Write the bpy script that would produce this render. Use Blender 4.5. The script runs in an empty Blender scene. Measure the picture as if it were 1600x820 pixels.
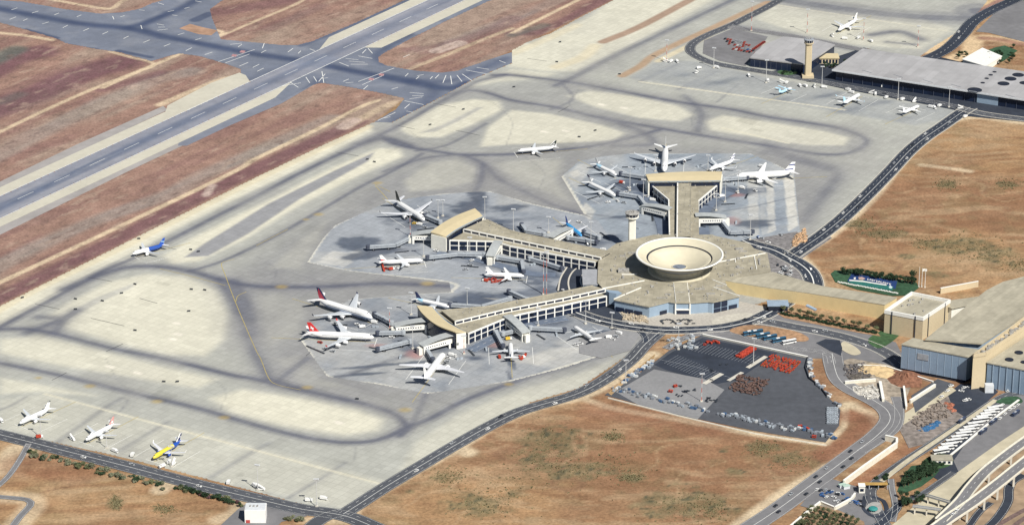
import bpy, bmesh, math, random
import numpy as np
from mathutils import Vector, Matrix, geometry

# ------------------------------------------------------------------ camera, sky, sun
scene = bpy.context.scene
COL = scene.collection
FPX = 5000.0                       # focal length in pixels of the 1600 px wide photograph
TH = math.radians(22.5)            # depression of the view axis
DIST = 3268.0
CAM = Vector((0.0, -DIST * math.cos(TH), DIST * math.sin(TH)))

cam_data = bpy.data.cameras.new('camera')
cam_data.sensor_width = 36.0
cam_data.lens = 36.0 * FPX / 1600.0
cam_data.clip_start = 5.0
cam_data.clip_end = 60000.0
cam = bpy.data.objects.new('camera', cam_data)
cam.location = CAM
cam.rotation_euler = (math.pi / 2 - TH, 0, 0)
COL.objects.link(cam)
scene.camera = cam

SUN_EL = math.radians(46.0)
SUN_AZ = math.atan2(0.56, -0.83)   # bearing of the sun measured from +Y towards +X
sx, sy = math.sin(SUN_AZ) * math.cos(SUN_EL), math.cos(SUN_AZ) * math.cos(SUN_EL)
SUN_DIR = Vector((sx, sy, math.sin(SUN_EL)))

world = bpy.data.worlds.new('World')
scene.world = world
world.use_nodes = True
wn = world.node_tree
for n in list(wn.nodes):
    wn.nodes.remove(n)
sky = wn.nodes.new('ShaderNodeTexSky')
sky.sky_type = 'NISHITA'
sky.sun_disc = False
sky.sun_elevation = SUN_EL
sky.sun_rotation = SUN_AZ
sky.altitude = 0
sky.air_density = 1.0
sky.dust_density = 1.2
sky.ozone_density = 2.0
bg = wn.nodes.new('ShaderNodeBackground')
bg.inputs['Strength'].default_value = 0.05
wo = wn.nodes.new('ShaderNodeOutputWorld')
wn.links.new(sky.outputs[0], bg.inputs[0])
wn.links.new(bg.outputs[0], wo.inputs[0])

sun_data = bpy.data.lights.new('sun', 'SUN')
sun_data.energy = 4.8
sun_data.angle = math.radians(0.53)
sun_data.color = (1.0, 0.962, 0.885)
sun = bpy.data.objects.new('sun', sun_data)
sun.rotation_euler = (-SUN_DIR).to_track_quat('-Z', 'Y').to_euler()
sun.location = (0, 0, 900)
COL.objects.link(sun)

scene.view_settings.view_transform = 'Standard'
scene.view_settings.look = 'None'
scene.view_settings.exposure = 0.21
scene.view_settings.gamma = 1.0
scene.view_settings.use_curve_mapping = False
scene.render.engine = 'CYCLES'
scene.cycles.max_bounces = 5
scene.cycles.diffuse_bounces = 3
scene.render.resolution_x = 1024
scene.render.resolution_y = 524

rng = random.Random(7)
nrng = np.random.default_rng(7)

# ------------------------------------------------------------------ helpers
CT, ST = math.cos(TH), math.sin(TH)


def W(px, py, z=0.0):
    """survey point: where the sight line through a photo point meets the level z (metres)"""
    a = (px - 800.0) / FPX
    b = (py - 410.0) / FPX
    dx, dy, dz = a, CT - b * ST, -ST - b * CT
    t = (z - CAM.z) / dz
    return Vector((CAM.x + dx * t, CAM.y + dy * t, z))


def WL(pts, z=0.0):
    return [W(p[0], p[1], z) for p in pts]


MATS = {}


def new_mat(name):
    m = bpy.data.materials.new(name)
    m.use_nodes = True
    return m, m.node_tree.nodes, m.node_tree.links, m.node_tree.nodes['Principled BSDF']


def mat(name, col, rough=0.8, metal=0.0, var=0.12, scale=0.3, spec=0.3, stretch=None, var2=0.0, scale2=0.02, seams=None):
    """paint / stone / metal with uneven tone from procedural noise"""
    if name in MATS:
        return MATS[name]
    m, N, L, b = new_mat(name)
    b.inputs['Roughness'].default_value = rough
    b.inputs['Metallic'].default_value = metal
    b.inputs['Specular IOR Level'].default_value = spec
    geo = N.new('ShaderNodeNewGeometry')
    mp = N.new('ShaderNodeMapping')
    if stretch:
        mp.inputs['Scale'].default_value = stretch
    L.new(geo.outputs['Position'], mp.inputs['Vector'])
    no = N.new('ShaderNodeTexNoise')
    no.inputs['Scale'].default_value = scale
    no.inputs['Detail'].default_value = 5
    L.new(mp.outputs[0], no.inputs['Vector'])
    mr = N.new('ShaderNodeMapRange')
    mr.inputs['From Min'].default_value = 0.3
    mr.inputs['From Max'].default_value = 0.7
    mr.inputs['To Min'].default_value = 1 - var
    mr.inputs['To Max'].default_value = 1 + var
    L.new(no.outputs['Fac'], mr.inputs['Value'])
    out = mr.outputs[0]
    if var2:
        n2 = N.new('ShaderNodeTexNoise')
        n2.inputs['Scale'].default_value = scale2
        n2.inputs['Detail'].default_value = 4
        L.new(geo.outputs['Position'], n2.inputs['Vector'])
        m2 = N.new('ShaderNodeMapRange')
        m2.inputs['From Min'].default_value = 0.3
        m2.inputs['From Max'].default_value = 0.7
        m2.inputs['To Min'].default_value = 1 - var2
        m2.inputs['To Max'].default_value = 1 + var2
        L.new(n2.outputs['Fac'], m2.inputs['Value'])
        mu = N.new('ShaderNodeMath')
        mu.operation = 'MULTIPLY'
        L.new(out, mu.inputs[0])
        L.new(m2.outputs[0], mu.inputs[1])
        out = mu.outputs[0]
    vm = N.new('ShaderNodeVectorMath')
    vm.operation = 'SCALE'
    vm.inputs[0].default_value = col
    L.new(out, vm.inputs['Scale'])
    fin_ = vm.outputs[0]
    if seams:                                    # sheet or slab seams: (angle, width, height, darkness)
        mp2 = N.new('ShaderNodeMapping')
        mp2.inputs['Rotation'].default_value = (0, 0, seams[0])
        L.new(geo.outputs['Position'], mp2.inputs['Vector'])
        br = N.new('ShaderNodeTexBrick')
        br.offset = 0.0
        br.inputs['Scale'].default_value = 1.0
        br.inputs['Brick Width'].default_value = seams[1]
        br.inputs['Row Height'].default_value = seams[2]
        br.inputs['Mortar Size'].default_value = 0.22
        br.inputs['Mortar Smooth'].default_value = 0.3
        br.inputs['Color1'].default_value = (0.92, 0.92, 0.92, 1)
        br.inputs['Color2'].default_value = (1.08, 1.08, 1.08, 1)
        br.inputs['Mortar'].default_value = (seams[3], seams[3], seams[3], 1)
        L.new(mp2.outputs[0], br.inputs['Vector'])
        v2 = N.new('ShaderNodeVectorMath')
        v2.operation = 'MULTIPLY'
        L.new(fin_, v2.inputs[0])
        L.new(br.outputs['Color'], v2.inputs[1])
        fin_ = v2.outputs[0]
    L.new(fin_, b.inputs['Base Color'])
    MATS[name] = m
    return m


def ground_mat(name, rough=0.9, fine=0.14, mid=0.10, big=0.08, spec=0.15, speck=0.0, joints=None):
    """ground cover: pigment from the surface's own colour attribute, broken up by three scales of noise"""
    m, N, L, b = new_mat(name)
    b.inputs['Roughness'].default_value = rough
    b.inputs['Specular IOR Level'].default_value = spec
    at = N.new('ShaderNodeAttribute')
    at.attribute_name = 'pigment'
    geo = N.new('ShaderNodeNewGeometry')
    prev = at.outputs['Color']
    for sc, v, det in ((0.35, fine, 4), (0.06, mid, 5), (0.012, big, 4)):
        no = N.new('ShaderNodeTexNoise')
        no.inputs['Scale'].default_value = sc
        no.inputs['Detail'].default_value = det
        no.inputs['Roughness'].default_value = 0.62
        L.new(geo.outputs['Position'], no.inputs['Vector'])
        mr = N.new('ShaderNodeMapRange')
        mr.inputs['From Min'].default_value = 0.28
        mr.inputs['From Max'].default_value = 0.72
        mr.inputs['To Min'].default_value = 1 - v
        mr.inputs['To Max'].default_value = 1 + v
        L.new(no.outputs['Fac'], mr.inputs['Value'])
        vm = N.new('ShaderNodeVectorMath')
        vm.operation = 'SCALE'
        L.new(prev, vm.inputs[0])
        L.new(mr.outputs[0], vm.inputs['Scale'])
        prev = vm.outputs[0]
    if speck:                                    # tufts and clods darker than the soil between them
        no = N.new('ShaderNodeTexNoise')
        no.inputs['Scale'].default_value = 0.55
        no.inputs['Detail'].default_value = 3
        no.inputs['Roughness'].default_value = 0.7
        L.new(geo.outputs['Position'], no.inputs['Vector'])
        mr = N.new('ShaderNodeMapRange')
        mr.inputs['From Min'].default_value = 0.60
        mr.inputs['From Max'].default_value = 0.70
        mr.inputs['To Min'].default_value = 1.0
        mr.inputs['To Max'].default_value = 1.0 - speck
        L.new(no.outputs['Fac'], mr.inputs['Value'])
        vm = N.new('ShaderNodeVectorMath')
        vm.operation = 'SCALE'
        L.new(prev, vm.inputs[0])
        L.new(mr.outputs[0], vm.inputs['Scale'])
        prev = vm.outputs[0]
    if joints:                                   # slab joints of the concrete, two directions
        ang, pitch, dark = joints
        mp = N.new('ShaderNodeMapping')
        mp.inputs['Rotation'].default_value = (0, 0, ang)
        L.new(geo.outputs['Position'], mp.inputs['Vector'])
        br = N.new('ShaderNodeTexBrick')
        br.offset = 0.0
        br.inputs['Scale'].default_value = 1.0
        br.inputs['Brick Width'].default_value = pitch
        br.inputs['Row Height'].default_value = pitch
        br.inputs['Mortar Size'].default_value = 0.34
        br.inputs['Mortar Smooth'].default_value = 0.4
        br.inputs['Bias'].default_value = 0.0
        br.inputs['Color1'].default_value = (0.95, 0.95, 0.95, 1)
        br.inputs['Color2'].default_value = (1.05, 1.05, 1.05, 1)
        br.inputs['Mortar'].default_value = (dark, dark, dark, 1)
        L.new(mp.outputs[0], br.inputs['Vector'])
        vm = N.new('ShaderNodeVectorMath')
        vm.operation = 'MULTIPLY'
        L.new(prev, vm.inputs[0])
        L.new(br.outputs['Color'], vm.inputs[1])
        prev = vm.outputs[0]
    L.new(prev, b.inputs['Base Color'])
    MATS[name] = m
    return m


def add_obj(name, verts, faces, material=None, parent=None, smooth=False):
    me = bpy.data.meshes.new(name)
    me.from_pydata([tuple(v) for v in verts], [], [tuple(f) for f in faces])
    if material:
        me.materials.append(material)
    if smooth:
        me.polygons.foreach_set('use_smooth', [True] * len(me.polygons))
    me.update()
    o = bpy.data.objects.new(name, me)
    COL.objects.link(o)
    if parent is not None:
        o.parent = parent
    return o


def tag(o, label, cat, group=None):
    o['label'] = label
    o['category'] = cat
    if group:
        o['group'] = group
    return o


def thing(name, label, cat, loc=(0, 0, 0), rotz=0.0, group=None):
    o = bpy.data.objects.new(name, None)
    o.location = loc
    o.rotation_euler = (0, 0, rotz)
    COL.objects.link(o)
    return tag(o, label, cat, group)


def struct(o):
    o['kind'] = 'structure'
    return o


def stuff(o, label=None, cat=None):
    o['kind'] = 'stuff'
    if label:
        tag(o, label, cat)
    return o


def copy_tree(o, parent=None):
    c = o.copy()
    COL.objects.link(c)
    c.parent = parent
    for ch in o.children:
        copy_tree(ch, c)
    return c


class MB:
    """collects geometry for ONE mesh object"""

    def __init__(s):
        s.v = []
        s.f = []

    def add(s, verts, faces):
        k = len(s.v)
        s.v += [tuple(v) for v in verts]
        s.f += [tuple(i + k for i in f) for f in faces]
        return s

    def box(s, x0, x1, y0, y1, z0, z1):
        return s.add([(x0, y0, z0), (x1, y0, z0), (x1, y1, z0), (x0, y1, z0),
                      (x0, y0, z1), (x1, y0, z1), (x1, y1, z1), (x0, y1, z1)],
                     [(0, 3, 2, 1), (4, 5, 6, 7), (0, 1, 5, 4), (1, 2, 6, 5), (2, 3, 7, 6), (3, 0, 4, 7)])

    def prism(s, poly, z0, z1):
        """vertical prism; z0/z1 numbers or per-vertex lists"""
        n = len(poly)
        a = sum(poly[i][0] * poly[(i + 1) % n][1] - poly[(i + 1) % n][0] * poly[i][1] for i in range(n))
        idx = range(n) if a > 0 else range(n - 1, -1, -1)
        p = [poly[i] for i in idx]
        lo = [z0[i] if isinstance(z0, (list, tuple)) else z0 for i in idx]
        hi = [z1[i] if isinstance(z1, (list, tuple)) else z1 for i in idx]
        vs = [(q[0], q[1], h) for q, h in zip(p, lo)] + [(q[0], q[1], h) for q, h in zip(p, hi)]
        tri = geometry.tessellate_polygon([[Vector((q[0], q[1], 0)) for q in p]])
        fs = []
        for t in tri:
            a2 = [p[i] for i in t]
            cr = (a2[1][0] - a2[0][0]) * (a2[2][1] - a2[0][1]) - (a2[1][1] - a2[0][1]) * (a2[2][0] - a2[0][0])
            t = t if cr > 0 else t[::-1]
            fs.append(tuple(i + n for i in t))
            fs.append(tuple(reversed(t)))
        for i in range(n):
            j = (i + 1) % n
            fs.append((i, j, j + n, i + n))
        return s.add(vs, fs)

    def bar(s, p, q, w, h=None, up=(0, 0, 1)):
        """square bar between two points"""
        h = w if h is None else h
        p, q, up = Vector(p), Vector(q), Vector(up)
        d = (q - p).normalized()
        r = d.cross(up)
        if r.length < 1e-4:
            r = d.cross(Vector((1, 0, 0)))
        r.normalize()
        u = r.cross(d)
        vs = []
        for c in (p, q):
            for a, b in ((-1, -1), (1, -1), (1, 1), (-1, 1)):
                vs.append(c + r * (a * w / 2) + u * (b * h / 2))
        return s.add(vs, [(0, 1, 2, 3), (7, 6, 5, 4), (0, 4, 5, 1), (1, 5, 6, 2), (2, 6, 7, 3), (3, 7, 4, 0)])

    def tube(s, pts, rad, n=8, cap=True):
        """round tube along points, radius number or list"""
        pts = [Vector(p) for p in pts]
        k0 = len(s.v)
        m = len(pts)
        for i, p in enumerate(pts):
            d = (pts[min(i + 1, m - 1)] - pts[max(i - 1, 0)]).normalized()
            a = Vector((0, 0, 1)) if abs(d.z) < 0.95 else Vector((1, 0, 0))
            r = d.cross(a).normalized()
            u = r.cross(d)
            rr = rad[i] if isinstance(rad, (list, tuple)) else rad
            for k in range(n):
                t = 2 * math.pi * k / n
                s.v.append(tuple(p + (r * math.cos(t) + u * math.sin(t)) * rr))
        for i in range(m - 1):
            for k in range(n):
                a0 = k0 + i * n + k
                a1 = k0 + i * n + (k + 1) % n
                s.f.append((a0, a1, a1 + n, a0 + n))
        if cap:
            s.f.append(tuple(k0 + k for k in range(n))[::-1])
            s.f.append(tuple(k0 + (m - 1) * n + k for k in range(n)))
        return s

    def lathe(s, prof, n=48, cx=0, cy=0):
        k0 = len(s.v)
        for r, z in prof:
            for k in range(n):
                t = 2 * math.pi * k / n
                s.v.append((cx + r * math.cos(t), cy + r * math.sin(t), z))
        for i in range(len(prof) - 1):
            for k in range(n):
                a0 = k0 + i * n + k
                a1 = k0 + i * n + (k + 1) % n
                s.f.append((a0, a1, a1 + n, a0 + n))
        return s

    def build(s, name, material, parent=None, smooth=False, org=None):
        if org is not None:
            s.v = [(v[0] - org[0], v[1] - org[1], v[2] - org[2]) for v in s.v]
        return add_obj(name, s.v, s.f, material, parent, smooth)


def spline(pts, per=8, closed=False):
    """Catmull-Rom through 2-D points"""
    P = [np.array(p[:2], float) for p in pts]
    n = len(P)
    out = []
    rngi = range(n) if closed else range(n - 1)
    for i in rngi:
        if closed:
            a, b, c, d = P[(i - 1) % n], P[i], P[(i + 1) % n], P[(i + 2) % n]
        else:
            b, c = P[i], P[i + 1]
            a = P[i - 1] if i > 0 else 2 * b - c
            d = P[i + 2] if i + 2 < n else 2 * c - b
        for k in range(per):
            t = k / per
            out.append(0.5 * ((2 * b) + (-a + c) * t + (2 * a - 5 * b + 4 * c - d) * t * t + (-a + 3 * b - 3 * c + d) * t ** 3))
    if not closed:
        out.append(P[-1])
    return [tuple(o) for o in out]


def seg_dist(X, Y, line, cap=None):
    """distance of many points to a polyline (numpy)"""
    D = np.full(X.shape, 1e9)
    L = np.array([(p[0], p[1]) for p in line])
    for i in range(len(L) - 1):
        a, b = L[i], L[i + 1]
        d = b - a
        ll = max(d @ d, 1e-9)
        t = np.clip(((X - a[0]) * d[0] + (Y - a[1]) * d[1]) / ll, 0, 1)
        D = np.minimum(D, (X - a[0] - t * d[0]) ** 2 + (Y - a[1] - t * d[1]) ** 2)
    return np.sqrt(D)


def seg_near(X, Y, line):
    best = np.full(X.shape, 1e18)
    BX, BY = X.copy(), Y.copy()
    L = np.array([(p[0], p[1]) for p in line])
    for i in range(len(L) - 1):
        a, b = L[i], L[i + 1]
        d = b - a
        ll = max(d @ d, 1e-9)
        t = np.clip(((X - a[0]) * d[0] + (Y - a[1]) * d[1]) / ll, 0, 1)
        qx, qy = a[0] + t * d[0], a[1] + t * d[1]
        e = (X - qx) ** 2 + (Y - qy) ** 2
        m = e < best
        best = np.where(m, e, best)
        BX = np.where(m, qx, BX)
        BY = np.where(m, qy, BY)
    return np.sqrt(best), BX, BY


def inside(X, Y, poly):
    P = np.array([(p[0], p[1]) for p in poly])
    r = np.zeros(X.shape, bool)
    n = len(P)
    j = n - 1
    for i in range(n):
        xi, yi = P[i]
        xj, yj = P[j]
        c = (yi > Y) != (yj > Y)
        xx = (xj - xi) * (Y - yi) / ((yj - yi) if yj != yi else 1e-9) + xi
        r ^= c & (X < xx)
        j = i
    return r


def sstep(e0, e1, x):
    t = np.clip((x - e0) / (e1 - e0), 0, 1)
    return t * t * (3 - 2 * t)


def vnoise(X, Y, scale, seed=0, octs=3):
    """cheap value noise in 0..1"""
    out = np.zeros(X.shape)
    amp, tot = 1.0, 0.0
    for o in range(octs):
        r = np.random.default_rng(seed + o * 17)
        T = r.random((64, 64))
        x = X / scale * 2 ** o + 7.3 * o
        y = Y / scale * 2 ** o + 3.1 * o
        xi, yi = np.floor(x).astype(int), np.floor(y).astype(int)
        fx, fy = x - xi, y - yi
        fx, fy = fx * fx * (3 - 2 * fx), fy * fy * (3 - 2 * fy)
        a = T[xi % 64, yi % 64]
        b = T[(xi + 1) % 64, yi % 64]
        c = T[xi % 64, (yi + 1) % 64]
        d = T[(xi + 1) % 64, (yi + 1) % 64]
        out += amp * ((a * (1 - fx) + b * fx) * (1 - fy) + (c * (1 - fx) + d * fx) * fy)
        tot += amp
        amp *= 0.5
    return out / tot


def set_pigment(me, C):
    at = me.attributes.new('pigment', 'FLOAT_COLOR', 'POINT')
    A = np.ones((len(me.vertices), 4), np.float32)
    A[:, :3] = np.clip(C, 0.005, 0.9)
    at.data.foreach_set('color', A.ravel())


def grid_mesh(name, xs, ys, z, material, colfn, poly=None, res=None):
    """sheet on a grid; with poly the border vertices are drawn onto the outline"""
    X, Y = np.meshgrid(xs, ys, indexing='ij')
    nx, ny = X.shape
    if poly is not None:
        ring = list(poly) + [poly[0]]
        d, BX, BY = seg_near(X, Y, ring)
        near = d < res * 0.55
        X = np.where(near, BX, X)
        Y = np.where(near, BY, Y)
        ok = inside(X, Y, poly) | near
        cx = (X[:-1, :-1] + X[1:, :-1] + X[1:, 1:] + X[:-1, 1:]) / 4
        cy = (Y[:-1, :-1] + Y[1:, :-1] + Y[1:, 1:] + Y[:-1, 1:]) / 4
        keep = ok[:-1, :-1] & ok[1:, :-1] & ok[1:, 1:] & ok[:-1, 1:] & inside(cx, cy, poly)
    else:
        keep = np.ones((nx - 1, ny - 1), bool)
    I = np.arange(nx * ny).reshape(nx, ny)
    Q = np.stack([I[:-1, :-1], I[1:, :-1], I[1:, 1:], I[:-1, 1:]], -1)[keep]
    used = np.unique(Q)
    remap = np.full(nx * ny, -1)
    remap[used] = np.arange(len(used))
    Q = remap[Q].astype(np.int32)
    vx, vy = X.ravel()[used], Y.ravel()[used]
    me = bpy.data.meshes.new(name)
    me.vertices.add(len(used))
    co = np.stack([vx, vy, np.full(len(used), z)], -1).astype(np.float32)
    me.vertices.foreach_set('co', co.ravel())
    me.loops.add(Q.size)
    me.loops.foreach_set('vertex_index', Q.ravel())
    me.polygons.add(len(Q))
    me.polygons.foreach_set('loop_start', np.arange(0, Q.size, 4, dtype=np.int32))
    me.polygons.foreach_set('loop_total', np.full(len(Q), 4, np.int32))
    me.update(calc_edges=True)
    me.validate()
    set_pigment(me, colfn(vx, vy))
    me.materials.append(material)
    o = bpy.data.objects.new(name, me)
    COL.objects.link(o)
    return o


def sheet_grid(name, poly, z, material, colfn, res):
    P = np.array([(p[0], p[1]) for p in poly])
    xs = np.arange(P[:, 0].min() - res, P[:, 0].max() + 2 * res, res)
    ys = np.arange(P[:, 1].min() - res, P[:, 1].max() + 2 * res, res)
    return grid_mesh(name, xs, ys, z, material, colfn, poly, res)


def sheet(name, poly, z, material, parent=None):
    """flat polygon sheet"""
    P = [Vector((p[0], p[1], 0)) for p in poly]
    tri = geometry.tessellate_polygon([P])
    fs = []
    for t in tri:
        a, b, c = (P[i] for i in t)
        cr = (b.x - a.x) * (c.y - a.y) - (b.y - a.y) * (c.x - a.x)
        fs.append(t if cr > 0 else t[::-1])
    return add_obj(name, [(p.x, p.y, z) for p in P], fs, material, parent)


def offset_line(line, off):
    L = [np.array(p[:2], float) for p in line]
    out = []
    n = len(L)
    for i in range(n):
        d = L[min(i + 1, n - 1)] - L[max(i - 1, 0)]
        d /= max(np.hypot(*d), 1e-9)
        out.append(L[i] + np.array([-d[1], d[0]]) * off)
    return out


def strip_mb(mb, line, w, z, off=0.0):
    a = offset_line(line, off + w / 2)
    b = offset_line(line, off - w / 2)
    n = len(a)
    zz = z if isinstance(z, (list, tuple)) else [z] * n
    vs = [(p[0], p[1], h) for p, h in zip(b, zz)] + [(p[0], p[1], h) for p, h in zip(a, zz)]
    return mb.add(vs, [(i, i + 1, n + i + 1, n + i) for i in range(n - 1)])


def resample(line, step):
    L = np.array([p[:2] for p in line], float)
    d = np.r_[0, np.cumsum(np.hypot(*np.diff(L, axis=0).T))]
    n = max(2, int(d[-1] / step) + 1)
    t = np.linspace(0, d[-1], n)
    return [(x, y) for x, y in zip(np.interp(t, d, L[:, 0]), np.interp(t, d, L[:, 1]))]


def dashes(mb, line, dash, gap, w, z, off=0.0):
    L = resample(offset_line(line, off), 1.0)
    i = 0
    while i + int(dash) < len(L):
        strip_mb(mb, [L[i], L[i + int(dash)]], w, z)
        i += int(dash + gap)


def polyband(mb, px_line, w, z, smooth=True, step=4):
    ln = WL(px_line)
    ln = spline(ln, 8) if smooth else ln
    return strip_mb(mb, resample(ln, step), w, z)
# ------------------------------------------------------------------ ground
RUN_A0 = -math.atan2((W(400, 277) - W(0, 478)).y, (W(400, 277) - W(0, 478)).x)
M_SOIL = ground_mat('soil', fine=0.28, mid=0.22, big=0.12, speck=0.32)
M_CONC = ground_mat('apron_concrete', fine=0.05, mid=0.06, big=0.06, joints=(RUN_A0, 7.6, 0.86))
M_STAND = ground_mat('stand_concrete', fine=0.07, mid=0.10, big=0.10, joints=(RUN_A0, 7.6, 0.84))
M_ASPH = ground_mat('weathered_asphalt', fine=0.07, mid=0.10, big=0.10)

# each band: list of photo points -> surveyed line, half width (m), softness (m), strength
def band(px, hw, soft, s):
    return (spline(WL(px), 6), hw, soft, s)


def bands_value(X, Y, bands):
    V = np.zeros(X.shape)
    for ln, hw, soft, s in bands:
        A = np.array(ln)
        m = (X > A[:, 0].min() - hw - 2 * soft) & (X < A[:, 0].max() + hw + 2 * soft) & (Y > A[:, 1].min() - hw - 2 * soft) & (Y < A[:, 1].max() + hw + 2 * soft)
        if not m.any():
            continue
        d = seg_dist(X[m], Y[m], ln)
        f = s * (1 - sstep(hw - 0.6 * soft, hw + soft, d))
        V[m] = V[m] + f - V[m] * f
    return V


def soft_poly(X, Y, poly, soft):
    A = np.array([(p[0], p[1]) for p in poly])
    R = np.zeros(X.shape)
    m = (X > A[:, 0].min() - soft) & (X < A[:, 0].max() + soft) & (Y > A[:, 1].min() - soft) & (Y < A[:, 1].max() + soft)
    if m.any():
        d = seg_dist(X[m], Y[m], list(poly) + [poly[0]])
        d = np.where(inside(X[m], Y[m], poly), -d, d)
        R[m] = 1 - sstep(-soft, soft, d)
    return R


def blob(X, Y, px, py, rx, ry, ang=0.0, power=1.0):
    c = W(px, py)
    ca, sa = math.cos(ang), math.sin(ang)
    u = ((X - c.x) * ca + (Y - c.y) * sa) / rx
    v = (-(X - c.x) * sa + (Y - c.y) * ca) / ry
    return np.exp(-(u * u + v * v) ** power)


def mix(C, col, f):
    f = np.clip(f, 0, 1)[:, None]
    return C * (1 - f) + np.array(col)[None, :] * f


AIRSIDE = WL([(-400, 680), (0, 478), (400, 277), (584, 191), (632, 154), (800, 79), (960, 0), (1150, -95), (1600, -300), (-900, -300), (-900, 680)])
RUN_ANG = math.atan2((W(400, 277) - W(0, 478)).y, (W(400, 277) - W(0, 478)).x)


def soil_pigment(X, Y):
    n1 = vnoise(X, Y, 60, 1, 4)
    n2 = vnoise(X, Y, 18, 5, 3)
    ca, sa = math.cos(RUN_ANG), math.sin(RUN_ANG)
    U, V = X * ca + Y * sa, -X * sa + Y * ca
    ns = vnoise(U * 0.18, V, 14, 9, 3)           # streaks along the strips
    n0 = vnoise(X, Y, 140, 21, 3)
    C = np.empty((len(X), 3))
    C[:] = (0.340, 0.208, 0.110)
    C = mix(C, (0.375, 0.255, 0.150), sstep(0.42, 0.75, n1) * 0.75)
    C = mix(C, (0.245, 0.132, 0.076), sstep(0.48, 0.72, n0) * 0.8)
    C = mix(C, (0.215, 0.165, 0.088), sstep(0.50, 0.75, n2) * 0.4)
    wx = 46 * vnoise(X, Y, 95, 71, 2)
    n4 = vnoise(X * .35 + wx, Y * 1.5 + 1.3 * wx, 13, 77, 4)
    C = mix(C, (0.385, 0.272, 0.165), sstep(.52, .74, n4) * .6)
    C = mix(C, (0.225, 0.122, 0.066), sstep(.55, .30, n4) * .0 + (1 - sstep(.26, .44, n4)) * .6)
    trk = np.abs(vnoise(X + wx, Y * 1.2 - wx, 70, 83, 2) - .5)
    C = mix(C, (0.43, 0.30, 0.18), (1 - sstep(.004, .016, trk)) * .45)
    trk = np.abs(vnoise(X - wx, Y, 110, 87, 2) - .47)
    C = mix(C, (0.20, 0.115, 0.07), (1 - sstep(.003, .011, trk)) * .5)
    # mown strips beside the runway: redder, drawn out along it
    f = soft_poly(X, Y, AIRSIDE, 3)
    A = np.empty((len(X), 3))
    A[:] = (0.288, 0.180, 0.142)
    A = mix(A, (0.215, 0.125, 0.110), sstep(0.45, 0.75, ns) * 0.7)
    A = mix(A, (0.320, 0.245, 0.195), sstep(0.46, 0.80, vnoise(U * 0.2, V, 30, 31, 3)) * 0.8)
    gs = bands_value(X, Y, [band([(-60, 450), (0, 415), (130, 352), (260, 305), (330, 268), (430, 225), (520, 185)], 11, 8, 0.55),
                            band([(-60, 270), (0, 240), (110, 185), (230, 130), (300, 112)], 13, 10, 0.5),
                            band([(700, 70), (800, 30), (870, 0)], 10, 8, 0.4)])
    A = mix(A, (0.275, 0.25, 0.225), gs * (0.5 + ns))
    dk = bands_value(X, Y, [band([(-60, 498), (0, 465), (200, 365), (400, 264), (560, 190)], 10, 6, 0.75),
                            band([(-20, 175), (60, 145), (120, 118), (190, 98)], 24, 16, 0.85),
                            band([(-20, 115), (20, 92), (60, 82)], 22, 12, 0.8),
                            band([(160, 140), (250, 114)], 8, 6, 0.6),
                            band([(645, 78), (680, 76), (760, 52), (800, 30)], 12, 9, 0.45),
                            band([(800, 52), (860, 45), (960, -10)], 9, 6, 0.65),
                            band([(330, 20), (400, 10), (470, -5)], 14, 12, 0.6),
                            band([(420, 45), (500, 10)], 9, 8, 0.4)])
    A = mix(A, (0.150, 0.075, 0.088), dk)
    A = mix(A, (0.11, 0.13, 0.115), bands_value(X, Y, [band([(-20, 100), (25, 78)], 13, 9, 0.75), band([(0, 160), (30, 148)], 8, 8, 0.4), band([(800, 55), (850, 40)], 7, 6, 0.55)]))
    tr = bands_value(X, Y, [band([(-60, 470), (0, 441), (180, 357), (362, 270), (400, 248), (500, 200), (564, 167), (590, 157)], 3.2, 2.0, 0.85),
                            band([(-30, 222), (0, 206), (120, 150), (230, 106), (285, 83)], 3.0, 2.0, 0.8),
                            band([(-30, 50), (0, 52), (40, 56), (82, 63)], 3.4, 2.0, 0.85),
                            band([(172, 81), (210, 91), (232, 96), (240, 103), (215, 113), (160, 138)], 2.6, 1.5, 0.8),
                            band([(60, -4), (110, 5), (170, 14), (190, 3), (220, -8)], 3.2, 1.6, 0.85),
                            band([(275, 32), (310, 41), (340, 48), (348, 52), (336, 60)], 2.8, 1.6, 0.85),
                            band([(336, 60), (365, 48), (400, 33), (460, 8), (480, -4)], 2.6, 1.6, 0.7),
                            band([(800, 52), (850, 27), (912, -4)], 2.8, 1.6, 0.85),
                            band([(640, 108), (700, 85), (755, 62), (800, 45)], 3.0, 3.0, 0.65),
                            band([(250, 164), (300, 143), (350, 124), (385, 118)], 5.0, 4.0, 0.75),
                            band([(540, 200), (590, 172), (618, 160)], 5.0, 5.0, 0.55)])
    A = mix(A, (0.60, 0.48, 0.33), tr)
    A = mix(A, (0.47, 0.37, 0.32), bands_value(X, Y, [band([(536, 199), (553, 188)], 8, 2, 0.8), band([(682, 80), (718, 68)], 9, 2, 0.85), band([(322, 305), (332, 290)], 4, 3, 0.8)]))
    nf = vnoise(U * .45, V, 5, 91, 3)
    A = mix(A, (0.13, 0.085, 0.075), sstep(.66, .78, nf) * .5)
    A = mix(A, (0.40, 0.30, 0.235), sstep(.64, .80, vnoise(U * .3, V, 7, 95, 3)) * .45)
    C = C * (1 - f[:, None]) + A * f[:, None]
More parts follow.
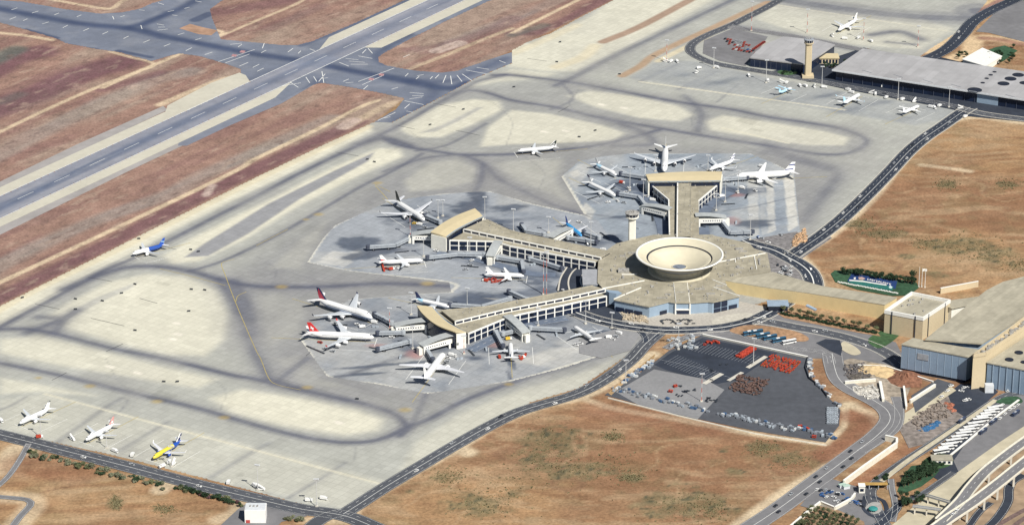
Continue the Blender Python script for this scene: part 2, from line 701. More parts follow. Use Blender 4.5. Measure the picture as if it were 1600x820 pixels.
    # sandy verges beside the perimeter roads and yards
    vg = bands_value(X, Y, [
        band([(548, 806), (560, 787), (610, 757), (660, 728), (712, 700), (762, 668), (800, 650), (850, 632), (905, 620), (950, 600), (985, 575), (1020, 553)], 6, 4, 0.95),
        band([(1250, 402), (1256, 392), (1290, 372), (1330, 340), (1370, 300), (1400, 262), (1430, 225), (1470, 195), (1520, 183), (1600, 192)], 6, 4, 0.9),
        band([(1250, 400), (1270, 420), (1283, 445)], 5, 3, 0.8),
        band([(905, 620), (960, 638), (1060, 655), (1180, 678), (1290, 693)], 4, 3, 0.8),
        band([(1290, 693), (1318, 665), (1320, 630)], 3, 2, 0.8),
        band([(1330, 632), (1370, 655), (1362, 680), (1300, 725), (1215, 775), (1140, 830)], 5, 5, 0.85),
        band([(1440, 258), (1475, 262), (1515, 268)], 4, 3, 0.75),
        band([(0, 735), (25, 700), (45, 705)], 8, 6, 0.8), band([(0, 775), (52, 782), (30, 815), (15, 830)], 10, 6, 0.6),
        band([(250, 765), (268, 750)], 8, 4, 0.7), band([(340, 812), (370, 800), (380, 780)], 7, 6, 0.7), band([(480, 812), (560, 812)], 6, 5, 0.6),
        band([(690, 707), (712, 700), (730, 706)], 8, 5, 0.8)])
    C = mix(C, (0.60, 0.49, 0.335), vg * (0.65 + 0.5 * n2))
    # scrub: sparse grey-green patches where weeds grow
    g = np.zeros(len(X))
    for (px, py, rx, ry, s) in [(865, 690, 45, 40, .8), (905, 735, 60, 26, .75), (845, 715, 34, 40, .6), (985, 745, 20, 14, .7), (958, 682, 14, 9, .6), (1130, 700, 14, 18, .5),
                                (1070, 790, 60, 40, .75), (1110, 795, 26, 24, .8), (1060, 760, 40, 16, .5), (1190, 700, 24, 16, .9), (1235, 718, 40, 30, .6), (1150, 735, 14, 10, .7), (750, 790, 50, 36, .6), (700, 745, 26, 22, .5), (810, 770, 30, 20, .5),
                                (1345, 350, 24, 20, .8), (1378, 365, 30, 16, .85), (1450, 380, 26, 14, .7), (1500, 385, 44, 34, .85), (1545, 395, 40, 34, .7), (1590, 412, 26, 20, .7), (1480, 288, 16, 14, .8), (1575, 288, 20, 14, .75), (1416, 400, 12, 12, .7), (1465, 430, 18, 14, .7), (1470, 345, 20, 10, .4), (1320, 368, 12, 8, .6), (1360, 415, 12, 8, .5),
                                (180, 785, 10, 14, .8), (258, 795, 20, 12, .6), (100, 760, 30, 20, .3), (640, 770, 20, 26, .4), (1440, 315, 20, 14, .4), (1540, 325, 30, 14, .35)]:
        g = np.maximum(g, s * blob(X, Y, px, py, rx, ry))
    nv = vnoise(X, Y, 9, 101, 3)
    nw = vnoise(X, Y, 4.5, 103, 2)
    g = sstep(.30, .46, g * (.25 + 1.0 * nv)) * (.35 + .9 * nw)
    C = mix(C, (0.165, 0.148, 0.080), g * 0.75)
    C = mix(C, (0.075, 0.075, 0.050), sstep(.62, .78, nw) * sstep(.2, .6, g) * .8)
    # dark red fresh earth
    e = bands_value(X, Y, [band([(1330, 650), (1360, 660), (1330, 690), (1290, 712)], 11, 8, .7), band([(1440, 690), (1400, 715), (1350, 755)], 9, 6, .6), band([(40, 725), (120, 735)], 22, 14, .5), band([(930, 640), (1010, 650), (1110, 668)], 14, 12, .45)])
    C = mix(C, (0.25, 0.115, 0.070), e)
    # bright earth beyond the top right of the apron
    C = mix(C, (0.62, 0.46, 0.26), bands_value(X, Y, [band([(1440, -12), (1500, 2), (1560, -12)], 40, 10, .85)]) )
    C = mix(C, (0.26, 0.14, 0.13), bands_value(X, Y, [band([(1410, -6), (1450, 8), (1500, 16), (1535, 16), (1575, -4)], 7, 4, .85)]) )
    C = mix(C, (0.66, 0.50, 0.31), bands_value(X, Y, [band([(1450, 78), (1480, 66), (1498, 52)], 14, 8, .85), band([(1490, 92), (1515, 82), (1530, 60), (1600, 66)], 10, 6, .8)]))
    C = mix(C, (0.30, 0.16, 0.115), bands_value(X, Y, [band([(1535, 60), (1560, 62), (1596, 69)], 6, 5, .85)]))
    return C


def axis(lo, hi, step, far):
    a = list(np.arange(lo, hi + step, step))
    s = step
    x = a[0]
    left = []
    while x > -far:
        s *= 1.35
        x -= s
        left.append(x)
    s, x = step, a[-1]
    right = []
    while x < far:
        s *= 1.35
        x += s
        right.append(x)
    return np.array(left[::-1] + a + right)


bl, br_, tl, tr_ = W(0, 820), W(1600, 820), W(0, 0), W(1600, 0)
gx = axis(tl.x - 30, tr_.x + 30, 2.6, 26000)
gy = axis(bl.y - 30, tl.y + 40, 3.4, 26000)
ground = struct(grid_mesh('ground', gx, gy, 0.0, M_SOIL, soil_pigment))

# ------------------------------------------------------------------ apron concrete
APRON = WL([(-250, 610), (0, 478), (200, 377), (400, 277), (500, 229), (584, 191), (612, 192), (680, 157), (742, 123), (800, 99), (800, 79), (824, 66), (861, 52), (913, 24), (960, 0), (1060, -50),
            (1400, -60), (1560, -20), (1530, 18), (1500, 48), (1455, 76), (1430, 95), (1350, 75), (1300, 110), (1400, 140), (1500, 168), (1492, 182), (1420, 245), (1345, 322), (1262, 384), (1240, 402), (1200, 470), (1020, 525),
            (985, 552), (905, 606), (830, 628), (760, 666), (680, 712), (608, 752), (560, 785), (520, 800), (400, 768), (200, 716), (0, 672), (-300, 605)])

ISLANDS = [  # cream unstained concrete
    ([(-80, 545), (0, 500), (120, 440), (205, 398), (225, 402), (170, 420), (90, 465), (0, 512), (-60, 545)], 4, .95),
    ([(-100, 560), (-20, 490), (200, 380), (400, 280), (520, 224), (575, 197), (585, 205), (470, 262), (300, 345), (150, 425), (0, 505)], 5, 1.0),
    ([(70, 497), (110, 470), (170, 440), (230, 428), (290, 432), (340, 452), (358, 490), (352, 530), (320, 556), (260, 555), (180, 535), (100, 512)], 7, .85),
    ([(0, 530), (60, 524), (160, 548), (280, 578), (340, 592), (310, 606), (220, 592), (100, 572), (0, 552)], 7, .8),
    ([(330, 622), (380, 608), (480, 622), (560, 640), (600, 655), (590, 672), (540, 680), (440, 665), (360, 645)], 8, .95),
    ([(255, 400), (300, 372), (420, 312), (520, 262), (590, 232), (625, 232), (630, 245), (560, 275), (470, 320), (380, 375), (310, 408), (270, 412)], 6, .95),
    ([(622, 192), (680, 165), (740, 155), (780, 158), (786, 172), (740, 195), (690, 215), (650, 215), (628, 206)], 6, .95),
    ([(762, 198), (800, 172), (860, 178), (940, 195), (978, 208), (962, 220), (880, 224), (800, 226), (750, 230)], 5, .9),
    ([(885, 150), (920, 142), (990, 150), (1060, 165), (1085, 180), (1060, 190), (1000, 185), (930, 168)], 6, .85),
    ([(1100, 190), (1130, 180), (1200, 190), (1290, 205), (1330, 215), (1320, 228), (1260, 228), (1180, 215), (1110, 204)], 6, .85),
    ([(700, 62), (830, 68), (920, 26), (970, -10), (1060, -50), (1200, -50), (1080, 20), (980, 75), (900, 112), (850, 112), (800, 105)], 8, .75),
    ([(720, 140), (760, 122), (800, 108), (870, 115), (850, 122), (780, 128)], 5, .6),
    ([(630, 282), (672, 254), (715, 249), (748, 262), (740, 284), (690, 296), (640, 300)], 7, .5), ([(770, 255), (830, 248), (880, 250), (870, 280), (890, 315), (850, 300), (800, 280)], 8, .45), ([(420, 420), (470, 375), (510, 345), (500, 375), (478, 405), (470, 420)], 7, .35), ([(385, 465), (430, 456), (480, 470), (470, 520), (420, 540), (398, 510)], 9, .3), ([(430, 560), (470, 555), (500, 590), (560, 610), (470, 600)], 6, .3),
    ([(0, 590), (60, 600), (150, 618), (60, 612), (0, 615)], 6, .7),
    ([(650, 690), (720, 645), (820, 605), (900, 585), (985, 548), (905, 606), (830, 628), (760, 666), (680, 712), (620, 745)], 6, .45),
    ([(0, 625), (70, 615), (250, 660), (430, 705), (600, 750), (540, 795), (300, 740), (0, 668)], 6, .30),
    ([(1180, 30), (1210, 5), (1300, 20), (1440, 30), (1490, 45), (1440, 78), (1330, 70), (1240, 50)], 6, .5),
]
ISLANDS = [(WL(p), s, k) for p, s, k in ISLANDS]
CORES = [  # greyer strips inside the islands
    ([(288, 402), (320, 380), (420, 318), (520, 268), (585, 238), (575, 252), (470, 310), (390, 364), (325, 400)], 2.5, .95),
    ([(655, 208), (690, 196), (745, 168), (755, 168), (720, 188), (680, 206)], 3, .55),
    ([(95, 495), (150, 465), (215, 440), (205, 450), (150, 475), (110, 497)], 3, .45),
]
CORES = [(WL(p), s, k) for p, s, k in CORES]
TAXI = [
    band([(-100, 570), (0, 511), (90, 463), (164, 422), (205, 405), (260, 378), (342, 336), (400, 307), (468, 271), (560, 227), (594, 211), (640, 187), (680, 164), (718, 144)], 5, 5, .75),
    band([(100, 452), (137, 437), (191, 419), (239, 416), (294, 423), (342, 436), (400, 447), (500, 448), (600, 443), (700, 447)], 7, 8, .75),
    band([(294, 424), (342, 410), (400, 384), (450, 358), (510, 323), (565, 291), (612, 268), (660, 240)], 3.5, 4, .6),
    band([(342, 437), (362, 465), (382, 506), (395, 545), (420, 592)], 6, 12, .6),
    band([(365, 440), (385, 480), (392, 520)], 12, 10, .5),
    band([(-60, 512), (0, 514), (41, 514), (85, 521), (171, 543), (273, 564), (359, 585), (400, 592), (468, 609), (537, 623), (591, 637), (622, 650), (636, 668), (625, 680)], 5, 6, .8),
    band([(-60, 555), (0, 567), (102, 588), (205, 613), (307, 637), (400, 664), (468, 681), (526, 690), (571, 690), (605, 682), (636, 667), (673, 653), (725, 626), (776, 606), (830, 588), (880, 572), (930, 556)], 5, 6, .75),
    band([(420, 592), (468, 606), (540, 625)], 6, 6, .6),
    band([(594, 211), (610, 222), (639, 230), (690, 238), (724, 242), (800, 241), (870, 235), (940, 226), (990, 214), (1030, 203)], 5, 6, .8),
    band([(560, 226), (600, 216), (640, 228)], 8, 8, .7),
    band([(724, 242), (755, 256), (780, 280), (820, 300), (860, 318), (905, 334)], 5, 7, .55),
    band([(755, 256), (752, 280), (742, 300)], 5, 6, .65),
    band([(600, 268), (660, 248), (700, 243)], 4, 6, .5),
    band([(690, 150), (730, 142), (760, 145), (800, 157), (868, 168), (937, 184), (1022, 199), (1073, 208), (1142, 219), (1200, 228), (1282, 241), (1330, 238), (1354, 220), (1320, 203), (1268, 193), (1200, 183), (1141, 171), (1056, 159), (971, 143), (885, 128), (800, 118), (770, 118)], 4.5, 6, .75),
    band([(868, 134), (892, 123), (960, 88), (1040, 50), (1141, 2), (1200, -25)], 6, 6, .6),
    band([(718, 144), (745, 128), (790, 117)], 5, 6, .6),
    band([(940, 184), (1000, 205), (1020, 225), (960, 228)], 7, 9, .55),
    band([(1070, 150), (1095, 175), (1090, 205)], 6, 9, .45),
    band([(1200, 228), (1270, 258), (1310, 270), (1290, 300), (1255, 345)], 9, 16, .4),
    band([(1200, 238), (1300, 262)], 12, 18, .4),
    band([(760, 193), (700, 226), (650, 236)], 2.5, 4, .5),
    band([(860, 172), (895, 155), (880, 132)], 2.5, 3, .4),
    band([(640, 668), (655, 640), (665, 615)], 3, 6, .5),
    band([(120, 485), (100, 500), (85, 520)], 8, 8, .5), band([(40, 520), (90, 500), (60, 495)], 7, 9, .55),
    band([(480, 560), (440, 590), (430, 600)], 5, 7, .45),
    # parking lead-ins and tyre marks on the remote stands
    band([(0, 640), (20, 632), (40, 620)], 1.5, 2, .3), band([(90, 690), (160, 640), (190, 622)], 3, 4, .28), band([(185, 705), (260, 660)], 3, 5, .25),
    band([(330, 745), (390, 708), (420, 692)], 3, 4, .25), band([(450, 778), (500, 748), (540, 722)], 2, 3, .3), band([(200, 625), (190, 640), (170, 655)], 1, 1.5, .3),
    band([(520, 770), (470, 740)], 1, 2, .0), band([(1000, 128), (1060, 100)], 3, 4, .4), band([(1060, 140), (1120, 112)], 3, 4, .3), band([(1120, 160), (1155, 130)], 1.2, 1.5, .35),
    band([(1330, 180), (1372, 158)], 1.2, 1.5, .3), band([(1200, 150), (1240, 128)], 1.2, 1.5, .3),
    band([(1200, -4), (1300, 12), (1420, 26), (1520, 30)], 22, 10, .55), band([(1530, 18), (1600, 40), (1660, 60)], 30, 8, .6),
    band([(1140, 40), (1250, 60), (1340, 78), (1420, 92), (1500, 108)], 9, 5, .55),
    band([(1360, 55), (1405, 50), (1440, 62)], 8, 10, .6), band([(1385, 66), (1430, 70)], 4, 4, .5),
]


def apron_pigment(X, Y):
    n1 = vnoise(X, Y, 90, 3, 4)
    n2 = vnoise(X, Y, 22, 13, 3)
    C = np.empty((len(X), 3))
    C[:] = (0.402, 0.405, 0.366)
    isl = np.zeros(len(X))
    for p, s, k in ISLANDS:
        isl = np.maximum(isl, k * soft_poly(X, Y, p, s))
    C = mix(C, (0.635, 0.610, 0.495), isl)
    wear = np.maximum.reduce([k * soft_poly(X, Y, WL(p), s) for p, s, k in [([(360, 430), (470, 350), (560, 290), (660, 235), (800, 240), (960, 225), (1100, 225), (1260, 240), (1310, 280), (1260, 370), (1000, 560), (900, 580), (760, 610), (660, 650), (560, 630), (420, 600), (375, 520)], 38, .85), ([(600, 200), (720, 140), (900, 120), (1100, 160), (1330, 200), (1350, 235), (1100, 225), (800, 240), (640, 235)], 14, .5)]])
    C = mix(C, (0.238, 0.238, 0.246), wear * (1 - isl * .85) * (.75 + .4 * n2))
    core = np.zeros(len(X))
    for p, s, k in CORES:
        core = np.maximum(core, k * soft_poly(X, Y, p, s))
    C = mix(C, (0.265, 0.268, 0.285), core)
    C = mix(C, (0.27, 0.265, 0.265), bands_value(X, Y, [(l, w * 1.6, s * 3.2, k * .42) for l, w, s, k in TAXI]) * (0.75 + 0.35 * n2))
    C = mix(C, (0.170, 0.174, 0.200), bands_value(X, Y, [(l, w * 1.0, s * .9, k * .84) for l, w, s, k in TAXI]) * (0.75 + 0.35 * n2))
    C = mix(C, (0.085, 0.094, 0.135), bands_value(X, Y, [(l, w * .42, s * .5, k * .95) for l, w, s, k in TAXI]) * (0.55 + 0.6 * n2))
    tyre = []
    for l, w, s, k in TAXI:
        for off in (-2.6, 2.6, -6.5, 7.5):
            tyre.append((offset_line(l, off), .55, .9, k * .30))
    tyre += [band(p, .5, .9, .32) for p in ([(165, 560), (190, 600), (240, 625)], [(330, 590), (352, 610), (345, 640)], [(905, 140), (890, 165), (930, 185)], [(1092, 165), (1080, 190), (1098, 212)], [(640, 205), (670, 225), (720, 235)], [(540, 690), (556, 700), (553, 718)], [(770, 160), (800, 190), (790, 230)], [(440, 420), (500, 440), (540, 445)], [(700, 640), (660, 660), (610, 690)], [(1150, 225), (1190, 240), (1230, 262)], [(290, 700), (292, 690), (310, 685), (325, 688)], [(400, 400), (430, 420), (425, 445)], [(820, 245), (850, 270), (840, 300)])]
    C = mix(C, (0.14, 0.145, 0.165), bands_value(X, Y, tyre))
    pr = np.random.default_rng(12)
    ca, sa = math.cos(RUN_ANG), math.sin(RUN_ANG)
    U, V = X * ca + Y * sa, -X * sa + Y * ca
    for i in range(95):                           # replaced slabs
        q = W(pr.uniform(0, 1500), pr.uniform(40, 780))
        qu, qv = q.x * ca + q.y * sa, -q.x * sa + q.y * ca
        su, sv = 7.6 * pr.integers(1, 5) / 2, 7.6 * pr.integers(1, 4) / 2
        qu, qv = round(qu / 7.6) * 7.6, round(qv / 7.6) * 7.6
        m_ = (np.abs(U - qu) < su) & (np.abs(V - qv) < sv)
        C[m_] *= pr.choice([.86, .90, .93, 1.07, 1.12])
    C = mix(C, (0.305, 0.30, 0.29), sstep(.45, .8, n1) * .5 * (1 - isl))
    far = soft_poly(X, Y, WL([(985, 122), (1030, 94), (1085, 96), (1200, 122), (1300, 140), (1400, 158), (1500, 172), (1490, 184), (1430, 196), (1320, 178), (1180, 152)]), 5)
    C = mix(C, (0.30, 0.315, 0.325), far * .75 * (.6 + .6 * n2))
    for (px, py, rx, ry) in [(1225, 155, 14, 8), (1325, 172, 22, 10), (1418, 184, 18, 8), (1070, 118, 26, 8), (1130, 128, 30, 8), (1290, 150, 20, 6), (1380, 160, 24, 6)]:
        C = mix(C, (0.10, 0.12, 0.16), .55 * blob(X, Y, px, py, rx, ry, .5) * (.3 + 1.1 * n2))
    # grass strips and bare earth between the pavements near the top
    b = bands_value(X, Y, [band([(942, 66), (1000, 42), (1083, -2), (1120, -20)], 6, 3, .9)])
    C = mix(C, (0.33, 0.22, 0.16), b)
    b = bands_value(X, Y, [band([(972, 119), (1000, 104), (1020, 88), (1060, 68), (1100, 50), (1160, 22), (1200, 4)], 5, 3.5, .85)])
    C = mix(C, (0.40, 0.27, 0.17), b)
    b = bands_value(X, Y, [band([(1028, 96), (1080, 70), (1130, 44)], 4, 3, .7), band([(870, 105), (910, 90), (930, 72)], 7, 6, .5), band([(-100, 570), (0, 483), (200, 382), (400, 281), (575, 198)], 5, 5, .55), band([(800, 84), (830, 72), (900, 40)], 6, 6, .4)])
    C = mix(C, (0.66, 0.57, 0.38), b)
    # pale slab repairs and kerb lines
    for (x0, y0, x1, y1, hw, s) in [(0, 620, 75, 622, 1.2, .0), (70, 615, 600, 757, 1.4, .7), (1000, 128, 1320, 172, 1.6, .7), (1128, 200, 1232, 224, 1.4, .7), (905, 138, 1020, 158, .8, .3), (1213, 8, 1500, 52, 1.2, .5)]:
        C = mix(C, (0.66, 0.62, 0.48), bands_value(X, Y, [band([(x0, y0), (x1, y1)], hw, .8, s)]))
    for (px, py, r) in [(172, 573, 3), (215, 582, 3), (940, 164, 3.2), (975, 169, 3.2), (884, 205, 3), (850, 206, 3), (276, 505, 3), (278, 522, 3), (270, 530, 3), (530, 660, 3.2)]:
        C = mix(C, (0.72, 0.68, 0.58), blob(X, Y, px, py, r * 1.8, r, RUN_ANG - math.pi / 2, 4))
    for (px, py, r) in [(140, 603, 3), (245, 627, 3), (350, 652, 3), (60, 590, 2), (590, 286, 3), (498, 335, 3), (478, 343, 2), (480, 605, 3), (633, 640, 3.5), (440, 448, 3.5), (668, 443, 4), (795, 600, 2.5)]:
        C = mix(C, (0.42, 0.31, 0.10), blob(X, Y, px, py, r * 1.8, r * 1.5, 0, 2) * .55)
    return C


apron = struct(sheet_grid('apron', APRON, 0.06, M_CONC, apron_pigment, 2.2))

# ------------------------------------------------------------------ stands round the three piers
STAND_A = WL([(480, 410), (505, 372), (524, 352), (606, 315), (690, 303), (765, 299), (830, 318), (912, 336), (960, 352), (990, 385), (935, 420), (880, 452), (840, 470), (706, 462), (702, 441), (548, 424)])
STAND_B = WL([(468, 529), (500, 497), (545, 468), (620, 462), (706, 456), (780, 470), (930, 440), (985, 470), (960, 500), (968, 528), (935, 557), (880, 575), (800, 595), (668, 615), (590, 600), (511, 588)])
STAND_C = WL([(877, 276), (905, 252), (940, 245), (985, 240), (1172, 240), (1215, 258), (1241, 272), (1250, 362), (1218, 378), (1188, 388), (1080, 372), (960, 385), (935, 345), (912, 334)])
OIL = [(560, 382, 26, 22, .9), (540, 378, 10, 14, .8), (590, 392, 30, 12, .7), (565, 400, 26, 12, .75), (745, 308, 12, 40, .85), (735, 325, 26, 24, .7), (790, 325, 30, 14, .6), (700, 320, 18, 10, .4), (800, 345, 40, 10, .5), (620, 345, 40, 20, .4), (640, 350, 20, 30, .5),
       (745, 468, 30, 22, .8), (785, 462, 22, 14, .6), (650, 440, 20, 8, .35), (840, 440, 18, 22, .6), (860, 425, 14, 22, .5), (760, 405, 20, 8, .3), (600, 570, 60, 5, .7), (560, 585, 40, 4, .6), (640, 548, 20, 16, .5), (735, 560, 18, 12, .5), (770, 545, 24, 14, .5), (800, 570, 5, 16, .6), (797, 590, 3, 26, .5), (560, 505, 40, 12, .5), (520, 495, 22, 14, .45),
       (985, 290, 50, 30, .6), (960, 300, 30, 14, .5), (940, 275, 30, 10, .4), (1180, 350, 22, 14, .8), (1195, 345, 30, 5, .6), (1120, 265, 34, 14, .5), (1150, 300, 40, 16, .65), (1010, 250, 20, 10, .4), (900, 368, 30, 20, .35), (960, 340, 40, 6, .5), (910, 535, 30, 14, .3), (950, 520, 26, 18, .6), (870, 540, 14, 10, .3)]
STREAK = [band([(912, 334), (950, 338), (985, 345), (1010, 350)], 1.4, 2, .6), band([(1130, 330), (1180, 322), (1250, 305)], 1.0, 1.2, .55), band([(1170, 352), (1210, 345), (1250, 336)], 1.0, 1.2, .55), band([(520, 592), (560, 580), (640, 553)], 2.5, 5, .7),
          band([(745, 300), (738, 320), (725, 340)], 5, 8, .6), band([(580, 395), (610, 390), (650, 392)], 4, 6, .5), band([(1000, 300), (960, 305), (930, 318)], 2, 4, .4), band([(796, 575), (798, 597)], 1.2, 2, .6)]
PALE = [([(500, 405), (520, 392), (545, 395), (560, 388), (570, 398), (545, 408)], 2, .5), ([(492, 410), (515, 402), (540, 408), (525, 415)], 2, .5), ([(527, 413), (545, 405), (552, 410), (535, 419)], 1.5, .4),
        ([(906, 330), (915, 316), (930, 330), (922, 345)], 2, .7), ([(880, 275), (905, 256), (925, 258), (915, 275), (900, 295)], 3, .45), ([(1140, 330), (1180, 318), (1200, 340), (1160, 372)], 5, .3), ([(890, 270), (904, 265), (906, 274), (896, 278)], 1, .6),
        ([(800, 565), (860, 545), (930, 540), (945, 545), (930, 556), (870, 575)], 4, .45), ([(820, 560), (850, 550), (870, 560), (840, 572)], 3, .4)]
STRIPES = [([(1168, 270), (1184, 270), (1186, 368), (1170, 372)], .8, .5), ([(1196, 272), (1208, 272), (1212, 360), (1200, 365)], .8, .65), ([(1224, 276), (1240, 273), (1248, 352), (1232, 362)], .8, .85), ([(1186, 290), (1195, 290), (1199, 365), (1190, 368)], .8, .25)]
EDGES = [band([(480, 410), (505, 372), (524, 352), (606, 315), (690, 303), (765, 299), (830, 318), (912, 336)], 1.4, .8, .8), band([(480, 410), (548, 424), (702, 441), (706, 456)], 1.4, .8, .75),
         band([(468, 529), (511, 588), (590, 600), (668, 615), (800, 595), (935, 557)], 1.6, .8, .9), band([(545, 468), (620, 461), (706, 456)], 1.0, .8, .6), band([(877, 276), (912, 334)], 2.2, 1.0, .85),
         band([(985, 240), (1172, 240), (1215, 258), (1241, 272)], 1.2, .8, .6)]


def stand_pigment(base):
    def fn(X, Y):
        n1 = vnoise(X, Y, 50, 41, 4)
        n2 = vnoise(X, Y, 14, 43, 3)
        C = np.empty((len(X), 3))
        C[:] = base
        C = mix(C, (0.40, 0.40, 0.385), sstep(.45, .8, n1) * .6)
        C = mix(C, (0.18, 0.205, 0.245), sstep(.46, .78, vnoise(X, Y, 34, 47, 4)) * .65)
        for p, s, k in PALE + STRIPES:
            C = mix(C, (0.60, 0.58, 0.52), k * soft_poly(X, Y, WL(p), s) * (.6 + .6 * n2))
        o = np.zeros(len(X))
        for px, py, rx, ry, s in OIL:
            o = np.maximum(o, s * blob(X, Y, px, py, rx, ry, 0.2))
        n3 = vnoise(X * .35 + Y * .1, Y, 6, 49, 3)
        o = sstep(.17, .46, o * (.05 + .75 * n2 + .75 * n3))
        C = mix(C, (0.060, 0.078, 0.115), o * .8)
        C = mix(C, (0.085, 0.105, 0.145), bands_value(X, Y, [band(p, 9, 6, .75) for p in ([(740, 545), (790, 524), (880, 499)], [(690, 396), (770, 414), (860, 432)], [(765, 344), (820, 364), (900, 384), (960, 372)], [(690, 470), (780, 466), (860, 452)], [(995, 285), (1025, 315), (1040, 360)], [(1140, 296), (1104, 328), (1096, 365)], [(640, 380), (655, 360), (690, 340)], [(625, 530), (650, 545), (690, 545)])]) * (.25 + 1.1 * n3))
        C = mix(C, (0.11, 0.12, 0.15), bands_value(X, Y, STREAK) * (.5 + .8 * n2))
        C = mix(C, (0.62, 0.60, 0.52), bands_value(X, Y, [(l, w * 1.35, s, k) for l, w, s, k in EDGES]))
        for (px, py, rx, ry) in [(645, 553, 8, 10), (652, 556, 6, 8), (590, 540, 12, 5), (772, 538, 8, 8), (1150, 305, 10, 6), (820, 505, 16, 6), (1145, 345, 8, 12)]:
            C = mix(C, (0.36, 0.20, 0.19), .6 * blob(X, Y, px, py, rx, ry, 0, 2))
        return C
    return fn


struct(sheet_grid('stand_apron', STAND_A, 0.12, M_STAND, stand_pigment((0.315, 0.335, 0.362)), 2.0))
struct(sheet_grid('stand_apron', STAND_B, 0.125, M_STAND, stand_pigment((0.320, 0.332, 0.345)), 2.0))
struct(sheet_grid('stand_apron', STAND_C, 0.13, M_STAND, stand_pigment((0.280, 0.315, 0.355)), 2.0))

# ------------------------------------------------------------------ runway and crossing taxiway
M_WHITE = mat('white_marking', (0.78, 0.78, 0.74), 0.8, var=0.1, scale=0.4)
M_YELLOW = mat('yellow_marking', (0.45, 0.36, 0.12), 0.8, var=0.2, scale=0.3)
M_REDMARK = mat('red_marking', (0.40, 0.22, 0.23), 0.8, var=0.2, scale=0.3)


def L1(x):
    return 306.6 - 0.4576 * x


def L2(x):
    return 341.6 - 0.469 * x


def rw(x0, x1, up, dn, edge=None):
    """quad strip along the runway: photo x range, vertical photo offsets from the edge line"""
    f = edge
    return WL([(x0, f(x0) + up), (x1, f(x1) + up), (x1, f(x1) + dn), (x0, f(x0) + dn)])


XA, XB = -420, 1300
RUN = WL([(XA, L1(XA)), (XB, L1(XB)), (XB, L2(XB)), (XA, L2(XA))])
rc = WL([(XA, (L1(XA) + L2(XA)) / 2), (XB, (L1(XB) + L2(XB)) / 2)])


def run_pigment(X, Y):
    ca, sa = math.cos(RUN_ANG), math.sin(RUN_ANG)
    U, V = X * ca + Y * sa, -X * sa + Y * ca
    d = seg_dist(X, Y, rc)
    ns = vnoise(U * 0.05, V, 5, 51, 3)
    C = np.empty((len(X), 3))
    C[:] = (0.240, 0.250, 0.295)
    near = 1 - sstep(0, 420, np.abs((X - W(60, 300).x)))
    C = mix(C, (0.060, 0.092, 0.165), (1 - sstep(2, 13, d)) * (0.45 + 0.35 * ns) * (.55 + .5 * near))
    C = mix(C, (0.35, 0.35, 0.37), sstep(.5, .8, ns) * .4)
    # where the taxiway crosses
    x = bands_value(X, Y, [band([(380, 96), (470, 92), (560, 110), (600, 125)], 20, 14, .5)])
    C = mix(C, (0.16, 0.19, 0.26), x)
    return C


runway = struct(sheet_grid('runway', RUN, 0.20, M_ASPH, run_pigment, 3.0))
M_SHOULD = mat('shoulder_concrete', (0.52, 0.495, 0.41), 0.9, var=0.05, scale=0.15, var2=0.06)
for (xu0, xu1, xd0, xd1, up, dn, e) in [(XA, 374, XA, 391, -13.6, -0.6, L1), (514, XB, 499, XB, -12.5, -0.6, L1), (XA, 456, XA, 430, 0.6, 13.0, L2), (570, XB, 596, XB, 0.6, 13.0, L2)]:
    struct(sheet('runway_shoulder', WL([(xu0, e(xu0) + up), (xu1, e(xu1) + up), (xd1, e(xd1) + dn), (xd0, e(xd0) + dn)]), 0.18, M_SHOULD))
struct(sheet('runway_shoulder', WL([(258, 176), (262, 165), (330, 130), (374, 114), (384, 118), (389, 126), (300, 172)]), 0.19, M_SHOULD))
mk = MB()
for f in (L1, L2):
    a, b = W(XA, f(XA)), W(XB, f(XB))
    strip_mb(mk, [a, b], .9, 0.24)
dashes(mk, rc, 26, 34, .55, 0.24)
stuff(mk.build('runway_marking', M_WHITE, runway))

M_TAR = ground_mat('taxiway_asphalt', fine=0.06, mid=0.10, big=0.10)
M_BAND = mat('old_asphalt', (0.335, 0.315, 0.305), 0.9, var=0.08, scale=0.1, var2=0.10)
M_BANDK = mat('dark_asphalt_band', (0.19, 0.205, 0.25), 0.9, var=0.08, scale=0.1, var2=0.10)
struct(sheet('runway_outer_strip', WL([(-420, 564), (0, 367), (85, 325), (200, 268), (285, 228), (278, 222), (200, 257), (0, 352), (-420, 545)]), 0.10, M_BAND))
struct(sheet('runway_outer_strip', WL([(-420, 490), (0, 284), (120, 226), (255, 166), (262, 172), (0, 296), (-420, 505)]), 0.10, M_BAND))
struct(sheet('runway_outer_strip', WL([(280, 220), (278, 228), (292, 228), (360, 196), (440, 162), (490, 133), (500, 118), (444, 142)]), 0.11, M_BANDK))

